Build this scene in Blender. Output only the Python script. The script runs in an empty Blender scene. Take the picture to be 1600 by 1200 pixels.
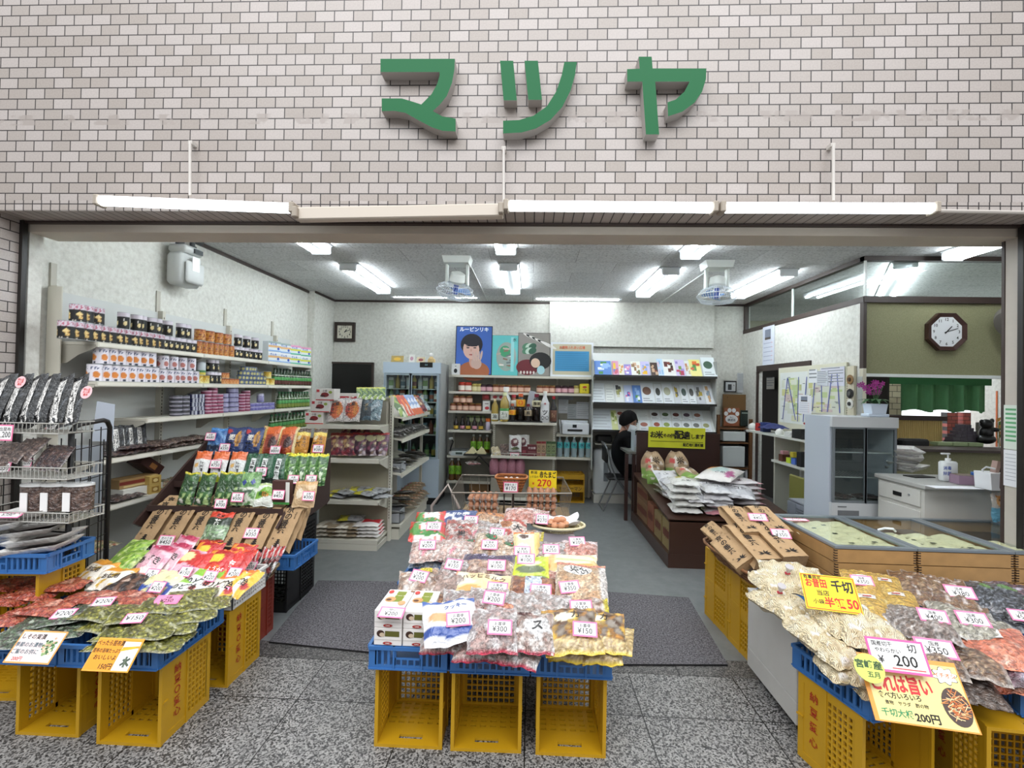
import bpy,math,random,bmesh
from mathutils import Matrix,Vector,noise
SC=bpy.context.scene
COL=SC.collection
PI=math.pi
MT=Matrix.Translation
MR=Matrix.Rotation
R=math.radians
# ------------------------------------------------------------------ camera
F_PX=720.0
CAM=Vector((0.0,0.0,1.65))
def _cam_axes(th=2.4,ph=0.75,rh=1.1):
 t,p,r=R(th),R(ph),R(rh)
 F=Vector((-math.sin(t)*math.cos(p),math.cos(t)*math.cos(p),math.sin(p)))
 X=Vector((math.cos(t),math.sin(t),0));U=X.cross(F)
 return F,X*math.cos(r)+U*math.sin(r),U*math.cos(r)-X*math.sin(r)
CF,CX,CU=_cam_axes()
cd=bpy.data.cameras.new('camera');cd.sensor_width=36;cd.lens=F_PX/1600*36;cd.clip_start=0.05
cam=bpy.data.objects.new('camera',cd);COL.objects.link(cam)
cam.matrix_world=Matrix(((CX.x,CU.x,-CF.x,CAM.x),(CX.y,CU.y,-CF.y,CAM.y),(CX.z,CU.z,-CF.z,CAM.z),(0,0,0,1)))
SC.camera=cam
# ------------------------------------------------------------------ world, exposure
SC.view_settings.view_transform='Standard'
SC.view_settings.look='None'
SC.view_settings.gamma=1
SC.view_settings.exposure=0.45
w=bpy.data.worlds.new('arcade_daylight');SC.world=w;w.use_nodes=True
wn=w.node_tree;bg=wn.nodes['Background']
bg.inputs[1].default_value=1.0
_tc=wn.nodes.new('ShaderNodeTexCoord');_sp=wn.nodes.new('ShaderNodeSeparateXYZ');_cr=wn.nodes.new('ShaderNodeValToRGB');_mr=wn.nodes.new('ShaderNodeMapRange')
_mr.inputs[1].default_value=-1;_mr.inputs[2].default_value=1
for _p,_v in((0.3,0.07),(0.5,0.26),(0.62,0.62),(0.9,0.95)):
 _e=_cr.color_ramp.elements.new(_p);_e.color=(_v*0.94,_v*0.97,_v,1)
_cr.color_ramp.elements.remove(_cr.color_ramp.elements[0]);_cr.color_ramp.elements.remove(_cr.color_ramp.elements[-1])
wn.links.new(_tc.outputs['Generated'],_sp.inputs[0]);wn.links.new(_sp.outputs[2],_mr.inputs[0]);wn.links.new(_mr.outputs[0],_cr.inputs[0]);wn.links.new(_cr.outputs[0],bg.inputs[0])
def area(name,loc,rot,sx,sy,power,col=(1,1,1)):
 l=bpy.data.lights.new(name,'AREA');l.shape='RECTANGLE';l.size=sx;l.size_y=sy;l.energy=power;l.color=col
 o=bpy.data.objects.new(name,l);COL.objects.link(o);o.location=loc;o.rotation_euler=rot
 return o
area('arcade_skylight',(0,-1.5,6.5),(R(20),0,0),9,4,420,(0.95,0.97,1.0))
TUBE_EMIT=24.0
# ------------------------------------------------------------------ pixel helpers: a ray of the photograph met with a real plane
def P(px,py,x=None,y=None,z=None):
 v=CF+CX*((px-800)/F_PX)+CU*((600-py)/F_PX)
 s=x/v.x if x is not None else y/v.y if y is not None else(z-CAM.z)/v.z
 return CAM+v*s
def PS(px,py,zf):
 z=0.5
 for _ in range(30):
  p=P(px,py,z=z);z=0.5*z+0.5*zf(p.x,p.y)
 return P(px,py,z=z)
def Yof(px,x,z):
 a,b=1.5,9.0
 def c(y):
  d=Vector((x,y,z))-CAM
  return 800+F_PX*d.dot(CX)/d.dot(CF)-px
 s=c(a)>0
 for _ in range(40):
  m=(a+b)/2
  if(c(m)>0)==s:a=m
  else:b=m
 return(a+b)/2
 # ------------------------------------------------------------------ colours and materials
def lin(c):return c/12.92 if c<=0.04045 else((c+0.055)/1.055)**2.4
def H(h,a=1.0):
 h=h.lstrip('#');return tuple(lin(int(h[i:i+2],16)/255)for i in(0,2,4))+(a,)
_mc={}
def nt(name):
 m=bpy.data.materials.new(name);m.use_nodes=True
 return m,m.node_tree,m.node_tree.nodes['Principled BSDF']
def M(col,rough=0.5,metal=0.0,coat=0.0,emit=0.0,alpha=1.0,spec=0.5,bump=0.0,bscale=200,vary=0.0,vscale=6,trans=0.0):
 key=(col,rough,metal,coat,emit,alpha,spec,bump,bscale,vary,vscale,trans)
 if key in _mc:return _mc[key]
 m,t,b=nt('mat_'+col.strip('#'));n,l=t.nodes,t.links
 c=H(col)
 b.inputs['Base Color'].default_value=c;b.inputs['Roughness'].default_value=rough
 b.inputs['Metallic'].default_value=metal;b.inputs['Coat Weight'].default_value=coat
 b.inputs['Coat Roughness'].default_value=0.08;b.inputs['Specular IOR Level'].default_value=spec
 b.inputs['Alpha'].default_value=alpha;b.inputs['Transmission Weight'].default_value=trans
 if emit:b.inputs['Emission Color'].default_value=c;b.inputs['Emission Strength'].default_value=emit
 if bump or vary:
  tc=n.new('ShaderNodeTexCoord')
  if bump:
   x=n.new('ShaderNodeTexNoise');x.inputs['Scale'].default_value=bscale;x.inputs['Detail'].default_value=3
   bp=n.new('ShaderNodeBump');bp.inputs['Strength'].default_value=bump;bp.inputs['Distance'].default_value=0.004
   l.new(tc.outputs['Object'],x.inputs['Vector']);l.new(x.outputs['Fac'],bp.inputs['Height']);l.new(bp.outputs['Normal'],b.inputs['Normal'])
  if vary:
   x=n.new('ShaderNodeTexNoise');x.inputs['Scale'].default_value=vscale;x.inputs['Detail'].default_value=5
   mx=n.new('ShaderNodeMix');mx.data_type='RGBA'
   mx.inputs[6].default_value=tuple(v*(1-vary)for v in c[:3])+(1,);mx.inputs[7].default_value=tuple(min(1,v*(1+vary))for v in c[:3])+(1,)
   l.new(tc.outputs['Object'],x.inputs['Vector']);l.new(x.outputs['Fac'],mx.inputs[0]);l.new(mx.outputs[2],b.inputs['Base Color'])
 _mc[key]=m;return m
def printed(name,rough,coat,bump,bscale,dist=0.004):
 m,t,b=nt(name);n,l=t.nodes,t.links
 a=n.new('ShaderNodeAttribute');a.attribute_name='Col';l.new(a.outputs['Color'],b.inputs['Base Color'])
 b.inputs['Roughness'].default_value=rough;b.inputs['Coat Weight'].default_value=coat;b.inputs['Coat Roughness'].default_value=0.1
 if bump:
  tc=n.new('ShaderNodeTexCoord');x=n.new('ShaderNodeTexNoise');x.inputs['Scale'].default_value=bscale;x.inputs['Detail'].default_value=3;x.inputs['Distortion'].default_value=1.2
  bp=n.new('ShaderNodeBump');bp.inputs['Strength'].default_value=bump;bp.inputs['Distance'].default_value=dist
  l.new(tc.outputs['Object'],x.inputs['Vector']);l.new(x.outputs['Fac'],bp.inputs['Height'])
  l.new(bp.outputs['Normal'],b.inputs['Normal']);l.new(bp.outputs['Normal'],b.inputs['Coat Normal'])
 return m
FILM=printed('printed_film',0.42,0.8,0.9,26,0.012)
CLEAR=printed('clear_film_over_food',0.45,1.0,1.0,38,0.02)
def bits(m,scale,lo,hi,strand=False):
 t=m.node_tree;n,l=t.nodes,t.links;b=n['Principled BSDF'];src=b.inputs['Base Color'].links[0].from_socket
 tc=n.new('ShaderNodeTexCoord')
 if strand:
  v=n.new('ShaderNodeTexWave');v.inputs['Scale'].default_value=scale;v.inputs['Distortion'].default_value=16;v.inputs['Detail'].default_value=2;v.inputs['Detail Scale'].default_value=0.6;fac=v.outputs['Fac']
 else:v=n.new('ShaderNodeTexVoronoi');v.inputs['Scale'].default_value=scale;s=n.new('ShaderNodeSeparateColor');l.new(v.outputs['Color'],s.inputs[0]);fac=s.outputs[0]
 l.new(tc.outputs['Object'],v.inputs['Vector'])
 r=n.new('ShaderNodeMapRange');r.inputs[3].default_value=lo;r.inputs[4].default_value=hi;l.new(fac,r.inputs[0])
 k=n.new('ShaderNodeVectorMath');k.operation='SCALE';l.new(src,k.inputs[0]);l.new(r.outputs[0],k.inputs['Scale']);l.new(k.outputs[0],b.inputs['Base Color'])
bits(CLEAR,110,0.5,1.22)
STRAND=printed('clear_film_over_noodles',0.5,0.7,0.9,45,0.014);bits(STRAND,60,0.42,1.2,True)
PAPER=printed('printed_paper',0.75,0.0,0.25,60,0.004)
CARD=printed('printed_card',0.55,0.15,0.0,60)
KRAFT=printed('kraft_paper',0.8,0.0,0.6,22,0.01)
def glass(name='clear_glass',alpha=0.12,tint='#cfd8d6',rough=0.02):
 m,t,b=nt(name);n,l=t.nodes,t.links
 out=n['Material Output'];tr=n.new('ShaderNodeBsdfTransparent');gl=n.new('ShaderNodeBsdfGlossy');mx=n.new('ShaderNodeMixShader')
 gl.inputs['Roughness'].default_value=rough;gl.inputs['Color'].default_value=(0.9,0.93,0.95,1)
 tr.inputs['Color'].default_value=H(tint)
 fr=n.new('ShaderNodeLayerWeight');fr.inputs[0].default_value=0.5
 pw=n.new('ShaderNodeMath');pw.operation='POWER';pw.inputs[1].default_value=4.0;l.new(fr.outputs['Facing'],pw.inputs[0])
 ad=n.new('ShaderNodeMath');ad.operation='MULTIPLY_ADD';ad.use_clamp=True;ad.inputs[1].default_value=0.4;ad.inputs[2].default_value=alpha
 l.new(pw.outputs[0],ad.inputs[0]);l.new(ad.outputs[0],mx.inputs[0]);l.new(tr.outputs[0],mx.inputs[1]);l.new(gl.outputs[0],mx.inputs[2]);l.new(mx.outputs[0],out.inputs[0])
 return m
GLASS=glass(alpha=0.03,tint='#f3f7f5')
# ------------------------------------------------------------------ text meshes
_tx={}
def text_mesh(s,bold=0.012):
 k=(s,bold)
 if k not in _tx:
  cu=bpy.data.curves.new('t','FONT');cu.body=s;cu.size=1;cu.align_x='CENTER';cu.align_y='CENTER';cu.resolution_u=2;cu.offset=bold
  o=bpy.data.objects.new('t',cu);COL.objects.link(o)
  dg=bpy.context.evaluated_depsgraph_get();me=bpy.data.meshes.new_from_object(o.evaluated_get(dg))
  vs=[(v.co.x,v.co.y)for v in me.vertices];fs=[tuple(p.vertices)for p in me.polygons]
  bpy.data.objects.remove(o);bpy.data.meshes.remove(me);bpy.data.curves.remove(cu)
  _tx[k]=(vs,fs)
 return _tx[k]
 # ------------------------------------------------------------------ mesh builder
class B:
 def __init__(s):s.V=[];s.F=[];s.I=[];s.C=[];s.usecol=False
 def add(s,vs,fs,m=0,T=None,col=None):
  o=len(s.V)
  if T is not None:vs=[T@Vector(v)for v in vs]
  s.V+=[tuple(v)for v in vs];s.F+=[tuple(i+o for i in f)for f in fs];s.I+=[m]*len(fs)
  if col is None:s.C+=[(0.8,0.8,0.8,1)]*len(vs)
  elif isinstance(col,list):s.C+=col;s.usecol=True
  else:s.C+=[col]*len(vs);s.usecol=True
  return s
 def box(s,x0,y0,z0,x1,y1,z1,m=0,T=None,col=None,bev=0.0):
  if x0>x1:x0,x1=x1,x0
  if y0>y1:y0,y1=y1,y0
  if z0>z1:z0,z1=z1,z0
  if bev<=0:
   v=[(x0,y0,z0),(x1,y0,z0),(x1,y1,z0),(x0,y1,z0),(x0,y0,z1),(x1,y0,z1),(x1,y1,z1),(x0,y1,z1)]
   return s.add(v,[(0,3,2,1),(4,5,6,7),(0,1,5,4),(1,2,6,5),(2,3,7,6),(3,0,4,7)],m,T,col)
  b=min(bev,(x1-x0)/2.01,(y1-y0)/2.01,(z1-z0)/2.01)
  v=[]
  for(z,i)in((z0,b),(z0+b,0),(z1-b,0),(z1,b)):
   v+=[(x0+i+(0 if i else b),y0+i,z),(x1-i-(0 if i else b),y0+i,z),(x1-i,y0+i+(0 if i else b),z),(x1-i,y1-i-(0 if i else b),z),(x1-i-(0 if i else b),y1-i,z),(x0+i+(0 if i else b),y1-i,z),(x0+i,y1-i-(0 if i else b),z),(x0+i,y0+i+(0 if i else b),z)]
  f=[tuple(reversed(range(8))),tuple(range(24,32))]
  for k in range(3):
   for j in range(8):f.append((k*8+j,k*8+(j+1)%8,k*8+8+(j+1)%8,k*8+8+j))
  return s.add(v,f,m,T,col)
 def cyl(s,p0,p1,r,n=12,m=0,r1=None,T=None,col=None):
  p0,p1=Vector(p0),Vector(p1);d=p1-p0;r1=r if r1 is None else r1
  q=d.to_track_quat('Z','Y').to_matrix()if d.length>1e-9 else Matrix.Identity(3)
  v=[p0+q@Vector((r*math.cos(2*PI*i/n),r*math.sin(2*PI*i/n),0))for i in range(n)]+[p1+q@Vector((r1*math.cos(2*PI*i/n),r1*math.sin(2*PI*i/n),0))for i in range(n)]
  f=[tuple(reversed(range(n))),tuple(range(n,2*n))]+[(i,(i+1)%n,n+(i+1)%n,n+i)for i in range(n)]
  return s.add(v,f,m,T,col)
 def lathe(s,prof,n=16,m=0,T=None,col=None,cols=None):
  v=[];f=[];cc=[]
  for k,(r,z)in enumerate(prof):
   v+=[(r*math.cos(2*PI*i/n),r*math.sin(2*PI*i/n),z)for i in range(n)]
   if cols:cc+=[cols[k]]*n
  for k in range(len(prof)-1):f+=[(k*n+i,k*n+(i+1)%n,(k+1)*n+(i+1)%n,(k+1)*n+i)for i in range(n)]
  f.append(tuple(reversed(range(n))));f.append(tuple(range((len(prof)-1)*n,len(prof)*n)))
  return s.add(v,f,m,T,cc if cols else col)
 def tube(s,pts,r,n=6,m=0,closed=False,T=None,col=None):
  pts=[Vector(p)for p in pts];N=len(pts);v=[];f=[]
  up=None
  for i,p in enumerate(pts):
   a=pts[(i-1)%N]if(i>0 or closed)else p;b=pts[(i+1)%N]if(i<N-1 or closed)else p
   t=(b-a).normalized()
   if up is None:up=t.orthogonal().normalized()
   up=(up-t*up.dot(t));up=up.normalized()if up.length>1e-6 else t.orthogonal().normalized()
   w_=t.cross(up);rr=r[i]if isinstance(r,(list,tuple))else r
   v+=[p+(up*math.cos(2*PI*k/n)+w_*math.sin(2*PI*k/n))*rr for k in range(n)]
  for i in range(N if closed else N-1):
   j=(i+1)%N;f+=[(i*n+k,i*n+(k+1)%n,j*n+(k+1)%n,j*n+k)for k in range(n)]
  if not closed:f+=[tuple(reversed(range(n))),tuple(range((N-1)*n,N*n))]
  return s.add(v,f,m,T,col)
 def prism(s,poly,d0,d1,T=None,m=0,ms=None,col=None,colside=None):
  n=len(poly);v=[(x,y,d0)for x,y in poly]+[(x,y,d1)for x,y in poly]
  s.add(v,[tuple(reversed(range(n))),tuple(range(n,2*n))],m,T,col)
  s.add(v,[(i,(i+1)%n,n+(i+1)%n,n+i)for i in range(n)],m if ms is None else ms,T,colside or col);return s
 def grid(s,fn,nu,nv,m=0,T=None,colfn=None,flip=False):
  v=[];c=[]
  for j in range(nv+1):
   for i in range(nu+1):
    v.append(fn(i/nu,j/nv))
    if colfn:c.append(colfn(i/nu,j/nv))
  f=[(j*(nu+1)+i,j*(nu+1)+i+1,(j+1)*(nu+1)+i+1,(j+1)*(nu+1)+i)for j in range(nv)for i in range(nu)]
  if flip:f=[tuple(reversed(q))for q in f]
  return s.add(v,f,m,T,c if colfn else None)
 def text(s,st,size,T,m=0,col=None,bold=0.012,sx=1.0,fit=None):
  vs,fs=text_mesh(st,bold)
  if fit and vs:
   wd=(max(v[0]for v in vs)-min(v[0]for v in vs))*size
   sx=min(sx,fit/max(wd,1e-6))
  return s.add([(x*size*sx,y*size,0)for x,y in vs],fs,m,T,col)
 def out(s,name,mats,parent=None,smooth=35,loc=None,rot=None,scale=None):
  me=bpy.data.meshes.new(name);me.from_pydata(s.V,[],s.F)
  if not isinstance(mats,(list,tuple)):mats=[mats]
  for x in mats:me.materials.append(x)
  me.polygons.foreach_set('material_index',s.I)
  if s.usecol:
   a=me.color_attributes.new('Col','FLOAT_COLOR','POINT');a.data.foreach_set('color',[q for c in s.C for q in c])
  if smooth:
   me.polygons.foreach_set('use_smooth',[True]*len(me.polygons));me.set_sharp_from_angle(angle=R(smooth))
  me.update()
  o=bpy.data.objects.new(name,me);COL.objects.link(o)
  if parent is not None:o.parent=parent
  if loc is not None:o.location=loc
  if rot is not None:o.rotation_euler=rot
  if scale is not None:o.scale=scale
  return o
def tag(o,label,cat,group=None,kind=None):
 o['label']=label;o['category']=cat
 if group:o['group']=group
 if kind:o['kind']=kind
 return o
def thing(name,label,cat,loc=(0,0,0),rot=(0,0,0),group=None):
 o=bpy.data.objects.new(name,None);COL.objects.link(o);o.location=loc;o.rotation_euler=rot
 o.empty_display_size=0.1
 return tag(o,label,cat,group)
def struct(b,name,mats,**k):
 o=b.out(name,mats,**k)if isinstance(b,B)else b
 o['kind']='structure';return o
def dup(root,loc=None,rot=None,label=None,group=None,scale=None):
 r=root.copy();COL.objects.link(r);r.parent=root.parent
 if loc is not None:r.location=loc
 if rot is not None:r.rotation_euler=rot
 if scale is not None:r.scale=scale
 if label:r['label']=label
 if group:r['group']=group
 for ch in list(root.children):
  c=ch.copy();COL.objects.link(c);c.parent=r
  for g in list(ch.children):
   d=g.copy();COL.objects.link(d);d.parent=c
 return r
def TR(loc=(0,0,0),rx=0,ry=0,rz=0,s=1):
 return Matrix.Translation(loc)@Matrix.Rotation(rz,4,'Z')@Matrix.Rotation(ry,4,'Y')@Matrix.Rotation(rx,4,'X')@Matrix.Scale(s,4)
FRONT=Matrix.Rotation(PI/2,4,'X')
ORD=['first','second','third','fourth','fifth','sixth','seventh','eighth','ninth','tenth','eleventh','twelfth','thirteenth','fourteenth','fifteenth','sixteenth','seventeenth','eighteenth','nineteenth','twentieth']+['twenty-'+x for x in('first','second','third','fourth','fifth','sixth','seventh','eighth','ninth')]+['thirtieth']
# ========== the setting
LX,RX,BY,CH=-3.3,3.28,7.3,3.05
FY,OY=2.6,2.76
LZ=2.66
def brick_mat(name,bw,bh,axes='xz',stain=None,c1='#b4aba6',c2='#a1978f',off=0.5):
 m,t,b=nt(name);n,l=t.nodes,t.links
 tc=n.new('ShaderNodeTexCoord');sp=n.new('ShaderNodeSeparateXYZ');cb=n.new('ShaderNodeCombineXYZ')
 l.new(tc.outputs['Object'],sp.inputs[0])
 l.new(sp.outputs['xyz'.index(axes[0])],cb.inputs[0]);l.new(sp.outputs['xyz'.index(axes[1])],cb.inputs[1])
 br=n.new('ShaderNodeTexBrick');br.offset=off;br.inputs['Scale'].default_value=1;br.inputs['Brick Width'].default_value=bw;br.inputs['Row Height'].default_value=bh
 br.inputs['Mortar Size'].default_value=0.0032;br.inputs['Mortar Smooth'].default_value=0.15;br.inputs['Bias'].default_value=0
 br.inputs['Color1'].default_value=H(c1);br.inputs['Color2'].default_value=H(c2);br.inputs['Mortar'].default_value=H('#2b2524')
 l.new(cb.outputs[0],br.inputs['Vector'])
 ns=n.new('ShaderNodeTexNoise');ns.inputs['Scale'].default_value=120;ns.inputs['Detail'].default_value=4;l.new(tc.outputs['Object'],ns.inputs['Vector'])
 mr=n.new('ShaderNodeMapRange');mr.inputs[1].default_value=0.3;mr.inputs[2].default_value=0.7;mr.inputs[3].default_value=0.9;mr.inputs[4].default_value=1.06;l.new(ns.outputs['Fac'],mr.inputs[0])
 mu=n.new('ShaderNodeVectorMath');mu.operation='SCALE';l.new(br.outputs['Color'],mu.inputs[0]);l.new(mr.outputs[0],mu.inputs['Scale'])
 src=mu.outputs[0]
 if stain is not None:
  z0,z1=stain
  g=n.new('ShaderNodeMath');g.operation='GREATER_THAN';g.inputs[1].default_value=z0;l.new(sp.outputs[2],g.inputs[0])
  h=n.new('ShaderNodeMath');h.operation='LESS_THAN';h.inputs[1].default_value=z1;l.new(sp.outputs[2],h.inputs[0])
  n2=n.new('ShaderNodeTexNoise');n2.inputs['Scale'].default_value=14;n2.inputs['Detail'].default_value=5;l.new(tc.outputs['Object'],n2.inputs['Vector'])
  th=n.new('ShaderNodeMapRange');th.inputs[1].default_value=0.5;th.inputs[2].default_value=0.6;th.inputs[4].default_value=0.8;l.new(n2.outputs['Fac'],th.inputs[0])
  a1=n.new('ShaderNodeMath');a1.operation='MULTIPLY';l.new(g.outputs[0],a1.inputs[0]);l.new(h.outputs[0],a1.inputs[1])
  a2=n.new('ShaderNodeMath');a2.operation='MULTIPLY';l.new(a1.outputs[0],a2.inputs[0]);l.new(th.outputs[0],a2.inputs[1])
  mx=n.new('ShaderNodeMix');mx.data_type='RGBA';mx.inputs[7].default_value=H('#9d938c');l.new(a2.outputs[0],mx.inputs[0]);l.new(src,mx.inputs[6]);src=mx.outputs[2]
 l.new(src,b.inputs['Base Color']);b.inputs['Roughness'].default_value=0.45
 bp=n.new('ShaderNodeBump');bp.inputs['Strength'].default_value=0.5;bp.inputs['Distance'].default_value=0.004;bp.invert=True
 l.new(br.outputs['Fac'],bp.inputs['Height']);l.new(bp.outputs['Normal'],b.inputs['Normal'])
 return m
def speckle(name,cols,scale,rough=0.5,bump=0.2,joints=None,vor=False):
 m,t,b=nt(name);n,l=t.nodes,t.links
 tc=n.new('ShaderNodeTexCoord')
 if vor:
  x=n.new('ShaderNodeTexVoronoi');x.inputs['Scale'].default_value=scale;src=x.outputs['Color'];l.new(tc.outputs['Object'],x.inputs['Vector'])
  sx=n.new('ShaderNodeSeparateColor');l.new(src,sx.inputs[0]);fac=sx.outputs[0]
 else:
  x=n.new('ShaderNodeTexNoise');x.inputs['Scale'].default_value=scale;x.inputs['Detail'].default_value=4;x.inputs['Roughness'].default_value=0.7;l.new(tc.outputs['Object'],x.inputs['Vector']);fac=x.outputs['Fac']
 cr=n.new('ShaderNodeValToRGB');e=cr.color_ramp.elements
 while len(e)<len(cols):e.new(0.5)
 for k,(p,c)in enumerate(cols):e[k].position=p;e[k].color=H(c)
 l.new(fac,cr.inputs[0]);src=cr.outputs[0]
 if joints:
  br=n.new('ShaderNodeTexBrick');br.offset=joints[2];br.inputs['Scale'].default_value=1;br.inputs['Brick Width'].default_value=joints[0];br.inputs['Row Height'].default_value=joints[1]
  br.inputs['Mortar Size'].default_value=joints[3];br.inputs['Mortar Smooth'].default_value=0.1
  br.inputs['Color1'].default_value=(1,1,1,1);br.inputs['Color2'].default_value=(0.86,0.86,0.87,1);br.inputs['Mortar'].default_value=H(joints[4])
  l.new(tc.outputs['Object'],br.inputs['Vector'])
  mu=n.new('ShaderNodeMix');mu.data_type='RGBA';mu.blend_type='MULTIPLY';mu.inputs[0].default_value=1;l.new(src,mu.inputs[6]);l.new(br.outputs['Color'],mu.inputs[7]);src=mu.outputs[2]
 l.new(src,b.inputs['Base Color']);b.inputs['Roughness'].default_value=rough
 if bump:
  bp=n.new('ShaderNodeBump');bp.inputs['Strength'].default_value=bump;bp.inputs['Distance'].default_value=0.003
  l.new(fac,bp.inputs['Height']);l.new(bp.outputs['Normal'],b.inputs['Normal'])
 return m
WALLM=speckle('wallpaper',[(0.3,'#c3c2ba'),(0.5,'#d3d2ca'),(0.7,'#dedfd8')],26,0.8,0.35)
OLIVE=speckle('olive_wallpaper',[(0.3,'#7e7c5c'),(0.7,'#93916f')],90,0.8,0.4)
CEILM=speckle('acoustic_ceiling_board',[(0.36,'#a9aaaa'),(0.47,'#cfd0cf'),(0.62,'#dcdddc')],45,0.85,0.5,joints=(0.91,0.455,0.5,0.002,'#8b8b8a'))
GRANITE=speckle('granite_paving',[(0.0,'#2b2b2b'),(0.33,'#4a4948'),(0.42,'#817f7d'),(0.75,'#a19f9b'),(0.92,'#6a6866')],140,0.5,0.0,joints=(0.6,0.6,0.0,0.003,'#3a3a3a'),vor=True)
GRANITE2=speckle('granite_threshold',[(0.0,'#2e2e2e'),(0.5,'#4c4b49'),(0.8,'#7d7a77')],150,0.5,0.0,joints=(0.9,2,0.0,0.003,'#222222'),vor=True)
VINYL=speckle('grey_vinyl_floor',[(0.3,'#686b6b'),(0.7,'#787b7b')],8,0.42,0.02)
MATM=speckle('door_mat_pile',[(0.38,'#2a292b'),(0.6,'#757276')],90,0.95,0.9)
DARKTRIM=M('#3a2d28',0.5);BEIGE=M('#c6bbac',0.6,vary=0.08,vscale=9);BLACKF=M('#1b1714',0.45)
BRICK=brick_mat('facade_tiles',0.1125,0.0628,'xz',stain=(3.17,3.232))
BRICKS=brick_mat('side_tiles',0.1125,0.0628,'yz')
BRICKH=brick_mat('soffit_half_tiles',0.0562,0.5,'xy',off=0.0)
BRICKL=brick_mat('lower_course_half_tiles',0.0562,0.0628,'xz',off=0.0)
jl=P(36,345,y=OY).x;jr=P(1596,352,y=OY).x
b=B();b.box(-6,FY,LZ+0.062,6,FY+0.2,6.2);struct(b,'wall_facade',BRICK)
b=B();b.box(-6,FY,LZ+0.004,6,FY+0.1,LZ+0.0618);struct(b,'wall_facade_lower_course',BRICKL)
b=B();b.box(-6,FY+0.002,LZ,6,OY+0.02,LZ+0.0038);struct(b,'ceiling_soffit',BRICKH)
b=B();b.box(jl-1.5,FY-0.05,0,jl-0.012,OY,LZ-0.001);struct(b,'wall_pier_left',BRICKS)
b=B();b.box(jr+0.012,FY-0.05,0,jr+1.5,OY,LZ-0.001);struct(b,'wall_pier_right',BRICKS)
b=B();b.box(jl-0.01,OY-0.01,0,jl+0.012,OY+0.02,LZ-0.001);struct(b,'trim_1',BLACKF)
b=B();b.box(jr,OY-0.01,0,jr+0.03,OY+0.02,LZ-0.001);struct(b,'trim_2',BLACKF)
b=B();b.box(jl-0.01,OY-0.0,LZ-0.014,jr,OY+0.03,LZ-0.002);struct(b,'trim_3',DARKTRIM)
zb=P(800,372,y=2.86).z
b=B();b.box(jl,OY+0.031,zb,jr+1.2,2.98,CH);struct(b,'wall_beam',BEIGE)
pr=P(1593,500,y=2.785).x
b=B();b.box(pr,2.785,0,pr+0.12,2.865,zb-0.001);struct(b,'wall_post',M('#b3aca2',0.7,vary=0.07,vscale=14))
b=B();b.box(pr-0.004,2.867,0,pr+0.12,2.885,zb-0.001);struct(b,'trim_4',DARKTRIM)
b=B();b.box(-9,-4,-0.05,9,2.757,0);struct(b,'floor_paving',GRANITE)
b=B();b.box(-9,2.762,-0.05,9,2.93,0.0);struct(b,'floor_threshold',GRANITE2)
b=B();b.box(-3.6,2.933,-0.05,8,9.0,0.0);struct(b,'floor',VINYL)
b=B();b.box(LX-0.1,OY+0.04,0,LX,BY+0.1,CH);struct(b,'wall_left',WALLM)
b=B();b.box(LX,OY+0.04,0,jl+0.001,OY+0.12,LZ+0.3);struct(b,'wall_left_return',WALLM)
b=B();b.box(LX,6.62,0,-3.2,BY,CH-0.002);struct(b,'wall_pilaster',WALLM)
b=B();b.box(LX-0.1,BY,0,RX+0.1,BY+0.12,CH);struct(b,'wall_back',WALLM)
bx=P(859,500,y=7.2).x;bx2=P(1117,500,y=7.2).x;bz=P(1000,542,y=7.2).z
b=B();b.box(bx,7.22,bz,bx2,BY,CH-0.002);struct(b,'wall_back_panel',WALLM)
b=B();b.box(LX-0.1,OY+0.04,CH,8,9.0,CH+0.1);struct(b,'ceiling',CEILM)
b=B();b.box(LX,2.99,CH-0.035,LX+0.02,6.62,CH-0.001);struct(b,'trim_5',DARKTRIM)
b=B();b.box(-3.2,BY-0.02,CH-0.03,RX,BY,CH-0.001);struct(b,'trim_6',DARKTRIM)
b=B();b.box(-3.2,6.62,CH-0.03,-3.18,BY,CH-0.001);struct(b,'trim_7',DARKTRIM)
dl,dt=P(499,568,y=BY),P(582,568,y=BY)
b=B();b.box(dl.x,BY-0.03,0,dt.x,BY-0.005,dl.z);struct(b,'door_1',M('#0b0a09',0.3))
b=B();b.box(dl.x-0.03,BY-0.05,0,dl.x-0.001,BY,dl.z+0.03);b.box(dt.x+0.001,BY-0.05,0,dt.x+0.03,BY,dl.z+0.03);b.box(dl.x-0.03,BY-0.05,dl.z+0.001,dt.x+0.03,BY,dl.z+0.03);struct(b,'trim_8',DARKTRIM)
# --- partition room on the right
PY=4.72
zr=P(1335,465,x=RX,y=None)if False else P(1335,465,y=PY).z
PXR=6.4
b=B();b.box(RX,PY-0.02,CH-0.045,RX+0.06,BY,CH-0.001);struct(b,'trim_9',DARKTRIM)
b=B();b.box(RX,PY-0.025,CH-0.045,PXR,PY+0.04,CH-0.0015);struct(b,'trim_10',DARKTRIM)
b=B();b.box(RX-0.005,PY-0.02,zr-0.05,RX+0.06,BY,zr+0.01);struct(b,'trim_11',DARKTRIM)
b=B();b.box(RX,PY-0.03,zr-0.05,PXR,PY+0.05,zr+0.012);struct(b,'trim_12',DARKTRIM)
b=B();b.box(RX+0.02,PY+0.0,zr+0.013,RX+0.028,BY-0.02,CH-0.046);struct(b,'window_1',GLASS)
b=B();b.box(RX+0.02,PY-0.012,zr+0.013,PXR,PY-0.004,CH-0.046);struct(b,'window_2',GLASS)
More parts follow.
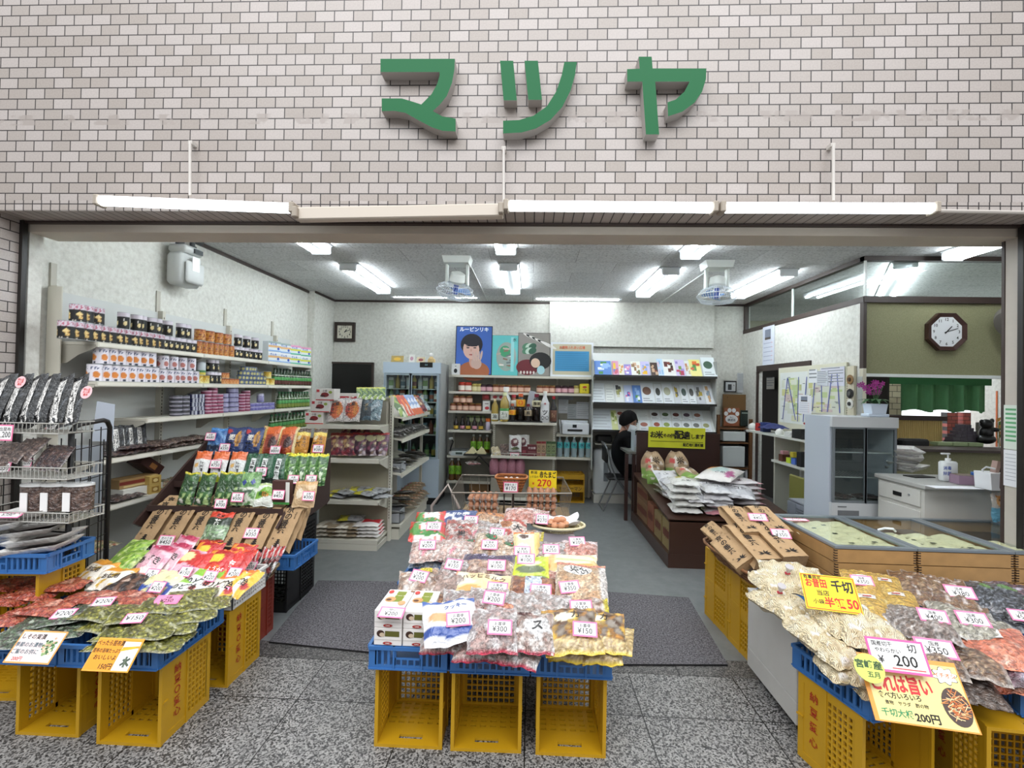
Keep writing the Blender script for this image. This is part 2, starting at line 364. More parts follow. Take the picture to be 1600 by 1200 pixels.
b=B();b.box(RX+0.012,PY-0.014,zr+0.011,RX+0.03,PY+0.004,CH-0.045);yq=Yof(1236,RX,2.8);b.box(RX+0.012,yq-0.01,zr+0.011,RX+0.03,yq+0.01,CH-0.045);struct(b,'trim_13',M('#d8dcd8',0.3))
b=B();b.box(RX-0.004,BY-0.07,zr,RX+0.05,BY-0.01,CH-0.045);struct(b,'trim_14',DARKTRIM)
y1d,y0d=Yof(1184,RX,1.3),Yof(1248,RX,1.3)
zd=P(1215,577,x=RX).z
b=B()
b.box(RX,y1d,0,RX+0.06,BY,zr-0.05);b.box(RX,PY+0.02,0,RX+0.06,y0d,zr-0.05);b.box(RX,y0d,zd,RX+0.06,y1d,zr-0.05)
struct(b,'wall_partition',WALLM)
b=B();b.box(RX-0.02,y0d-0.25,zd-0.01,RX-0.001,y1d+0.02,zd+0.07);struct(b,'trim_15',DARKTRIM)
b=B();b.box(RX-0.012,y1d-0.02,0,RX-0.001,y1d+0.04,zd-0.011);struct(b,'trim_16',DARKTRIM)
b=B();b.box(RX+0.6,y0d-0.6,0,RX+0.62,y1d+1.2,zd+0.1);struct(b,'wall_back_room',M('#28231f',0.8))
zw=P(1450,590,y=PY).z
b=B();b.box(RX+0.03,PY,zw+0.03,PXR,PY+0.06,zr-0.05);struct(b,'wall_olive',OLIVE)
b=B();b.box(RX+0.03,PY-0.02,zw,PXR,PY+0.07,zw+0.03);struct(b,'window_3',M('#dcdfdc',0.35))
b=B();b.box(RX-0.002,PY-0.02,0,RX+0.03,PY+0.03,zw+0.08);b.box(RX-0.002,PY-0.02,zw+0.08,RX+0.03,PY+0.03,zr-0.05,1);struct(b,'trim_17',[M('#cfc9b6',0.6),DARKTRIM])
xg=P(1345,650,y=PY).x
b=B();b.box(RX+0.031,PY-0.015,0.9,xg,PY+0.05,zw-0.001);struct(b,'trim_18',M('#b9bcba',0.35,metal=0.4))
zc=P(1500,706,y=PY).z
b=B();b.box(RX+0.03,PY,0,PXR,PY+0.06,zc);struct(b,'wall_olive_low',OLIVE)
b=B();b.box(RX+0.02,PY-0.06,zc,PXR,PY+0.25,zc+0.025);struct(b,'trim_19',DARKTRIM)
b=B();b.box(PXR,OY+0.1,0,PXR+0.1,9.0,CH);struct(b,'wall_right',WALLM)
b=B();b.box(RX+0.1,8.9,0,PXR,9.0,CH);struct(b,'wall_far',M('#a9a68e',0.8))
# ------------------------------------------------------------------ lamps
TUBEM=M('#f3fbff',0.5,emit=TUBE_EMIT);LAMPW=M('#dfe3e6',0.4);LAMPB=M('#c9cdd0',0.25,metal=0.3);STREET_TUBE=M('#eef8ff',0.5,emit=4.5)
def twin_lamp(loc,rz,label,cover=False,L=1.25,group='twin tube ceiling lamps'):
 t=thing('ceiling_lamp',label,'ceiling lamp',loc,(0,0,rz),group)
 b=B();b.prism([(-0.115,0),(-0.115,-0.012),(-0.045,-0.055),(0.045,-0.055),(0.115,-0.012),(0.115,0)],-L/2,L/2,T=MR(PI/2,4,'X'));b.out('lamp_housing',LAMPB,t)
 for e in(-1,1):
  b=B();b.box(-0.1,e*L/2-0.012,-0.09,0.1,e*L/2+0.012,-0.001,bev=0.01);b.out('end_cap',LAMPW,t)
 for sx in(-1,1):
  b=B();b.cyl((sx*0.078,-L/2+0.03,-0.062),(sx*0.078,L/2-0.03,-0.062),0.0165,12);b.out('tube',TUBEM,t)
 return t
def at_ceiling(px,py,z=CH-0.062):return P(px,py,z=z)
for(xa,ya,xb,yb,lab)in((540,418,602,457,'twin tube lamp on the ceiling before the pilaster corner'),(796,418,800,458,'twin tube lamp on the ceiling between the two fans'),(1047,424,1006,463,'twin tube lamp on the ceiling just beside the fan arm'),(1228,425,1158,466,'twin tube lamp on the ceiling along the glass transom'),(463,366,500,392,'twin tube lamp near the beam on the gas meter side'),(788,366,790,393,'twin tube lamp near the beam in the middle'),(1112,376,1080,400,'twin tube lamp near the beam above the goods table'),(1455,378,1492,402,'twin tube lamp near the beam above the noodle boxes')):
 a_,b_=at_ceiling(xa,ya),at_ceiling(xb,yb)
 if ya<400:cy_=max(b_.y-0.6,3.66);c_=(b_.x,cy_,CH-0.001)
 else:c_=((a_.x+b_.x)/2,(a_.y+b_.y)/2,CH-0.001)
 twin_lamp(c_,0,lab)
def bar_lamp(p,q,label,r=0.03,lit=TUBEM):
 p,q=Vector(p),Vector(q);L=(q-p).length;c=(p+q)/2
 t=thing('ceiling_lamp',label,'ceiling lamp',c,(0,0,math.atan2(q.y-p.y,q.x-p.x)),'bar lamps along the back wall')
 b=B();b.box(-L/2,-0.03,0.02,L/2,0.03,0.06,bev=0.006);b.out('lamp_housing',LAMPW,t)
 b=B();b.cyl((-L/2+0.03,0,-0.01),(L/2-0.03,0,-0.01),0.026,12);b.out('tube',lit,t)
 for e in(-1,1):
  b=B();b.box(e*L/2-0.02,-0.03,-0.035,e*L/2+0.02,0.03,0.03,bev=0.005);b.out('end_cap',LAMPW,t)
 return t
bar_lamp(P(613,461,y=7.0),P(748,463,y=7.0),'bar lamp along the back wall behind the tilted fan')
bar_lamp(P(836,465,y=7.0),P(969,466,y=7.0),'bar lamp along the back wall above the magazine rack')
g_=twin_lamp((4.35,5.75,CH-0.002),R(-32),'twin tube lamp seen through the glass above the olive wall',L=2.2,group='lamp beyond the glass')
def street_lamp_bar(x0,y0,x1,y1,label,lit=True,h=0.028):
 p,q=P(x0,y0,y=2.5),P(x1,y1,y=2.5);L=(q-p).length;c=(p+q)/2
 t=thing('facade_lamp',label,'tube lamp',c,(0,-math.atan2(q.z-p.z,q.x-p.x),0),'tube lamps along the lintel')
 b=B();b.box(-L/2-0.01,0.0,-0.005 if lit else-0.035,L/2+0.01,0.06,0.035,bev=0.006);b.out('lamp_housing',M('#cfc4b6',0.6),t)
 if lit:b=B();b.cyl((-L/2+0.02,-0.004,0),(L/2-0.02,-0.004,0),h,14);b.out('tube',STREET_TUBE,t)
 for e in(-1,1):b=B();b.box(e*L/2-0.015,-0.03,-0.03,e*L/2+0.015,0.04,0.03,bev=0.006);b.out('lamp_holder',M('#a59a8c',0.6),t)
 return t
street_lamp_bar(155,314,458,326,'lit tube lamp under the facade at the gas meter end')
street_lamp_bar(463,333,783,327,'unlit beige lamp box under the facade between two lit tubes',False)
street_lamp_bar(791,322,1116,325,'lit tube lamp under the facade in the middle')
street_lamp_bar(1128,325,1460,326,'lit tube lamp under the facade at the clock end')
for k,(x,ya,yb)in enumerate(((297,222,306),(787,231,318),(1302,226,314))):
 p,q=P(x,ya,y=2.56),P(x,yb,y=2.54)
 b=B();b.cyl(p,q,0.008,8);b.box(p.x-0.012,2.56,p.z-0.01,p.x+0.012,2.6,p.z+0.01)
 tag(b.out('lamp_conduit',M('#c5bfb8',0.5)),'thin white conduit rod rising %s'%('from the tube lamp at the gas meter end','beside the unlit lamp box','above the tube lamp at the clock end')[k],'conduit','conduit rods on the facade')
b=B();b.cyl(P(1462,330,y=2.57),P(1640,333,y=2.57),0.012,8);tag(b.out('cable_duct',M('#b9b2aa',0.5)),'horizontal white cable duct leaving the last facade lamp','cable duct')
# ------------------------------------------------------------------ green sign letters
def glyph_pts(pts,y):
 return[(P(560+x*0.375,60+yy*0.375,y=y))for x,yy in pts]
MA=[[(92,85),(402,85),(400,130),(390,185),(368,240),(340,275),(310,303),(350,325),(405,334),(405,388),(350,385),(305,370),(245,338),(195,310),(150,302),(97,303),(97,250),(180,250),(215,260),(262,275),(305,232),(328,190),(338,155),(338,140),(92,140)]]
TSU=[[(590,93),(645,93),(660,258),(605,258)],[(692,93),(748,93),(765,256),(708,256)],[(858,98),(910,98),(903,150),(885,215),(850,285),(800,340),(740,375),(680,392),(603,396),(603,343),(670,340),(730,322),(785,283),(825,220),(848,150)]]
YA=[[(1168,76),(1222,76),(1226,125),(1450,125),(1448,170),(1432,222),(1400,268),(1350,305),(1290,325),(1288,266),(1322,255),(1358,222),(1380,180),(1237,180),(1253,400),(1198,400),(1183,180),(1120,180),(1120,128),(1172,126)]]
GREEN=M('#046033',0.5,spec=0.25);SIDE=M('#a7a19c',0.5)
for nm,strokes,lab in(('MA',MA,'green katakana letter reading ma, first of the sign'),('TSU',TSU,'green katakana letter reading tsu, middle of the sign'),('YA',YA,'green katakana letter reading ya, last of the sign')):
 y0=2.53;ps=[glyph_pts(s_,y0)for s_ in strokes]
 cx_=sum(p.x for p in ps[0])/len(ps[0]);cz_=sum(p.z for p in ps[0])/len(ps[0])
 t=thing('sign_letter',lab,'sign letter',(cx_,FY,cz_),group='green sign letters')
 for s_ in ps:
  poly=[(p.x-cx_,p.z-cz_)for p in s_]
  b=B();b.prism(poly,0,0.07,T=FRONT,m=0,ms=1);b.I[0]=1
  b.out('stroke',[GREEN,SIDE],t,smooth=20)
  # ------------------------------------------------------------------ door mats
def mat_(pts,lab,z=0.012):
 q=[P(x,y,z=0.0)for x,y in pts]
 b=B();b.prism([(p.x,p.y)for p in q],0.001,z,m=0,ms=1)
 return tag(b.out('door_mat',[MATM,M('#141315',0.7)]),lab,'mat','door mats')
mat_(((420,1005),(760,1040),(760,912),(497,909)),'charcoal door mat between the goods table and the tea display')
mat_(((762,1040),(1137,1041),(1076,936),(764,913)),'charcoal door mat reaching from the goods table toward the yellow crates')
# ========== goods library
rnd=random.Random(7)
_H0=H
def H(c,a=1.0):return _H0('#%02x%02x%02x'%c if isinstance(c,tuple)else c,a)
def cellcol(x,y,scale,cols,edge=None,ew=0.12,seed=0.0):
 d,p=noise.voronoi(Vector((x*scale,y*scale,seed)))
 c=cols[int(abs(p[0].x*7.3+p[0].y*13.1+p[0].z*3.7)*10)%len(cols)]
 if edge is None:return c
 k=min(1,max(0,(d[1]-d[0])/0.35));k=0.45+0.55*k
 return tuple(int(int(edge[i:i+2],16)*(1-k)+int(c[i:i+2],16)*k)for i in(1,3,5))
def hexmix(a,b_,k):
 f=lambda q:q if isinstance(q,tuple)else tuple(int(q[i:i+2],16)for i in(1,3,5))
 a,b_=f(a),f(b_);return tuple(int(a[i]*(1-k)+b_[i]*k)for i in range(3))
def design_col(d,u,v,W,L,seed):
 c=d['base']
 for op in d.get('ops',()):
  k=op[0]
  if k=='band':
   if op[1]<=v<=op[2]:c=op[3]
  elif k=='side':
   if op[1]<=u<=op[2]:c=op[3]
  elif k=='rect':
   if op[1]<=u<=op[3]and op[2]<=v<=op[4]:c=op[5]
  elif k=='ell':
   if((u-op[1])/op[3])**2+((v-op[2])/op[4])**2<=1:c=op[5]
  elif k=='noise':
   if noise.noise(Vector((u*W*op[1],v*L*op[1],seed)))>op[2]:c=op[3]
  elif k=='noisev':
   if op[4]<=v<=op[5]and noise.noise(Vector((u*W*op[1],v*L*op[1],seed+5)))>op[2]:c=op[3]
  elif k=='cells':
   if op[4]<=v<=op[5]:c=cellcol(u*W,v*L,op[1],op[2],op[3],0.14,seed)
   if d.get('mat')is CLEAR and(u<.04 or u>.96 or v<.04 or v>.96):c=hexmix(c,'#c9c7c6',.6)
  elif k=='wave':
   if v<op[1]+op[2]*math.sin(u*op[3]+seed):c=op[4]
  elif k=='stripe':
   if math.sin((u*W*math.cos(op[2])+v*L*math.sin(op[2]))*op[1])>op[3]:c=op[4]
 if isinstance(c,tuple):c='#%02x%02x%02x'%c
 return H(c)
_me={}
def reg(key,o):
 me=o.data;bpy.data.objects.remove(o);_me[key]=me;return me
def put(me,name,label,cat,M4,group=None,parent=None):
 o=bpy.data.objects.new(name,me);COL.objects.link(o)
 o.matrix_world=M4
 if label:tag(o,label,cat,group)
 return o
def pouch_mesh(key,W,L,T,d,nu=18,nv=24,seed=0,lump=0.0,lscale=30,crimp=0.05,mat=None,taper=0.06,gather=0):
 if key in _me:return _me[key]
 def surf(u,v,top=1):
  a=abs(2*u-1);e=1-a**3
  if v<crimp or v>1-crimp:h=0.0
  else:q=abs(2*(v-crimp)/(1-2*crimp)-1);h=(1-q**2.6)**0.55
  hh=(max(e,0)**0.6)*h
  wr=0.0
  for k,(fq,ph)in enumerate(((9,1.3),(15,2.1),(23,0.4))):
   wr+=math.sin(u*fq+ph+seed*1.7+3*math.sin(v*3+seed))*(0.16/(k+1))*(0.25+abs(2*v-1)**2)
  z=hh*T/2*(1+wr*0.8)
  if lump:z+=lump*noise.noise(Vector((u*W*lscale,v*L*lscale,seed+9)))*min(1,hh*2)
  rp=0.003*math.sin(u*26+seed)*(1 if h==0 else 0.0)
  sg=1-taper*(hh**0.5)*0.6+0.05*noise.noise(Vector((0,v*4,seed)))
  sq=1-0.55*gather*max(0,(v-0.72)/0.28)**1.5
  x=(u-0.5)*W*sg*sq;y=(v-0.5)*L*(1-0.03*math.sin(u*PI))+0.004*math.sin(u*9+seed)
  bend=0.012*noise.noise(Vector((u*2.2,v*2.2,seed+3)))
  return Vector((x,y,(z*top if top>0 else z*top*0.75)+rp+bend+T*0.38))
 b=B()
 b.grid(lambda u,v:surf(u,v),nu,nv,colfn=lambda u,v:design_col(d,u,v,W,L,seed))
 bc=H(d.get('back',d['base']))
 b.grid(lambda u,v:surf(u,v,-1)-Vector((0,0,0.0006)),max(6,nu//2),max(8,nv//2),colfn=lambda u,v:bc,flip=True)
 for tx in d.get('text',()):
  s_,cu,cv,sz,colr=tx[:5];rot=tx[5]if len(tx)>5 else 0
  vs,fs=text_mesh(s_,0.02)
  o=[]
  for(x,y)in vs:
   xx,yy=x*sz*math.cos(rot)-y*sz*math.sin(rot),x*sz*math.sin(rot)+y*sz*math.cos(rot)
   u,v=min(max(cu+xx/W,0.02),0.98),min(max(cv+yy/L,0.02),0.98)
   o.append(surf(u,v)+Vector((0,0,0.0022)))
  b.add(o,fs,0,None,H(colr))
 for sh in d.get('shape',()):
  pts,colr,lift=sh[0],sh[1],(sh[2]if len(sh)>2 else 0.0012)
  cu,cv=sum(p[0]for p in pts)/len(pts),sum(p[1]for p in pts)/len(pts)
  vs=[surf(cu,cv)+Vector((0,0,lift))]
  K=3;n_=len(pts)
  for k in range(1,K+1):
   for(u,v)in pts:vs.append(surf(cu+(u-cu)*k/K,cv+(v-cv)*k/K)+Vector((0,0,lift)))
  fs=[(0,1+i,1+(i+1)%n_)for i in range(n_)]
  for k in range(K-1):fs+=[(1+k*n_+i,1+(k+1)*n_+i,1+(k+1)*n_+(i+1)%n_,1+k*n_+(i+1)%n_)for i in range(n_)]
  b.add(vs,fs,0,None,H(colr))
 return reg(key,b.out('packet',mat or d.get('mat')or FILM,smooth=60))
def ellp(cu,cv,ru,rv,n=16):return[(cu+ru*math.cos(2*PI*i/n),cv+rv*math.sin(2*PI*i/n))for i in range(n)]
def rectp(u0,v0,u1,v1,k=3):
 p=[]
 for i in range(k):p.append((u0+(u1-u0)*i/k,v0))
 for i in range(k):p.append((u1,v0+(v1-v0)*i/k))
 for i in range(k):p.append((u1-(u1-u0)*i/k,v1))
 for i in range(k):p.append((u0,v1-(v1-v0)*i/k))
 return p
 # ---- price cards
PINK=M('#ef7fa8',0.6);WHITEC=M('#f4f1ef',0.6);INK=M('#15120f',0.6);REDI=M('#d3261f',0.6);YELC=M('#f5d416',0.55);ORG=M('#ee8a1e',0.6)
def price_mesh(price,top='',w=0.075,h=0.052,border=None,back=None,ink=None,dashed=False):
 key=('price',price,top,w,h,str(border),str(back),str(ink))
 if key in _me:return _me[key]
 b=B();b.box(-w/2,-h/2,0,w/2,h/2,0.0012,0)
 m_=0.055*w+0.001
 b.box(-w/2+m_,-h/2+m_,0.0012,w/2-m_,h/2-m_,0.0016,1)
 if top:b.text(top,h*0.26,TR((0,h*0.2,0.0019)),2,fit=w*0.8)
 b.text(price,h*0.5 if top else h*0.6,TR((0,-h*(0.14 if top else 0.0),0.0019)),3 if ink is not None else 2,bold=0.008,fit=w*0.82)
 return reg(key,b.out('price',[border or PINK,back or WHITEC,INK,ink or INK],smooth=0))
_seen={}
def uniq(label):
 _seen[label]=_seen.get(label,0)+1
 return label
def facing(loc,tilt=60,rz=0):
 return MT(loc)@MR(R(rz),4,'Z')@MR(R(tilt),4,'X')
def card(px,py,y,price,on,top='',tilt=55,rz=0,w=0.075,h=0.052,lab=None,**k):
 loc=P(px,py,y=y)
 o=put(price_mesh(price,top,w,h,**k),'price_card',uniq(lab or 'pink-edged price card reading %s %s'%(price.replace('\u00a5','')+' yen',on)),'price card',facing(loc,tilt,rz),'handwritten price cards')
 PIN.append((o,px,py,tilt,rz));return o
PIN=[]
# ---- cans, jars, bottles
def can_mesh(key,r,h,colfn,n=40,nz=18,rim='#c9ccd0',mat=None):
 if key in _me:return _me[key]
 b=B()
 b.grid(lambda u,v:(r*math.sin(2*PI*u),-r*math.cos(2*PI*u),h*(0.03+0.94*v)),n,nz,colfn=lambda u,v:H(colfn(((u+0.5)%1.0),v)))
 rc=H(rim)
 b.lathe([(r*0.9,0),(r*1.02,0.001),(r*1.02,h*0.03)],n,1,col=rc)
 b.lathe([(r*1.02,h*0.97),(r*1.02,h*0.998),(r*0.95,h),(r*0.93,h*0.985),(0.001,h*0.985)],n,1,col=rc)
 return reg(key,b.out('can',[mat or CARD,M('#b8bcc0',0.3,metal=0.8)],smooth=40))
def mushroom(u,v):
 if v>0.68:return '#cfc3cd' if noise.noise(Vector((u*30,v*9,1)))<0.15 else '#b0506a'
 for c in(0.25,0.5,0.75,0.0,1.0):
  du=u-c
  if(du/0.06)**2+((v-0.42)/0.14)**2<1 or((du-0.02)/0.045)**2+((v-0.24)/0.12)**2<1:return '#e2c98a' if noise.noise(Vector((u*40,v*20,2)))<0.2 else '#b8873a'
 if v<0.1 and noise.noise(Vector((u*60,3,3)))>0:return '#b9b2a4'
 return '#0d0c0b'
def tallblk(u,v):
 if v>0.75:return '#d4ccd6'
 for c in(0.25,0.5,0.75,0.0,1.0):
  if((u-c-0.015)/0.05)**2+((v-0.35)/0.14)**2<1:return '#e4cf98'
  if abs(u-c+0.02)<0.015 and 0.45<v<0.65:return '#e8e6e0'
 return '#0e0d0c'
def whitefruit(u,v,fruit='#d9853a'):
 for c in(0.25,0.5,0.75,0.0,1.0):
  if((u-c-0.03)/0.075)**2+((v-0.38)/0.2)**2<1:return fruit
  if abs(u-c)<0.08 and 0.68<v<0.88 and noise.noise(Vector((u*70,v*20,3)))>0.05:return '#4a567a'
 if v<0.12 and abs((u*4)%1-0.2)<0.1:return '#33384a'
 return '#e6e2ea'
def amber(u,v):
 q=noise.noise(Vector((u*14,v*5,5)))
 if v>0.88:return '#a5582f'
 return '#b5621f' if q>0.15 else('#cf8f3a' if q>-0.2 else '#8a3f1c')
def gen_can(c1,c2,c3,bands=(0.2,0.75)):
 def f(u,v):
  if v>bands[1]:return c3
  if v<bands[0]:return c2
  return c1 if noise.noise(Vector((u*18,v*6,8)))<0.1 else c2
 return f
def bottle_obj(name,label,cat,loc,prof,glassm,bands,cap,group=None,rz=0,n=16,s=1.0):
 """prof (r,z) body; bands [(z0,z1,r,material,text)] paper labels; cap (r,z0,z1,material)"""
 t=thing(name,label,cat,loc,(0,0,rz),group);t.scale=(s,s,s)
 b=B();b.lathe(prof,n);b.out('body',glassm,t)
 for(z0,z1,r,m_,tx)in bands:
  b=B();b.lathe([(r,z0),(r+0.0004,z0+0.001),(r+0.0004,z1-0.001),(r,z1)],n,0)
  if tx:
   st,sz,mt=tx;vs,fs=text_mesh(st,0.02)
   b.add([((r+0.0012)*math.sin(x*sz/r),-(r+0.0012)*math.cos(x*sz/r),(z0+z1)/2+y*sz)for x,y in vs],fs,1)
   b.out('paper_label',[m_,mt],t)
  else:b.out('paper_label',m_,t)
 r,z0,z1,m_=cap
 b=B();b.lathe([(r,z0),(r,z1-0.002),(r*0.85,z1)],12);b.out('cap',m_,t)
 return t
 # ---- boxes with printed faces: face texts and shapes on front (-y) and top
def carton(name,label,cat,M4,w,d,h,col,front=(),top=(),group=None,side=(),bev=0.0015,key=None,mat=None):
 key=key or('carton',w,d,h,col,str(front),str(top),str(side))
 if key not in _me:
  b=B();b.box(-w/2,-d/2,0,w/2,d/2,h,bev=bev,col=H(col))
  def lay(items,T,fw,fh):
   e=0.0006
   for it in items:
    e+=0.0004
    if it[0]=='rect':b.box(it[1]*fw,it[2]*fh,e,it[3]*fw,it[4]*fh,e+0.0002,T=T,col=H(it[5]))
    elif it[0]=='ell':b.prism([(it[1]*fw+it[3]*fw*math.cos(a*PI/9),it[2]*fh+it[4]*fh*math.sin(a*PI/9))for a in range(18)],e,e+0.0002,T=T,col=H(it[5]))
    elif it[0]=='text':
     b.text(it[1],it[4]*fh,T@TR((it[2]*fw,it[3]*fh,e+0.0006)),col=H(it[5]),fit=(it[6]*fw if len(it)>6 else None),bold=0.02)
  lay(front,MT((0,-d/2,h/2))@FRONT,w,h)
  lay(top,MT((0,0,h)),w,d)
  lay(side,MT((w/2,0,h/2))@MR(PI/2,4,'Z')@FRONT,d,h)
  reg(key,b.out('carton',mat or CARD,smooth=0))
 return put(_me[key],name,label,cat,M4,group)
 # ---- crates
def rect_grid(b,x0,x1,z0,z1,nx,nz,bar,dep,T,m=0):
 for i in range(nx+1):
  x=x0+(x1-x0)*i/nx;b.box(x-bar/2,0,z0,x+bar/2,dep,z1,m,T)
 for k in range(nz+1):
  z=z0+(z1-z0)*k/nz;b.box(x0,0.0003,z-bar/2,x1,dep-0.0003,z+bar/2,m,T)
def crate(label,loc,rz,w,d,h,col='#b98d14',group='yellow crates',open_='front',text='',dark='#a32414',name='plastic_crate',solid=0.45):
 """a slatted plastic crate; open_='front' lies on its side with the mouth toward the street"""
 m_=M(col,0.42,vary=0.06,vscale=5);tm=M(dark,0.5)
 t=thing(name,label,'crate',loc,(0,0,rz),group)
 th=0.012
 def side(T,W_,H_,nm,txt=''):
  b=B()
  b.box(0,0,0,0.03,th,H_,T=T);b.box(W_-0.03,0,0,W_,th,H_,T=T)
  b.box(0.03,0,0,W_-0.03,th,0.035,T=T);b.box(0.03,0,H_-0.035,W_-0.03,th,H_,T=T)
  sx=0.03+(W_-0.06)*solid
  b.box(0.03,0.002,0.035,sx,th-0.002,H_-0.035,T=T)
  b.box(sx,-0.004,0.0,sx+0.012,th,H_,T=T)
  b.box(-0.004,-0.006,H_*0.5-0.004,0.03,0.0,H_*0.5+0.004,T=T)
  rect_grid(b,sx+0.012,W_-0.03,0.035,H_-0.035,max(3,int((W_-sx-0.04)/0.024)),max(5,int((H_-0.07)/0.026)),0.008,th-0.003,T)
  for k,ch in enumerate(txt):
   b.text(ch,0.045,T@TR(((0.03+sx)/2,-0.0005,H_-0.075-k*(H_-0.12)/max(1,len(txt))))@FRONT,1)
  return b.out(nm,[m_,tm],t,smooth=0)
 side(TR((-w/2,d/2,0),rz=-PI/2),d,h,'side_panel',text)
 side(TR((w/2,-d/2,0),rz=PI/2),d,h,'side_panel',text[::-1]and text)
 def lattice(T,W_,H_,nm,handle=False):
  b=B();e=0.05 if handle else 0.02
  b.box(0,0,0,W_,th,e,T=T);b.box(0,0,H_-0.02,W_,th,H_,T=T);b.box(0,0,e,0.02,th,H_-0.02,T=T);b.box(W_-0.02,0,e,W_,th,H_-0.02,T=T)
  rect_grid(b,0.02,W_-0.02,e,H_-0.02,max(4,int(W_/0.03)),max(4,int(H_/0.032)),0.007,th-0.003,T)
  return b.out(nm,m_,t,smooth=0)
 lattice(TR((-w/2+th,d/2-th-0.001,0)),w-2*th,h,'bottom_lattice')
 for(zb,nm)in((0.001,'lower_wall'),(h-th-0.001,'upper_wall')):
  b=B();sl=0.075;x0,x1=-w/2+th,w/2-th
  for(a0,a1,c0,c1)in((x0,x1,-d/2,-d/2+0.03),(x0,-0.055,-d/2+0.03,-d/2+0.055),(0.055,x1,-d/2+0.03,-d/2+0.055),(x0,x1,-d/2+0.055,-d/2+0.12)):
   b.box(a0,c0,zb,a1,c1,zb+th)
  rect_grid(b,x0,x1,-d/2+0.12,d/2-th-0.002,6,5,0.02 if zb<0.1 else 0.012,th-0.002,MT((0,0,zb+th-0.001))@Matrix(((1,0,0,0),(0,0,1,0),(0,-1,0,0),(0,0,0,1))))
  b.out(nm,m_,t,smooth=0)
 b=B();r_=0.012
 b.box(-w/2-0.004,-d/2-r_,0,-w/2+th,-d/2-0.0005,h);b.box(w/2-th,-d/2-r_,0,w/2+0.004,-d/2-0.0005,h)
 b.box(-w/2+th,-d/2-r_,0.0,w/2-th,-d/2-0.0005,th+0.002);b.box(-w/2+th,-d/2-r_,h-th-0.002,w/2-th,-d/2-0.0005,h)
 b.out('rim',m_,t,smooth=0)
 return t
def blue_tray(label,loc,rz,w,d,h=0.1,col='#3568a4',group='blue display trays',rx=0):
 m_=M(col,0.38,vary=0.05,vscale=5)
 t=thing('plastic_tray',label,'tray',loc,(rx,0,rz),group);th=0.007
 def wall_(T,W_):
  b=B();n=max(4,int(W_/0.045))
  b.box(0,0,0,W_,th,0.02,T=T);b.box(0,-0.008,h-0.016,W_,th,h,T=T)
  b.box(0,-0.006,-0.0,W_,0,0.006,T=T)
  cs=W_/2-0.06
  b.box(cs,0,0.045,cs+0.12,th,0.053,T=T)
  ex=[0,0.03,W_-0.03,W_-0.012]
  b.box(0,0,0.02,0.035,th,h-0.016,T=T);b.box(W_-0.035,0,0.02,W_,th,h-0.016,T=T)
  x=0.035
  for(g0,g1)in((0.035,cs),(cs+0.12,W_-0.035)):
   k=max(2,int((g1-g0)/0.026))
   for i in range(k+1):
    xx=g0+(g1-g0)*i/k;b.box(xx-0.006,0,0.02,xx+0.006,th,h-0.016,T=T)
  for i in range(5):
   xx=cs+0.12*i/4;b.box(xx-0.004,0,0.02,xx+0.004,th,0.045,T=T)
  b.box(cs-0.008,-0.005,0.0,cs,th,h,T=T);b.box(cs+0.12,-0.005,0,cs+0.128,th,h,T=T)
  return b.out('side_wall',m_,t,smooth=0)
 wall_(TR((-w/2,-d/2,0)),w);wall_(TR((w/2,d/2,0),rz=PI),w)
 wall_(TR((-w/2,d/2-0.008,0),rz=-PI/2),d-0.016);wall_(TR((w/2,-d/2+0.008,0),rz=PI/2),d-0.016)
 b=B();b.box(-w/2+th,-d/2+th,0,w/2-th,d/2-th,0.006);b.out('base',m_,t,smooth=0)
 return t
 # ---- basket woven of wicker: bowl between two rims
def wicker(name,label,loc,rx0,ry0,rx1,ry1,h,col='#8a5a35',rz=0,rect=False,dark='#5f3b22',tilt=0,cat='basket'):
 t=thing(name,label,cat,loc,(tilt,0,rz))
 m_,md=M(col,0.65,bump=0.4,bscale=120),M(dark,0.7)
 def ring(a,rx,ry,z):
  c,s_=math.cos(a),math.sin(a)
  if rect:k=(abs(c)**5+abs(s_)**5)**-0.2;c,s_=c*k,s_*k
  return Vector((rx*c,ry*s_,z))
 b=B();N=56;rows=max(4,int(h/0.011))
 for j in range(rows):
  f=j/(rows-1);pts=[]
  for i in range(N*2):
   a=2*PI*i/(N*2);o_=0.0025*(1 if(i//2+j)%2 else-1)
   pts.append(ring(a,rx0+(rx1-rx0)*f+o_,ry0+(ry1-ry0)*f+o_,h*f))
  b.tube(pts,0.0052,5,j%2,closed=True)
 b.out('woven_wall',[m_,md],t,smooth=60)
 b=B()
 for i in range(N):
  a=2*PI*i/N;b.tube([ring(a,rx0,ry0,0),ring(a,(rx0+rx1)/2,(ry0+ry1)/2,h*0.5),ring(a,rx1,ry1,h)],0.003,4)
 b.out('stakes',md,t)
 b=B();b.tube([ring(2*PI*i/40,rx1+0.003,ry1+0.003,h)for i in range(40)],0.009,8,closed=True);b.out('rim',m_,t)
 b=B();n=40;b.add([ring(2*PI*i/n,rx0,ry0,0.004)for i in range(n)],[tuple(range(n))]);b.out('base',md,t,smooth=0)
 return t
def egg_mesh(col='#c98f6a',r=0.021):
 key=('egg',col,r)
 if key in _me:return _me[key]
 b=B();prof=[]
 for k in range(11):
  a=-PI/2+PI*k/10;z=math.sin(a);rr=math.cos(a)*(1-0.12*z)
  prof.append((max(rr*r,0.0004),z*r*1.28))
 b.lathe(prof,14)
 return reg(key,b.out('egg',M(col,0.55,vary=0.06,vscale=30),smooth=80))
def wire(b,pts,r=0.0025,m=0,n=5,closed=False):b.tube(pts,r,n,m,closed)
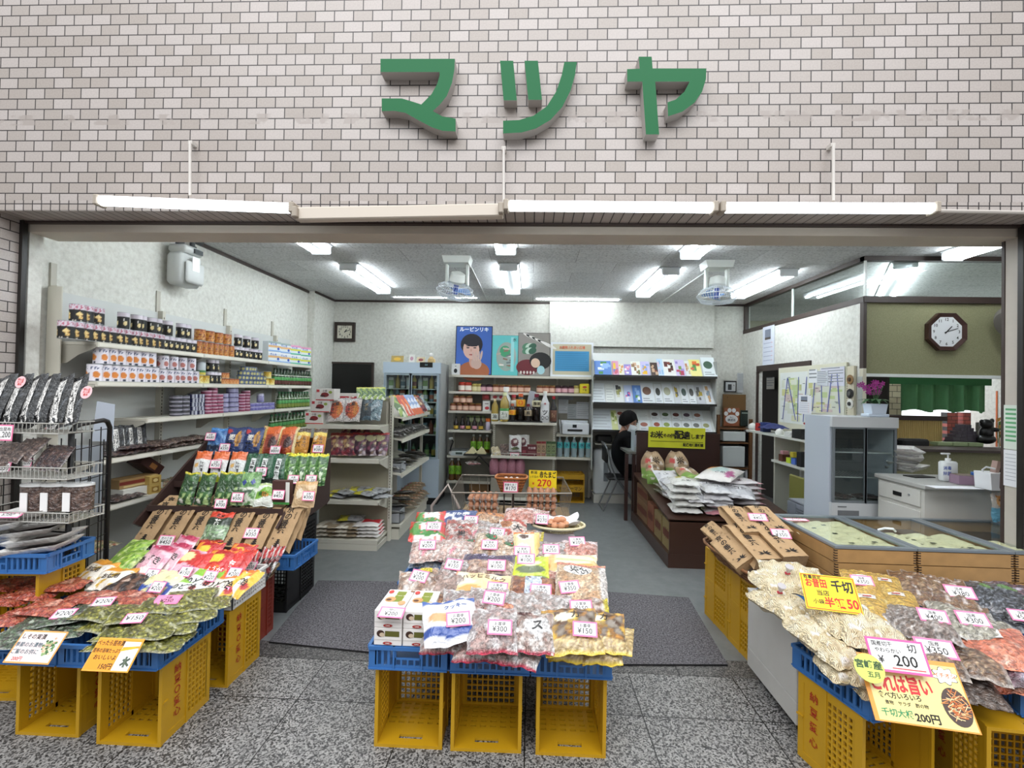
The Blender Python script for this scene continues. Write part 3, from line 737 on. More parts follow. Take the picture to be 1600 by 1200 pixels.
# ========== shelving
SHELFM=M('#cdc9bb',0.45);SHELFD=M('#b5b1a4',0.5);PEG=M('#9c988c',0.6)
def slots(b,x,y,z0,z1,m=1,along='y'):
 z=z0+0.04
 while z<z1-0.03:
  if along=='y':b.box(x-0.0006,y-0.004,z,x+0.0006,y+0.004,z+0.018,m)
  else:b.box(x-0.004,y-0.0006,z,x+0.004,y+0.0006,z+0.018,m)
  z+=0.03
SX=-2.96;SY0=Yof(153,SX,1.93);SY1=Yof(487,SX,1.9)
wall_unit=thing('wall_shelving','long cream metal shelving unit along the wall under the gas meter','shelving',(0,0,0))
b=B();b.box(LX+0.012,SY0-0.02,0.0,LX+0.03,SY1,2.27);b.out('back_panel',M('#c9cbc8',0.5),wall_unit)
uy=[SY0-0.02+0.9*k for k in range(4)]
for k,y in enumerate(uy):
 b=B();y=min(y,SY1-0.03);b.box(LX+0.03,y-0.016,0,LX+0.075,y+0.016,2.28 if k else 2.30);slots(b,LX+0.0758,y,0.1,2.25,1);b.out('upright',[SHELFM,M('#5d5a52',0.7)],wall_unit,smooth=0)
b=B();b.box(LX+0.02,SY0-0.045,0,LX+0.12,SY0-0.038,2.29);b.out('end_panel',SHELFM,wall_unit)
for y in(P(73,440,y=SY0).y,uy[1]+0.01,uy[2],min(uy[3],SY1-0.05)):
 b=B();b.box(LX+0.001,y-0.02,2.25,LX+0.012,y+0.02,2.46);b.out('wall_strap',SHELFD,wall_unit)
y3=Yof(283,SX,1.36)
LEV={1:1.925,2:1.655,3:1.375,4:1.11,5:0.775}
for k,(z,ya,yb)in enumerate(((LEV[1],SY0,SY1),(LEV[2],SY0-0.0,SY1),(LEV[3],y3-0.35,SY1),(LEV[4],SY0,SY1),(LEV[5],SY0,SY1),(0.2,SY0,SY1))):
 n=max(1,round((yb-ya)/0.9));st=(yb-ya)/n
 for i in range(n):
  b=B();q0,q1=ya+st*i+0.001,ya+st*(i+1)-0.001;dp=SX if k<5 else SX+0.03
  b.box(LX+0.08,q0,z-0.02,dp-0.012,q1,z-0.0005);b.box(dp-0.012,q0,z-0.035,dp,q1,z+0.001,0);b.box(dp+0.0002,q0+0.01,z-0.028,dp+0.0015,q1-0.01,z-0.006,1)
  b.out('shelf',[SHELFM,M('#e4e0d4',0.4)],wall_unit,smooth=0)
 for y in[ya+0.004]+[ya+st*i for i in range(1,n)]+[yb-0.006]:
  b=B();pr=[(LX+0.076,-0.13),(LX+0.12,-0.125),(LX+0.2,-0.07),(dp-0.02,-0.02),(dp-0.014,-0.001),(LX+0.076,-0.001)]
  if z>0.3:b.prism([(x,zz+z-0.021)for x,zz in pr],-0.0015,0.0015,T=MT((0,y,0))@FRONT);b.out('bracket',SHELFD,wall_unit)
  # --- cans and bottles on the wall shelves
def row_items(me,name,lab,cat,group,xs,px0,px1,z,n,rz=0,jit=0.003,scale=1.0,skip=(),r=None):
 ya,yb=Yof(px0,xs,z+0.05),Yof(px1,xs,z+0.05);out=[]
 for i in range(n):
  y=ya+(yb-ya)*(i/(n-1)if n>1 else 0)
  if i in skip:continue
  m4=MT((xs+rnd.uniform(-jit,jit),y,z))@MR(R(rz)+rnd.uniform(-.25,.25),4,'Z')
  if scale!=1:m4=m4@Matrix.Scale(scale,4)
  out.append(put(me,name,uniq(lab.replace('{}',ORD[i]).replace('{a}','')),cat,m4,group))
 return out
CX1=SX-0.055
bc=can_mesh('mushcan',0.044,0.118,mushroom);tc_=can_mesh('tallcan',0.036,0.125,tallblk);tb=can_mesh('shortblk',0.035,0.112,tallblk)
z1=LEV[1]
row_items(bc,'mushroom_can','{} black mushroom can from the street end, bottom layer of the top wall shelf','can','black mushroom cans',CX1,104,247,z1,13,rz=55)
row_items(tb,'black_can','{} small black can after the mushroom cans on the top wall shelf','can','small black cans',CX1,256,300,z1,6,rz=55)
for i,px in enumerate((122,134,150)):
 row_items(bc,'mushroom_can','%s black mushroom can of the stacked trio on the top wall shelf'%ORD[i],'can','black mushroom cans',CX1,px,px,z1+0.119,1,rz=55)
for i,px in enumerate((193,213,220,236,245,262,283,291)):
 row_items(tc_,'black_can','%s tall black can standing on the lower layer of the top wall shelf'%ORD[i],'can','tall black cans',CX1,px,px,z1+0.116,1,rz=55)
jarm=can_mesh('amberjar',0.034,0.115,amber,rim='#a9552a',mat=FILM);jarb=can_mesh('amberbig',0.045,0.105,amber,rim='#96432a',mat=FILM)
row_items(jarm,'amber_jar','{} amber jar from the black cans, bottom layer of the top wall shelf','jar','amber jars',CX1,309,360,z1,7,rz=50)
row_items(jarb,'amber_tub','{} red-lidded amber tub standing on the amber jars','jar','amber tubs',CX1,312,354,z1+0.117,4,rz=50)
row_items(tb,'black_can','{} black can between the amber jars and the tissue boxes','can','black cans by the tissue boxes',CX1,368,404,z1,6,rz=50)
row_items(tc_,'black_can','{} black can of the upper trio beside the amber tubs','can','upper black cans by the tissue boxes',CX1,372,398,z1+0.116,3,rz=50)
for k in range(4):
 for j in range(2):
  y=Yof(424+k*16.5,CX1,z1)
  tp='#dfe6ea'
  carton('snack_carton',uniq('%s pastel striped carton from the cans, %s layer, end of the top wall shelf'%(ORD[k],('lower','upper')[j])),'carton',MT((CX1,y,z1+j*0.118))@MR(R(72),4,'Z'),0.17,0.09,0.115,tp,front=(('rect',-.5,.3,.5,.5,('#e39ac0' if k>1 else '#9fb0ac')if j else '#f0f2f4'),('rect',-.5,-.1,.5,.1,'#d7d84e' if k>1 else '#e2b37a'),('text','ガム水',-0.1,0.2,.28,'#3d5bb0'),('rect',-.5,-.5,.5,-.36,'#58bb98' if k>1 else '#8fb6e2'),('ell',.3,-.2,.1,.14,'#4763bd')),group='pastel striped cartons')
z2=LEV[2]
wf=can_mesh('whitefruit',0.043,0.12,whitefruit,rim='#8c2a28');wf2=can_mesh('whitefruit2',0.04,0.11,lambda u,v:whitefruit(u,v,'#b8726a'))
row_items(wf,'fruit_can','{} white fruit can with orange picture, bottom layer under the mushroom cans','can','white cans with orange fruit',CX1,148,238,z2,8,rz=55)
row_items(wf,'fruit_can','{} white fruit can with orange picture, upper layer of the second wall shelf','can','white cans with orange fruit',CX1,157,234,z2+0.121,7,rz=55)
row_items(wf2,'fruit_can','{} white can with reddish fruit picture, lower layer of the second wall shelf','can','white cans with reddish fruit',CX1,252,303,z2,6,rz=52)
row_items(wf2,'fruit_can','{} white can with reddish fruit picture, upper layer of the second wall shelf','can','white cans with reddish fruit',CX1,254,298,z2+0.111,4,rz=52)
yw=can_mesh('yellowcan',0.04,0.075,gen_can('#d9b23f','#e8dd9a','#c9a02f'));gc=can_mesh('greycan',0.037,0.12,lambda u,v:'#c7cdd0' if v>0.35 else('#4c8a58' if v>0.2 else '#d9c85a'))
row_items(yw,'pineapple_can','{} short yellow can after the fruit cans','can','short yellow cans',CX1,309,320,z2,2);row_items(gc,'grey_can','grey can with green band on top of the two yellow cans','can',None,CX1,314,314,z2+0.076,1)
row_items(tb,'black_can','{} black can of the bottom trio beside the yellow cans','can','black cans by the yellow cans',CX1,327,339,z2,3);row_items(tb,'black_can','{} black can of the top pair beside the yellow cans','can','black cans by the yellow cans',CX1,329,336,z2+0.112,2)
oc=can_mesh('orangecan',0.036,0.055,gen_can('#c97a3a','#d8a06a','#a85a2a'))
row_items(oc,'small_can','{} short orange can, bottom layer on the second wall shelf','can','short orange cans',CX1,346,367,z2,5);row_items(oc,'small_can','{} short orange can, upper layer on the second wall shelf','can','short orange cans',CX1,347,352,z2+0.056,2)
tuna=can_mesh('tuna',0.04,0.046,lambda u,v:'#2c4a7c' if v<0.25 or v>0.8 else('#c9c07a' if(u*6)%1<0.6 else '#34548a'),n=18,nz=8)
for j,(a,c,n)in enumerate(((375,410,7),(376,410,7),(378,405,6),(382,396,4))):
 row_items(tuna,'tuna_can','{} flat blue and gold tin in %s layer of the tin pyramid'%('the bottom','the second','the third','the top')[j],'can','blue and gold tins',CX1,a,c,z2+j*0.047,n,scale=1.0)
row_items(yw,'corn_can','{} yellow can beside the oil bottles','can','yellow cans beside the oil bottles',CX1,414,423,z2,2);row_items(yw,'corn_can','yellow can standing on two others beside the oil bottles','can',None,CX1,418,418,z2+0.076,1)
DG=M('#1d3a1c',0.15,coat=0.5);LG=M('#39562a',0.15,coat=0.5);GLB=M('#58a05a',0.6);REDB=M('#5a2a22',0.6);CAPG=M('#1f6a3c',0.4)
def small_bottles(z,lab,px0,px1,n,dark,group):
 ya,yb=Yof(px0,CX1,z+0.08),Yof(px1,CX1,z+0.08);first=None
 prof=[(0.026,0),(0.03,0.005),(0.03,0.11),(0.024,0.135),(0.0125,0.16),(0.0115,0.185)]
 for i in range(n):
  y=ya+(yb-ya)*i/(n-1)
  if first is None:first=bottle_obj('oil_bottle',lab.replace('{}',ORD[i]),'bottle',(CX1,y,z),prof,DG if dark else LG,[(0.012,0.055,0.0305,REDB if dark else M('#7d8a3a',.5),None),(0.06,0.098,0.0305,GLB,None),(0.112,0.122,0.0285,M('#d8d8c8',.5),None)],(0.0135,0.18,0.2,CAPG if not dark else M('#14301c',.4)),group)
  else:dup(first,(CX1,y,z),label=lab.replace('{}',ORD[i]))
small_bottles(z2,'{} dark oil bottle with green label at the far end of the second wall shelf',429,483,13,True,'dark oil bottles')
small_bottles(LEV[3],'{} olive-coloured bottle on the third wall shelf beneath the dark oil bottles',436,480,11,False,'olive-coloured bottles')
small_bottles(LEV[4],'{} green bottle with white neck band on the fourth wall shelf',424,484,12,False,'green bottles on the fourth wall shelf')
z3=LEV[3]
tins={'silver':can_mesh('tin_s',0.046,0.034,lambda u,v:'#8f8d98' if 0.3<v<0.7 else '#2d2b36',n=18,nz=6),'navy':can_mesh('tin_n',0.04,0.036,lambda u,v:'#1c2150' if(u*8)%1<0.7 else '#d0d2dc',n=18,nz=6),'pink':can_mesh('tin_p',0.043,0.03,lambda u,v:'#8d3556' if v<0.55 else '#cfa9b8',n=18,nz=6),'lilac':can_mesh('tin_l',0.04,0.046,lambda u,v:'#a8a4c4' if v>0.3 else '#5c5680',n=18,nz=6)}
for kd,cnt in(('silver',((275,5),(287,5))),('navy',((302,5),(312,5))),('pink',((322,7),(332,8),(341,6))),('lilac',((350,4),(361,6),(366,6))),('pink',((376,6),(384,7)))):
 hh={'silver':.035,'navy':.037,'pink':.031,'lilac':.047}[kd]
 for px,n in cnt:
  for j in range(n):
   row_items(tins[kd],'flat_tin','%s tin from the bottom of the %s %s tin stack'%(ORD[j],{275:'first',287:'second',302:'first',312:'second',322:'first',332:'second',341:'third',350:'first',361:'second',366:'third',376:'fourth',384:'fifth'}[px],kd),'tin','flat %s tins'%kd,CX1,px,px,z3+j*hh,1)
lc=can_mesh('lilaccan',0.036,0.04,gen_can('#8a86c0','#6a66a8','#b7b4da'))
for j in range(2):row_items(lc,'lilac_can','{} lilac cup, %s layer beside the olive-coloured bottles'%('lower','upper')[j],'can','lilac cups',CX1,392,424,z3+j*0.041,7)
pc=can_mesh('lilactall',0.036,0.1,gen_can('#a9a6c9','#7f7cae','#cdcbe0'))
row_items(pc,'lilac_can','single tall lilac can standing on the lilac cups','can',None,CX1,407,407,z3+0.083,1)
z4=LEV[4]
KELP=dict(base='#151719',ops=[('noise',35,0.25,'#2b2f33'),('noise',60,0.38,'#5b6066')],mat=CLEAR)
def kelp(key,txt,W=0.15,L=0.3):return pouch_mesh(key,W,L,0.03,dict(KELP,shape=[(rectp(.36,.04,.72,.9),'#ece9e4',.0022)],text=[(c,.54,.78-.17*i,.052,'#111111')for i,c in enumerate(txt)]),seed=len(txt)+3,nu=14,nv=18)
kp=kelp('kelp_sm','山出昆布')
def stand(me,name,lab,cat,px,pyb,y,h,tilt=72,rz=0,group=None,s=1.0,flip=0):
 """stand a packet: its bottom edge at pixel (px, pyb) on the plane y, leaning back; h is its length"""
 p=P(px,pyb,y=y)
 m4=MT(p)@MR(R(rz),4,'Z')@MR(R(tilt),4,'X')@MT((0,h*s/2,0.0))@Matrix.Scale(s,4)
 return put(me,name,uniq(lab),cat,m4,group)
for i,(px,rz)in enumerate(((181,62),(190,62),(203,60),(217,58))):
 p=(SX-0.08,Yof(px,SX-0.08,z4+0.1),z4+0.002)
 put(kp,'kelp_packet',uniq('%s black kelp packet with white strip on the fourth wall shelf'%ORD[i]),'packet',MT(p)@MR(R(rz),4,'Z')@MR(R(74),4,'X')@MT((0,0.11,0))@Matrix.Scale(0.74,4),'kelp packets on the wall shelf')
DRY=[dict(base='#4b2f2c',ops=[('cells',55,['#3a2326','#5d3a34','#2c1d2c','#7a5a4c'],'#1c1416',0,1)],mat=CLEAR),dict(base='#7d5f50',ops=[('cells',60,['#8a6f60','#6b4f46','#a48c7e','#54403a'],'#3a2c28',0,1)],mat=CLEAR)]
dm=[pouch_mesh('dry%d'%i,0.16,0.22,0.045,DRY[i],seed=i+2,lump=0.006)for i in range(2)]
def lay(me,name,lab,cat,p,rz=0,tx=0,ty=0,group=None,s=1.0):
 m4=MT(p)@MR(R(rz),4,'Z')@MR(R(ty),4,'Y')@MR(R(tx),4,'X')
 if s!=1:m4=m4@(Matrix.Scale(s,4)if not isinstance(s,tuple)else Matrix.Diagonal((s[0],s[1],s[2],1)))
 return put(me,name,uniq(lab)if lab else None,cat,m4,group)
for i,px in enumerate((176,192,208,222,236,250,264,278,290,300,309)):
 k=0 if px<230 else 1
 for j in range(2 if i%3 else 1):
  lay(dm[k],'dried_food_packet','%s %s dried packet %s from the street end of the fourth wall shelf'%(ORD[i],('purple','brown')[k],('lying','stacked')[j]),'packet',(SX-0.1,Yof(px,SX-0.1,z4),z4+0.0+0.03*j),90+rnd.uniform(-12,12),rnd.uniform(-4,4),0,'dried packets on the wall shelf')
z5=LEV[5]
for i,px in enumerate((175,186,197)):lay(dm[0],'dried_food_packet','%s purple dried packet on the fifth wall shelf'%ORD[i],'packet',(SX-0.1,Yof(px,SX-0.1,z5),z5),88,group='dried packets on the fifth shelf')
carton('noodle_carton','long tan carton with red pattern on the fifth wall shelf','carton',MT((SX-0.14,Yof(207,SX-.14,z5),z5+0.072))@MR(R(80),4,'Z'),0.3,0.13,0.07,'#9a7a4c',front=(('rect',-.5,-.1,.5,.25,'#7a2d22'),('rect',-.4,-.4,.4,-.2,'#c9b27c')))
carton('white_carton','flat white carton under the tan carton on the fifth wall shelf','carton',MT((SX-0.12,Yof(212,SX-.12,z5),z5))@MR(R(82),4,'Z'),0.32,0.15,0.07,'#d5d3ca',front=(('rect',.1,-.3,.4,.2,'#7f8a84'),))
for j in range(2):carton('small_carton','small yellow patterned box, %s of two on the fifth wall shelf'%('lower','upper')[j],'carton',MT((SX-0.05,Yof(236,SX-.05,z5),z5+j*0.071))@MR(R(75),4,'Z'),0.09,0.09,0.07,'#b99c56',front=(('rect',-.3,-.3,.3,.3,'#8d6a2c'),('ell',0,0,.2,.2,'#d4bd80')))
carton('dark_carton','dark red box leaning open on top of the tan carton','carton',MT((SX-0.16,Yof(222,SX-.16,z5),z5+0.18))@MR(R(80),4,'Z')@MR(R(38),4,'Y'),0.2,0.14,0.08,'#3a1a14',front=(('rect',-.1,-.3,.2,.2,'#8a5a2a'),))
CRK=pouch_mesh('cracker',0.16,0.26,0.04,dict(base='#b7a78c',ops=[('cells',40,['#c9b48a','#a55a3c','#d6c9a6','#7f8a54'],'#8a7a60',0,1)],mat=CLEAR),seed=4,lump=0.004)
for i,(px,q)in enumerate(((246,0),(256,.01),(266,.02),(277,.01),(287,.02))):lay(CRK,'cracker_packet','%s striped cracker packet after the small yellow boxes'%ORD[i],'packet',(SX-0.1,Yof(px,SX-0.1,z5),z5+q),84+i*3,group='cracker packets on the wall shelf')
for i,(px,py)in enumerate(((205,690),(225,700),(240,690),(215,705))):pass
# ------------------------------------------------------------------ gas meter
g=thing('gas_meter','white gas meter with dark pipes high on the side wall','gas meter',P(268,415,x=LX+0.001))
GM=M('#c9ccca',0.45);IRON=M('#3c3f40',0.6)
gp=g.location.copy();s_=1.0
b=B();b.box(0.04,-0.13,-0.19,0.2,0.13,0.1,bev=0.03);b.box(0.2,-0.11,-0.17,0.24,0.11,0.03,bev=0.02);b.out('body',GM,g,smooth=50)
b=B();b.box(0.05,-0.12,0.1,0.22,0.12,0.17,bev=0.02);b.out('top_housing',GM,g,smooth=50)
b=B();b.box(0.221,-0.02,0.11,0.235,0.08,0.15);b.out('dial_window',M('#4b4f50',0.2),g)
b=B();b.box(0.242,-0.06,-0.06,0.244,0.03,0.07);b.out('paper_tag',M('#eef0ef',0.7),g)
b=B();b.tube([(0.0,-0.5,0.33),(0.1,-0.4,0.32),(0.12,-0.1,0.3),(0.13,-0.07,0.26),(0.13,-0.07,0.165)],0.024,10);b.tube([(0.12,-0.1,0.3),(0.12,0.16,0.27),(0.12,0.2,0.27)],0.03,10);b.tube([(0.13,0.08,0.29),(0.13,0.08,0.165)],0.022,10)
b.lathe([(0.035,0),(0.035,0.03)],8,T=MT((0.13,-0.07,0.17)));b.lathe([(0.035,0),(0.035,0.03)],8,T=MT((0.13,0.08,0.17)));b.out('pipes',IRON,g,smooth=50)
ck=thing('wall_clock','small square dark-framed clock on the back wall by the pilaster','clock',P(540,519,y=BY-0.002),(0,0,0))
w_=(P(556,519,y=BY)-P(525,519,y=BY)).x/2;h_=(P(540,504,y=BY)-P(540,534,y=BY)).z/2
b=B();b.box(-w_,-0.05,-h_,w_,0,-h_+0.05);b.box(-w_,-0.05,h_-0.05,w_,0,h_);b.box(-w_,-0.05,-h_+0.05,-w_+0.04,0,h_-0.05);b.box(w_-0.04,-0.05,-h_+0.05,w_,0,h_-0.05);b.out('frame',M('#2f211b',0.4),ck)
b=B();b.box(-w_+0.04,-0.03,-h_+0.05,w_-0.04,-0.02,h_-0.05,0)
for k in range(12):b.text(str(k or 12),0.05,MT((0.09*math.sin(k*PI/6),-0.0315,0.085*math.cos(k*PI/6)))@FRONT,1)
b.out('dial',[M('#ded9c8',0.5),INK],ck,smooth=0)
for nm,an,ln,wd in(('hour_hand',R(38),0.05,0.007),('minute_hand',R(68),0.08,0.004)):
 b=B();b.box(-wd,-0.035,-0.01,wd,-0.033,ln,T=MR(an,4,'Y'));b.out(nm,INK,ck)
# ========== tea display, left tables
BROWN=M('#3e2d29',0.4,coat=0.2);YELLOWC='#d3a40c'
def crate_at(label,px0,px1,py,d,h,w=None,**k):
 p0,p1=P(px0,py,z=0),P(px1,py+(px1-px0)*0.02,z=0)
 return crate(label,((p0.x+p1.x)/2,p0.y+d/2,0),0,w or(p1.x-p0.x),d,h,**k)
crate('yellow crate on its side under the sign card showing kelp',(-1.80,2.21,0),0,0.295,0.31,0.375,text='納豆○愛心')
crate('yellow crate on its side under the sign card showing herbs',(-2.22,2.24,0),0,0.3,0.31,0.375,text='納豆○愛心')
crate('yellow crate behind the pickle trays beneath the white basket',(-1.77,2.62,0),0,0.29,0.29,0.41,text='納豆○愛心')
crate('yellow crate behind the herb sign crate',(-2.25,2.62,0),0,0.3,0.3,0.375)
blue_tray('blue tray carrying pickle packets at the street corner',(-1.86,2.21,0.377),0,0.46,0.44)
blue_tray('blue tray carrying red and green packets beside the pickle tray',(-2.35,2.21,0.377),0,0.5,0.44)
RC='#7c2c1e'
crate('dark red crate under the wicker edge beside the door mat',(-1.87,3.0,0),0,0.3,0.16,0.4,col=RC,group='red crates',name='red_crate')
crate('black crate, lower of two under the tea display',(-1.93,3.52,0),R(0),0.36,0.42,0.33,col='#121213',group='black crates',name='black_crate')
crate('black crate, upper of two under the tea display',(-1.93,3.55,0.335),R(0),0.36,0.4,0.27,col='#121213',group='black crates',name='black_crate')
crate('red crate hidden behind the yellow crate under the tea bags',(-2.4,3.1,0),0,0.5,0.3,0.4,col=RC,group='red crates',name='red_crate')
crate('black crate behind the red crates beneath the tea steps',(-2.5,3.55,0),0,0.5,0.4,0.6,col='#121213',group='black crates',name='black_crate')
blue_tray('blue tray with raised handles under the kraft tea bags',(-2.17,3.22,0.41),0,1.2,0.34,h=0.1)
def white_tray(label,loc,w,d,h=0.13,rz=0):
 m_=M('#dcdad7',0.4);t=thing('white_basket',label,'basket',loc,(0,0,rz),'white slotted baskets')
 def wl(T,W_):
  b=B();b.box(0,0,0,W_,0.005,0.012,T=T);b.box(0,-0.01,h-0.014,W_,0.006,h,T=T);b.box(0,0,0.012,0.012,0.005,h-0.014,T=T);b.box(W_-0.012,0,0.012,W_,0.005,h-0.014,T=T)
  rect_grid(b,0.012,W_-0.012,0.012,h-0.014,int(W_/0.022),5,0.007,0.005,T);b.out('slotted_wall',m_,t,smooth=0)
 wl(TR((-w/2,-d/2,0)),w);wl(TR((w/2,d/2,0),rz=PI),w);wl(TR((-w/2,d/2,0),rz=-PI/2),d);wl(TR((w/2,-d/2,0),rz=PI/2),d)
 b=B();b.box(-w/2+.004,-d/2+.004,0,w/2-.004,d/2-.004,0.004);b.out('base',m_,t)
 return t
white_tray('white slotted basket of sweets at the corner by the door mat',(-1.80,2.63,0.415),0.38,0.32)
white_tray('white slotted basket of sweets beside the corner basket',(-2.22,2.66,0.405),0.42,0.34)
wicker('wicker_tray','wicker tray edge showing under the black candy sticks',(-1.92,2.93,0.402),0.24,0.1,0.27,0.12,0.06,col='#a08560',rect=True,dark='#5a4128')
DX0,DX1=-2.72,-1.75
disp=thing('tea_display_rack','dark brown stepped display rack holding bagged tea','display rack',(0,0,0))
for X,nm in((DX1,'side_board'),(DX0-0.06,'side_board')):
 poly=[(3.2,0.62),(3.3,0.6),(3.92,0.64),(3.97,0.66),(3.97,1.2),(3.9,1.2),(3.14,0.66)]
 b=B();b.prism(poly,-0.009,0.009,T=Matrix(((0,0,1,X),(1,0,0,0),(0,1,0,0),(0,0,0,1))));b.out(nm,BROWN,disp,smooth=0)
STEPS=((3.3,0.735),(3.55,0.86),(3.8,1.035))
for k,(y,z)in enumerate(STEPS):
 b=B();b.box(DX0-0.05,y-0.05,z-0.015,DX1-0.01,y+0.14,z-0.002);b.out('step',BROWN,disp);b=B();b.box(DX0-0.05,y-0.06,z-0.015,DX1-0.01,y-0.051,z+0.03);b.out('lip',BROWN,disp)
b=B();b.box(DX0-0.05,3.95,0.62,DX1-0.01,3.965,1.2);b.out('back_board',BROWN,disp)
TG=dict(base='#2f5a2c',ops=[('noise',22,0.1,'#4d7d3a'),('noise',40,0.3,'#7fa860'),('noisev',30,0.25,'#d8e6c8',0.1,0.55),('band',0.9,1,'#d9cf2a')])
tea={'dkgreen':pouch_mesh('tea_dk',0.125,0.26,0.06,dict(base='#274a24',ops=[('noise',18,0.15,'#3a6632'),('noisev',26,0.2,'#9fb877',0.0,0.5),('ell',.3,.12,.14,.06,'#e8e6da'),('band',.92,1,'#c9bf25')]),seed=1),'checker':pouch_mesh('tea_ck',0.16,0.25,0.05,dict(base='#5d8a4e',ops=[('noise',30,0.1,'#86ae72'),('noisev',18,0.0,'#d3dcc8',0.0,0.5),('noisev',26,0.2,'#47604a',0.0,0.5)],shape=[([(.3,.78),(.42,.68),(.3,.58),(.18,.68)],'#2c3f86'),([(.72,.78),(.84,.68),(.72,.58),(.6,.68)],'#2c3f86')]),seed=2),'orange':pouch_mesh('tea_or',0.13,0.26,0.05,dict(base='#dfe0dc',ops=[('band',.72,1,'#dd6a33'),('wave',.2,.04,9,'#9aa52c'),('ell',.3,.55,.14,.07,'#e6b76a')],text=[('上玉露',.62,.5,.03,'#333333',-PI/2)]),seed=3),'whitelab':pouch_mesh('tea_wl',0.16,0.25,0.05,dict(base='#1f4a32',ops=[('stripe',300,0,.6,'#2f6a48'),('band',.0,.2,'#26322c')],shape=[(rectp(.36,.12,.66,.82),'#e2e6e2')],text=[('玉',.51,.66,.042,'#222222'),('露',.51,.46,.042,'#222222'),('茶',.51,.27,.042,'#222222')]),seed=4),'yelltop':pouch_mesh('tea_yt',0.12,0.27,0.05,TG,seed=5),'blue':pouch_mesh('tea_bl',0.19,0.26,0.05,dict(base='#2d5f9e',ops=[('stripe',90,.8,.5,'#6f9fd0'),('band',0,.35,'#1e2b44'),('noisev',24,.2,'#56779c',0,.4),('band',.9,1,'#4f8fcf')]),seed=6),'navy':pouch_mesh('tea_nv',0.18,0.25,0.06,dict(base='#22386c',ops=[('ell',.72,.55,.13,.3,'#c98f2e'),('ell',.74,.52,.07,.2,'#7a4f1c'),('ell',.2,.82,.14,.08,'#c23a3a'),('band',0,.12,'#3f4f66')],text=[('麦',.42,.6,.06,'#f3efe4'),('茶',.36,.28,.075,'#0c0c10')]),seed=7),'copper':pouch_mesh('tea_cp',0.19,0.28,0.06,dict(base='#8a2f1a',ops=[('stripe',60,0,.1,'#c8642a'),('band',.72,1,'#d5601f'),('side',0,.17,'#c9a95c'),('ell',.6,.45,.2,.2,'#3a1612'),('side',.88,1,'#d8c48a')],text=[('む',.1,.5,.05,'#2a1a0c'),('ぎ',.1,.32,.05,'#2a1a0c')]),seed=8),'gold':pouch_mesh('tea_gd',0.125,0.27,0.06,dict(base='#c98a2c',ops=[('band',.86,1,'#4a3424'),('band',.74,.86,'#e8cc62'),('band',0,.1,'#a35520'),('ell',.5,.04,.4,.06,'#d9cfd6'),('ell',.3,.66,.16,.08,'#e9d9b0')],text=[('茶',.28,.4,.055,'#1d120c'),('ほうじ',.72,.5,.032,'#1d120c',-PI/2)]),seed=9),'lime':pouch_mesh('tea_lm',0.15,0.17,0.04,dict(base='#dfe3d8',ops=[('wave',.75,.12,6,'#7cae3c'),('wave',.4,.1,5,'#e9ede2'),('ell',.55,.5,.2,.1,'#c98a3a'),('band',.88,1,'#b9c98c')],text=[('青汁',.45,.5,.035,'#2f6a2a')]),seed=10),'tan':pouch_mesh('tea_tn',0.17,0.2,0.04,dict(base='#cdae84',ops=[('band',.84,1,'#c69a60'),('ell',.3,.5,.16,.2,'#e3d6bd')]),seed=11),}
def tea_row(items,row,yb):
 y,z=STEPS[row]
 for i,(px,kd,lab,s)in enumerate(items):
  me=tea[kd];L_={'lime':.17,'tan':.2}.get(kd,.26)
  stand(me,'tea_packet',lab,'tea packet',px,yb+(px-300)*0.02,y-0.03,L_,tilt=70,group='tea packets on the %s step'%('lowest','middle','top')[row],s=s)
tea_row([(291,'dkgreen','dark green tea packet at the wall end of the lowest step',.92),(318,'dkgreen','second dark green tea packet on the lowest step',.92),(347,'dkgreen','third dark green tea packet on the lowest step',.95),(361,'dkgreen','fourth dark green tea packet, beside the blue-diamond packet',.95),(385,'checker','pale green tea packet printed with two blue diamonds',.98),(412,'lime','white and lime packet on the lowest step',1.0),(474,'tan','tan packet at the aisle end of the lowest step',.95)],0,790)
carton('tea_carton','small brown carton behind the 450 yen card on the lowest step','carton',MT(P(441,787,y=3.29)),0.13,0.05,0.17,'#4b2d28',front=(('rect',-.5,-.5,.5,-.4,'#3f8a3c'),('rect',.28,-.4,.5,.45,'#dcdcd4')))
tea_row([(310,'orange','orange-topped white tea packet at the wall end of the middle step',.98),(338,'orange','orange-topped tea packet carrying a price card',.98),(366,'orange','orange-topped tea packet next to the white-labelled ones',.98),(392,'whitelab','green tea packet with white strip label, first of three',.95),(410,'whitelab','green tea packet with white strip label behind the 800 yen card',.95),(432,'whitelab','green tea packet with white strip label, last of three',.95),(450,'yelltop','yellow-edged green tea packet, first of four on the middle step',.95),(467,'yelltop','yellow-edged green tea packet, second of four on the middle step',.95),(483,'yelltop','yellow-edged green tea packet, third of four on the middle step',.95),(497,'yelltop','yellow-edged green tea packet, last of four on the middle step',.95)],1,755)
tea_row([(337,'blue','sky blue tea packet at the wall end of the top step',.9),(364,'navy','navy barley tea packet, first of two',.95),(393,'navy','navy barley tea packet, second of two',.95),(422,'copper','copper and gold barley packet, first of two',.95),(446,'copper','copper and gold barley packet, second of two',.95),(470,'gold','golden roasted tea packet, first of two',.92),(496,'gold','golden roasted tea packet, last on the top step',.92)],2,711)
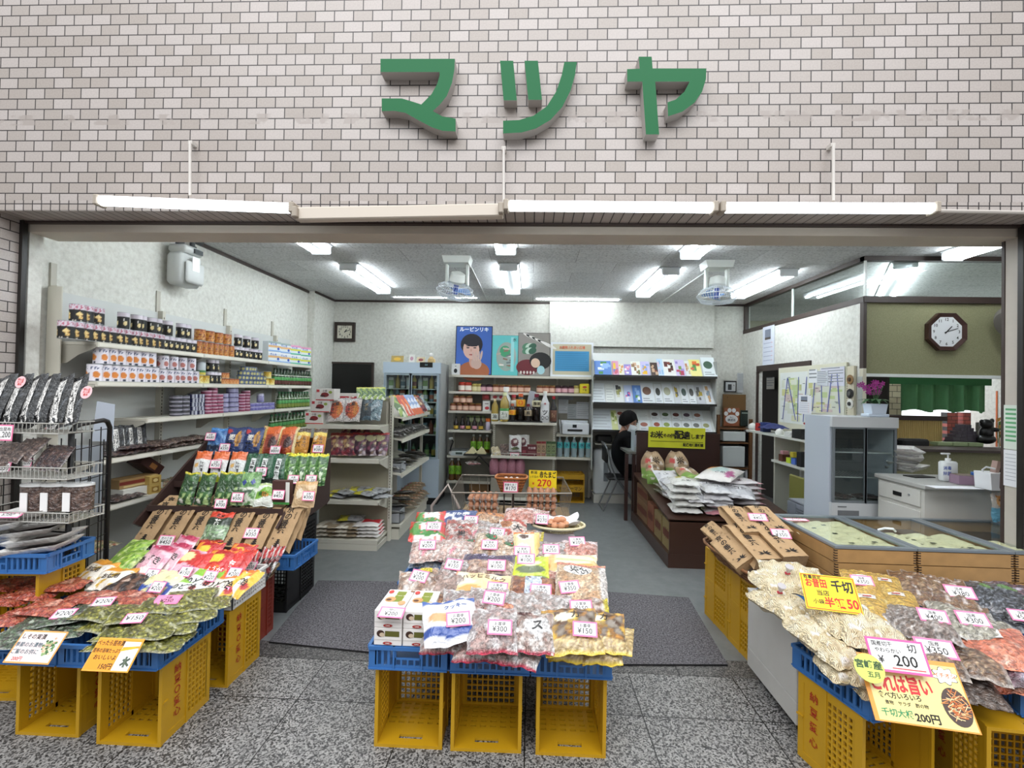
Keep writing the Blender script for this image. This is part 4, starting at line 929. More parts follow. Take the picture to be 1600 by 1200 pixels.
for(px,py,y,pr,on)in((329,682,3.7,'¥680','on the sky blue tea packet'),(351,699,3.7,'¥350','under the first navy packet'),(430,703,3.7,'¥800','on the copper packets'),(497,701,3.7,'¥380','on the last golden packet'),(337,725,3.45,'¥750','on the orange-topped packet'),(408,737,3.44,'¥800','on the white-labelled packet'),(458,749,3.44,'¥1,000','on the first yellow-edged packet'),(486,749,3.44,'¥1,300','on the last yellow-edged packets'),(303,784,3.2,'¥300','at the foot of the lowest step'),(345,787,3.2,'¥700','at the foot of the third dark green packet'),(371,777,3.2,'¥500','on the blue-diamond packet'),(435,773,3.22,'¥450','on the small brown carton'),(482,775,3.2,'¥300','on the tan packet')):
 card(px,py,y,pr,on,top='お茶',tilt=72,w=0.088,h=0.066)
KB=B()
def kraft_mesh(key,W,L,D,chars,pict=True,seed=1):
 if key in _me:return _me[key]
 b=B();col=H('#b3936c');dk=H('#9c7d58')
 nu,nv=10,18
 def fr(u,v):
  tp=max(0,(v-0.86)/0.14);x=(u-.5)*W*(1-0.04*tp)
  z=D*(1-0.85*tp)*(0.5)+0.004*noise.noise(Vector((u*5,v*7,seed)))+0.004*math.sin(u*PI)
  return(x,v*L,z)
 b.grid(fr,nu,nv,colfn=lambda u,v:tuple(c*(0.93+0.12*noise.noise(Vector((u*3,v*5,seed))))for c in col[:3])+(1,))
 def bk(u,v):
  p=fr(u,v);return(p[0],p[1],-p[2]*0.9)
 b.grid(bk,nu,nv,colfn=lambda u,v:dk,flip=True)
 for e in(0,1):
  def sd(u,v):
   p=fr(e,v);q=bk(e,v);f=u;pin=0.018*math.sin(PI*u)*(1 if e==0 else-1)
   return(p[0]+pin+0.003*math.sin(v*22+seed),p[1],p[2]*(1-f)+q[2]*f)
  b.grid(sd,4,nv,colfn=lambda u,v:dk if 0.3<u<0.7 else col,flip=(e==1))
 b.add([fr(0,0),fr(1,0),bk(1,0),bk(0,0)],[(3,2,1,0)],0,None,dk)
 ink=H('#231c17');zf=D*0.5+0.0065
 for i,ch in enumerate(chars):b.text(ch,0.056,TR((-0.008+0.005*math.sin(i*2),L*(0.84-i*0.155),zf)),0,ink,bold=0.02)
 b.text('宇治の味',0.013,TR((W*0.3,L*0.72,zf+0.0005),rz=-PI/2),0,ink)
 if pict=='pagoda':
  for k in range(4):
   yy=0.015+k*0.014;ww=0.028-k*0.005
   b.add([(-ww,yy,zf),(ww,yy,zf),(ww*0.6,yy+0.009,zf),(-ww*0.6,yy+0.009,zf)],[(0,1,2,3)],0,None,ink)
   b.add([(-ww*.45,yy-.006,zf),(ww*.45,yy-.006,zf),(ww*.45,yy,zf),(-ww*.45,yy,zf)],[(0,1,2,3)],0,None,ink)
 elif pict=='leaf':
  for(a,l_)in((10,.05),(35,.045),(-20,.042),(70,.035),(150,.04),(185,.045)):
   ca,sa=math.cos(R(a)),math.sin(R(a));w2=0.006
   b.add([(0,.045,zf),(l_*.5*ca-w2*sa,.045+l_*.5*sa+w2*ca,zf),(l_*ca,.045+l_*sa,zf),(l_*.5*ca+w2*sa,.045+l_*.5*sa-w2*ca,zf)],[(3,2,1,0)],0,None,ink)
 b.text('印',0.014,TR((-W*0.3,L*0.2,zf)),0,ink)
 return reg(key,b.out('kraft_bag',KRAFT,smooth=40))
kb=kraft_mesh('kraft_l',0.145,0.34,0.07,'京の番茶','pagoda')
for i,(px,py,lab)in enumerate(((225,857,'kraft tea bag at the wall end of the blue tray'),(262,858,'second kraft tea bag, carrying the 450 yen card'),(298,859,'third kraft tea bag, before the green-dotted packet'),(360,862,'kraft tea bag just after the green-dotted packet'),(397,864,'kraft tea bag carrying the 350 yen card'),(433,865,'kraft tea bag at the aisle end of the blue tray'))):
 stand(kb,'kraft_tea_bag',lab,'tea bag',px,py-4,3.1,0.0,tilt=48,rz=-5,group='kraft tea bags in the blue tray')
for i,(px,py)in enumerate(((245,846),(322,842),(385,842),(418,842),(452,842))):
 stand(kb,'kraft_tea_bag','%s kraft tea bag of the back layer in the blue tray'%ORD[i],'tea bag',px,py,3.24,0.0,tilt=58,rz=-4,group='kraft tea bags in the blue tray')
gd=pouch_mesh('greendot',0.17,0.22,0.05,dict(base='#20301f',ops=[('cells',60,['#9cc08c','#cfe0c2'],'#1c2a1a',0.05,0.5),('band',0,.06,'#c4301f'),('band',.76,1,'#d8432c')],text=[('茶',.5,.6,.05,'#efefe6'),('玄米',.5,.85,.03,'#1a1410')]),seed=12)
stand(gd,'tea_packet','red-topped packet with green dots between the kraft tea bags','tea packet',331,849,3.1,.22,tilt=52)
card(259,845,2.98,'¥450','on the second kraft tea bag',top='京の番茶',tilt=55,w=0.11,h=0.075)
card(393,833,3.0,'¥350','on the fifth kraft tea bag',top='京番茶',tilt=55,w=0.1,h=0.072)
# ---- packets on the left trays
def zl(x,y):return 0.475+0.05*min(1,max(0,(y-2.0)/0.4))
RED_=[dict(base='#a8452f',ops=[('cells',65,['#c25a3c','#9c3a28','#d27a58','#b04a34'],'#6e2418',0,1)],mat=CLEAR)]
redp=pouch_mesh('redpk',0.17,0.22,0.03,dict(base='#b3503a',ops=[('stripe',420,.5,.3,'#8f3624'),('noise',30,.2,'#d07a5c'),('noise',14,.35,'#e0a18c')],mat=CLEAR),seed=1,lump=.005,lscale=60)
grnp=pouch_mesh('grnpk',0.17,0.22,0.03,dict(base='#56694a',ops=[('cells',75,['#6d8260','#44563c','#8fa183','#5a4f48'],'#333d2c',0,1),('noise',26,.38,'#c3cbb8')],mat=CLEAR),seed=2,lump=.006,lscale=60)
yelp=pouch_mesh('yelpk',0.17,0.23,0.03,dict(base='#7c7a2c',ops=[('cells',85,['#9a9838','#b5b04a','#6a6a24','#5a5a20'],'#45461a',0,1),('noise',26,.42,'#c9c79c')],mat=CLEAR),seed=3,lump=.006,lscale=60)
for kd,me,nm,rows in(('red',redp,'red_strip_packet',((15,938,22,0),(28,965,15,.0),(60,925,20,.01),(100,915,24,.018),(120,905,12,.0),(75,950,18,.024),(10,915,18,.0),(40,905,8,.0),(135,935,30,.0),(205,935,12,0),(160,935,6,.008))),('green',grnp,'green_pickle_packet',((40,990,8,0),(60,975,14,.014),(105,985,10,.0),(110,965,20,.02),(150,950,15,.02),(25,1000,5,-.0))),('yellow',yelp,'yellow_pickle_packet',((190,1000,4,0),(200,990,9,.016),(235,985,14,.03),(270,975,20,.02),(215,960,18,.035),(300,960,26,.02),(260,945,16,.032),(320,945,30,.015),(175,975,-6,.01),(250,1005,12,.0),(165,958,4,.03),(295,935,20,.03)))):
 for i,(px,py,rz,dz)in enumerate(rows):
  p=PS(px,py,lambda x,y:zl(x,y)+dz);p.z=zl(p.x,p.y)+dz-0.01
  lay(me,nm,'%s clear packet of %s pickles counted from the street edge of the trays'%(ORD[i],kd),'packet',p,rz+90 if kd!='red' else rz+70,rnd.uniform(-5,5),rnd.uniform(-6,6),'%s pickle packets'%kd)
def flatcard(px,py,z,price,on,rz=0,w=0.09,h=0.06,back=None,tilt=20,top='',**k):
 p=P(px,py,z=z)
 o=put(price_mesh(price,top,w,h,back=back,**k),'price_card',uniq('pink-edged price card reading %s %s'%(price.replace('¥','')+' yen',on)),'price card',facing(p,tilt,rz),'handwritten price cards')
 PIN.append((o,px,py,tilt,rz));return o
flatcard(100,959,.56,'¥200','on the green pickle packets',rz=12)
flatcard(210,966,.565,'¥150','on the yellow pickle packets',rz=12)
flatcard(162,940,.555,'¥200','on the packets behind the green pickles',rz=16)
flatcard(262,937,.57,'¥250','on pink paper over the far pickle packets',rz=8,back=M('#e58fb2',.6),w=.12,top='大根')
def hanging_sign(label,px,py,y,w,h,border,back,lines,art,rz=0,tilt=48):
 t=thing('sign_card',label,'sign card',P(px,py,y=y),group='printed sign cards');t.rotation_euler=(R(tilt),0,R(rz))
 b=B();b.box(-w/2,-h/2,0,w/2,h/2,0.002,0);b.box(-w/2+.006,-h/2+.006,.002,w/2-.006,h/2-.006,.0025,1);b.out('board',[border,back],t)
 for(s_,x,yy,sz,m_)in lines:
  b=B();b.text(s_,sz,TR((x*w,yy*h,.0032)),0,fit=w*.6);b.out('lettering',m_,t,smooth=0)
 b=B();art(b,w,h);b.out('picture',CARD,t,smooth=0)
 return t
def art_herb(b,w,h):
 b.box(w*.1,-h*.45,.0026,w*.46,h*.35,.003,col=H('#e4e0d8'))
 for i in range(60):
  a,q=rnd.random()*6.28,rnd.random()**.5
  b.prism([(w*.28+w*.14*q*math.cos(a)+w*.03*math.cos(k*1.05),h*.02+h*.27*q*math.sin(a)+h*.04*math.sin(k*1.05))for k in range(6)],.003,.0034+i*.00001,col=H(rnd.choice(['#4f7a44','#d9c9a8','#8aa56c','#c9a488','#35552e'])))
def art_kelp(b,w,h):
 b.box(w*.12,-h*.46,.0026,w*.47,h*.4,.003,col=H('#e9e9ea'))
 for(x,y,a,l_,c)in((.2,.18,12,.3,'#d8b21e'),(.25,.22,5,.34,'#c9a014'),(.28,-.2,40,.2,'#3d4a3c'),(.3,-.22,-35,.2,'#4a5646'),(.28,-.2,95,.2,'#5a6654')):
  b.box(-l_*w*.5,-.004,0,l_*w*.5,.004,.0006,T=TR((x*w+.01,y*h,.0031+abs(a)*1e-5),rz=R(a)),col=H(c))
RDI,BLI=M('#c8342a',.6),M('#3c5a66',.6)
hanging_sign('pink sign card with a herb picture hanging on the tray edge',57,1011,1.90,.2,.125,M('#e8a25a',.6),M('#ecd9d6',.6),[('しその実漬',-.18,.3,.022,INK),('季節のお漬物',-.18,.05,.02,BLI),('ご飯のお供に',-.18,-.16,.02,BLI),('200円',-.25,-.37,.018,RDI)],art_herb)
hanging_sign('orange sign card with yellow pickle and kelp pictures on the tray edge',178,1023,1.89,.2,.125,M('#f0a53a',.6),M('#ee9a2a',.6),[('べったら昆布漬',-.18,.33,.022,INK),('昆布の旨味たっぷり',-.18,.1,.018,INK),('おいしいよ',-.15,-.1,.02,INK),('150円',-.05,-.36,.024,INK)],art_kelp)
sw={'azuki':pouch_mesh('azuki',.16,.24,.05,dict(base='#e3b9c2',ops=[('band',.86,1,'#b02f52'),('stripe',70,1.2,.4,'#d394a6'),('ell',.5,.3,.3,.16,'#f0e4e2'),('band',0,.1,'#c4506a')],text=[('あずき',.45,.6,.045,'#1d1114')]),seed=3),'redg':pouch_mesh('redg',.19,.24,.05,dict(base='#c5282a',ops=[('band',.82,1,'#b51e22'),('ell',.35,.75,.3,.12,'#ecd14a'),('ell',.5,.4,.34,.2,'#d8452a'),('noise',22,.25,'#e8902e')],text=[('しょうが',.5,.45,.035,'#f4eadf')]),seed=4),'redp':pouch_mesh('redp',.18,.24,.05,dict(base='#d5322b',ops=[('band',.84,1,'#e8542e'),('noise',16,.2,'#b82220'),('band',0,.2,'#e9b6c4')],text=[('梅',.5,.5,.06,'#fbeee6')]),seed=5),'redy':pouch_mesh('redy',.2,.22,.05,dict(base='#d9a7b8',ops=[('wave',.95,.05,8,'#c92f2c'),('wave',.5,.06,6,'#e4b8c6'),('ell',.2,.75,.25,.14,'#f0e4a2')],text=[('黒飴',.55,.35,.05,'#1a1010')]),seed=6),'green':pouch_mesh('nodo_g',.17,.2,.04,dict(base='#e8ecdd',ops=[('wave',.72,.05,7,'#eef0ea'),('band',.74,1,'#8cc63e'),('ell',.8,.5,.1,.1,'#b03a34')],text=[('のど飴',.45,.5,.05,'#181818')]),seed=7),'orange':pouch_mesh('nodo_o',.18,.2,.04,dict(base='#f2e9d8',ops=[('band',.7,1,'#ec7a2a'),('side',.75,1,'#f0b43a'),('ell',.85,.35,.12,.12,'#b02f30')],text=[('のど飴',.42,.45,.052,'#181818')]),seed=8),'cream':pouch_mesh('cream',.22,.2,.04,dict(base='#e9e2b4',ops=[('wave',.42,.05,7,'#2f4d9a'),('noise',20,.3,'#cfc892'),('band',0,.12,'#d8d8dc')],text=[('塩飴',.5,.32,.04,'#dfe4ee')]),seed=9),'dark':pouch_mesh('darkc',.2,.18,.04,dict(base='#2a1d1a',ops=[('band',.8,1,'#c8553a'),('noise',30,.15,'#6a4a3a'),('noisev',20,.2,'#c9b0a0',.4,.7)]),seed=10),'lime':pouch_mesh('limep',.16,.22,.05,dict(base='#8fb53c',ops=[('cells',50,['#a9cc4e','#6f9a30','#d8e29a'],'#567a24',0,1)]),seed=11),'amb':pouch_mesh('ambp',.19,.17,.05,dict(base='#e8e0d2',ops=[('band',.7,1,'#e0962a'),('noise',26,.2,'#c9a23c')],text=[('お徳用',.45,.45,.035,'#3a2a1a')]),seed=12),'stick':pouch_mesh('stick',.09,.24,.03,dict(base='#211d1c',ops=[('band',.72,1,'#b02c2c'),('stripe',180,.3,.6,'#c9c6c2'),('noise',20,.3,'#6a1f1f')]),seed=13),}
def zb_(x,y):return 0.54+0.10*min(1,max(-.2,(y-2.55)/0.35))
def goods(items,grp):
 for(px,py,kd,rz,tilt,lab,s)in items:
  p=PS(px,py,zb_)
  lay(sw[kd],'sweets_packet',lab,'packet',p,rz,tilt,0,grp,s)
goods([(155,897,'amb',-10,25,'orange-topped sweets packet at the wall end of the white baskets',1),(180,908,'amb',5,22,'second orange-topped sweets packet',1),(195,885,'lime',-8,30,'lime green sweets packet behind the orange-topped ones',1),(205,868,'lime',-5,30,'lime green sweets packet nearest the kraft bags',1),(238,888,'azuki',-8,42,'pink red-bean sweets packet with the price card',1.1),(268,880,'azuki',-12,45,'pink red-bean sweets packet second in the row',1),(282,868,'azuki',-15,50,'pink red-bean sweets packet third in the row',1),(203,914,'dark',-4,15,'dark sweets packet at the front of the white basket',1),(252,915,'cream',-6,22,'cream and blue salt sweets packet',1),(300,890,'redy',-8,35,'pink and red black-candy packet',1.05),(318,876,'redg',-8,42,'red packet behind the black-candy packet',.95),(338,893,'redg',-8,40,'red and yellow ginger candy packet',1.05),(365,890,'redp',-10,40,'bright red plum candy packet',1.05),(372,878,'redg',-10,45,'red ginger candy packet behind the plum candy',.9),(312,917,'green',-6,25,'green-topped throat candy packet',1.05),(350,920,'orange',-10,25,'orange throat candy packet',1.1),(375,915,'orange',-12,22,'orange throat candy packet at the basket rim',1.0),(288,925,'green',0,12,'throat candy packet half under the cream packet',.9)],'sweets in the white baskets')
for i,(px,py,rz)in enumerate(((398,892,-10),(408,886,-16),(418,884,-20),(426,882,-24),(412,893,-14))):
 p=P(px,py,y=2.9);lay(sw['stick'],'candy_stick_packet','%s black and red candy stick packet over the wicker tray'%ORD[i],'packet',p,rz,52,0,'black candy sticks')
for(px,py,y,pr,on)in((237,897,2.52,'¥150','on the pink red-bean packet'),(246,917,2.45,'¥200','on the cream and blue packet'),(328,900,2.55,'¥220','on the red ginger candy'),(366,895,2.6,'¥200','on the plum candy'),(391,884,2.72,'¥200','on the black candy sticks'),(345,925,2.42,'¥180','on the throat candy'),(290,893,2.55,'¥150','on the black-candy packet')):
 card(px,py,y,pr,on,top='飴',tilt=45,w=.08,h=.06,rz=-6)
 # ------------------------------------------------------------------ wire rack with kelp at the wall
BLK=M('#141414',.4);WIREW=M('#b9b7b0',.4,metal=.3)
rk=thing('wire_rack','black framed wire rack with hanging wire baskets at the street corner','rack',(0,0,0))
n0,n1=P(112,668,y=2.5),P(172,655,y=2.84);zt=(n0.z+n1.z)/2
b=B();a_,c_=Vector((n0.x,n0.y,0)),Vector((n1.x,n1.y,0));d_=(c_-a_);up=Vector((0,0,1))
def q(f,z):return a_+d_*f+up*z
b.tube([q(0,.02),q(0,zt-.04),q(.08,zt-.01),q(.2,zt),q(.8,zt+.01),q(.92,zt),q(1,zt-.04),q(1,.02)],.014,8);b.out('side_frame',BLK,rk,smooth=60)
b=B()
for k in range(1,4):b.tube([q(k/4,.45),q(k/4,zt-.03)],.003,4)
for k in range(10):b.tube([q(0,.5+k*.095),q(1,.5+k*.095)],.003,4)
b.tube([q(.2,.45),q(-.25,.3)],.008,6);b.out('side_mesh',BLK,rk)
b=B();b.tube([q(0,.3),q(-.1,.05)],.014,6);b.tube([a_+Vector((-1.1,.05,.02)),a_+Vector((-1.1,.05,zt))],.014,8);b.out('far_post',BLK,rk)
b=B();b.tube([a_+Vector((-1.1,.05,zt-.3)),a_+Vector((0,0,zt-.3))],.006,6);b.tube([a_+Vector((-1.1,.05,.8)),a_+Vector((0,0,.8))],.006,6)
for k in range(12):b.tube([a_+Vector((-.09*k,.2,.4)),a_+Vector((-.09*k,.2,zt-.1))],.003,4)
b.out('back_mesh',BLK,rk)
def wire_basket(px0,px1,py,y,h,dep,lab):
 p0,p1=P(px0,py,y=y),P(px1,py+2,y=y);W_=p1.x-p0.x
 t=thing('wire_basket',lab,'basket',(p0.x,y,p0.z),group='wire baskets on the rack')
 b=B()
 for z in(0,-h):b.tube([(0,0,z),(W_,0,z),(W_,dep,z),(0,dep,z)],.0035,5,closed=True)
 n=int(W_/.022)
 for i in range(n+1):b.tube([(W_*i/n,0,0),(W_*i/n,0,-h),(W_*i/n,dep,-h)],.0018,4)
 for i in range(8):b.tube([(W_,dep*i/8,0),(W_,dep*i/8,-h)],.0018,4)
 b.out('basket_wires',WIREW,t);return t
wire_basket(-40,92,659,2.36,.055,.2,'top wire basket of kelp on the black rack')
wire_basket(-40,105,728,2.34,.06,.2,'middle wire basket of dried packets on the black rack')
wire_basket(-40,108,798,2.34,.05,.2,'lower wire basket with brown tubs on the black rack')
kl=kelp('kelp_lg','山出し昆布',.17,.34);kr=kelp('kelp_r','利尻昆布',.17,.34)
for i,(px,me,rz,lab)in enumerate(((-14,kl,-14,'first kelp packet with white strip in the top wire basket'),(12,kl,-14,'second kelp packet in the top wire basket'),(38,kl,-16,'third kelp packet in the top wire basket'),(58,kl,-16,'fourth kelp packet in the top wire basket'),(84,kr,-18,'kelp packet carrying a round pink sticker at the rack frame'),(108,kr,-18,'kelp packet leaning on the black rack frame'))):
 p=P(px,664,y=2.4)
 put(me,'kelp_packet',lab,'packet',MT(p)@MR(R(-6),4,'Z')@MR(R(rz),4,'Y')@MR(R(66),4,'X')@MT((0,.145,0))@Matrix.Scale(.92,4),'kelp packets in the wire basket')
for i,(px,py)in enumerate(((32,597),(135,613))):
 b=B();b.lathe([(.034,0),(.034,.001)],20,0);
 for k in range(3):b.text(('特価品','大入袋','徳用')[k],.014,TR((0,.014-.014*k,.0016)),1)
 o=b.out('round_sticker',[M('#efc2c6',.6),RDI],smooth=0);o.matrix_world=facing(P(px,py,y=2.3),75,-6);PIN.append((o,px,py,75,-6));tag(o,'round pink sticker on the %s kelp packet'%('second','outermost')[i],'sticker','round pink stickers')
card(5,676,2.3,'¥1,200','on the top wire basket at the picture edge',top='山出昆布',tilt=85,w=.11,h=.085)
card(83,666,2.3,'¥950','on the top wire basket by the frame',top='利尻昆布',tilt=80,w=.095,h=.07)
card(42,723,2.3,'¥200','on the middle wire basket',tilt=70,w=.07,h=.055);card(5,731,2.3,'¥350','on the middle basket at the picture edge',tilt=75,w=.09,h=.07)
for i,(px,py)in enumerate(((10,712),(38,706),(55,704),(80,716),(92,718))):
 lay(dm[1 if i<3 else 0],'dried_food_packet','%s dried packet in the middle wire basket'%ORD[i],'packet',P(px,py,y=2.44),rnd.uniform(-15,15),50,0,'dried packets in the wire basket',.72)
tub=B();tub.grid(lambda u,v:(.075*math.cos(2*PI*u)*(1+.05*v),.055*math.sin(2*PI*u),.13*v),20,8,colfn=lambda u,v:H(cellcol(u*.4,v*.13,60,['#6b5248','#7d6355','#564038'],'#463229',.1,2)));tub.lathe([(.074,.13),(.079,.131),(.078,.14),(.06,.142),(.001,.142)],20,1,T=Matrix.Diagonal((1,.75,1,1)))
tub.box(-.028,-.062,.0,.012,-.0575,.1,2);
tme=reg('tub',tub.out('tub',[CLEAR,M('#d6d6d4',.2,coat=1),WHITEC],smooth=50))
for i,px in enumerate((57,88,122)):put(tme,'clear_tub','%s clear tub of brown pieces with white strip label'%ORD[i],'tub',MT(P(px,795,y=2.44)),'clear tubs on the rack')
def foam_tray(label,p,rz,tx,ty):
 key='foamtray'
 if key not in _me:
  b=B();b.grid(lambda u,v:((u-.5)*.3,(v-.5)*.2,.03*(max(abs(2*u-1),abs(2*v-1))**8)),24,18,colfn=lambda u,v:H('#e9e7e3')if max(abs(2*u-1),abs(2*v-1))>.8 else H(cellcol(u*.3,v*.2,55,['#5b463c','#4a372f','#705a4c'],'#3a2a24',.1,3)))
  b.grid(lambda u,v:((u-.5)*.296,(v-.5)*.196,.028*(max(abs(2*u-1),abs(2*v-1))**8)-.006),10,10,colfn=lambda u,v:H('#e2e0dc'),flip=True);reg(key,b.out('foam',FILM,smooth=60))
 return put(_me[key],'foam_tray',label,'tray',MT(p)@MR(R(rz),4,'Z')@MR(R(ty),4,'Y')@MR(R(tx),4,'X'),'wrapped foam trays')
blue_tray('blue tray under the wrapped foam trays at the picture edge',(-2.74,2.4,.66),R(4),.52,.28)
crate('yellow crate under the foam tray stack at the picture edge',(-2.77,2.42,0.0),R(4),.46,.26,.655)
for i,(px,py,z)in enumerate(((62,862,.705),(70,848,.735),(48,835,.765),(75,822,.8),(25,815,.83),(45,808,.86),(5,850,.71),(0,830,.8))):
 foam_tray('%s wrapped foam tray of dark food from the bottom of the pile'%ORD[i],P(px,py-4,z=z+.05),12+rnd.uniform(-6,6),rnd.uniform(-2,4),-8+rnd.uniform(-3,3))
flatcard(12,805,.89,'¥380','on the foam tray pile',rz=6,w=.14,h=.05)
pq=[P(148,627,y=3.0),P(176,632,y=3.0),P(172,690,y=3.0),P(140,690,y=3.0)]
b=B();b.prism([(v.x,v.z)for v in pq],0,.004,T=MT((0,3.02,0))@FRONT);tag(b.out('plastic_sheet',M('#b9c1cc',.3)),'pale grey plastic sheet standing behind the kelp rack','sheet')
b=B();s0,s1=P(118,700,y=3.03),P(150,805,y=3.03);b.box(s0.x,3.03,s1.z,s1.x+.03,3.035,s0.z+.02);tag(b.out('plastic_sheet',M('#9aa1a8',.3)),'grey sheet behind the rack mesh panel','sheet')
for i,(px,py)in enumerate(((150,855),(135,862),(118,868))):
 lay(CRK,'flat_bundle','%s flat dark bundle on the low shelf behind the rack'%ORD[i],'packet',P(px,py,x=-3.0),80,0,0,'flat bundles low behind the rack')
# ========== centre goods table
for k,(x0,x1)in enumerate(((-.688,-.381),(-.337,-.022),(.054,.362))):
 crate('yellow crate on its side under the %s blue tray of the goods table'%('cake-box','middle','peanut-bag')[k],((x0+x1)/2,2.12+.155,0),R(1 if k==1 else 0),x1-x0,.3,.372,group='yellow crates under the goods table')
 crate('yellow crate in the back row under the %s side of the goods table'%('cake-box','middle','peanut-bag')[k],((x0+x1)/2,2.95,0),0,x1-x0,.34,.44,group='yellow crates under the goods table')
 blue_tray('blue tray at the street edge of the goods table under the %s'%('cake boxes','clear 300 yen packets','peanut-pattern bags')[k],(-.535+k*.37,2.33,.374),R((0,.6,-.6)[k]),.358,.5,.105,group='blue trays of the goods table')
 blue_tray('blue tray in the back row of the goods table, %s'%('cake-box side','middle','egg-basket side')[k],(-.56+k*.35,2.95,.442),0,.345,.7,.105,group='blue trays of the goods table')
def zgc(x,y):return.545+.15*(y-2.08)
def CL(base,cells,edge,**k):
 d=dict(base=base,ops=[('cells',k.pop('sc',45),cells,edge,0,1)]+k.pop('ops',[]),mat=CLEAR);d.update(k);return d
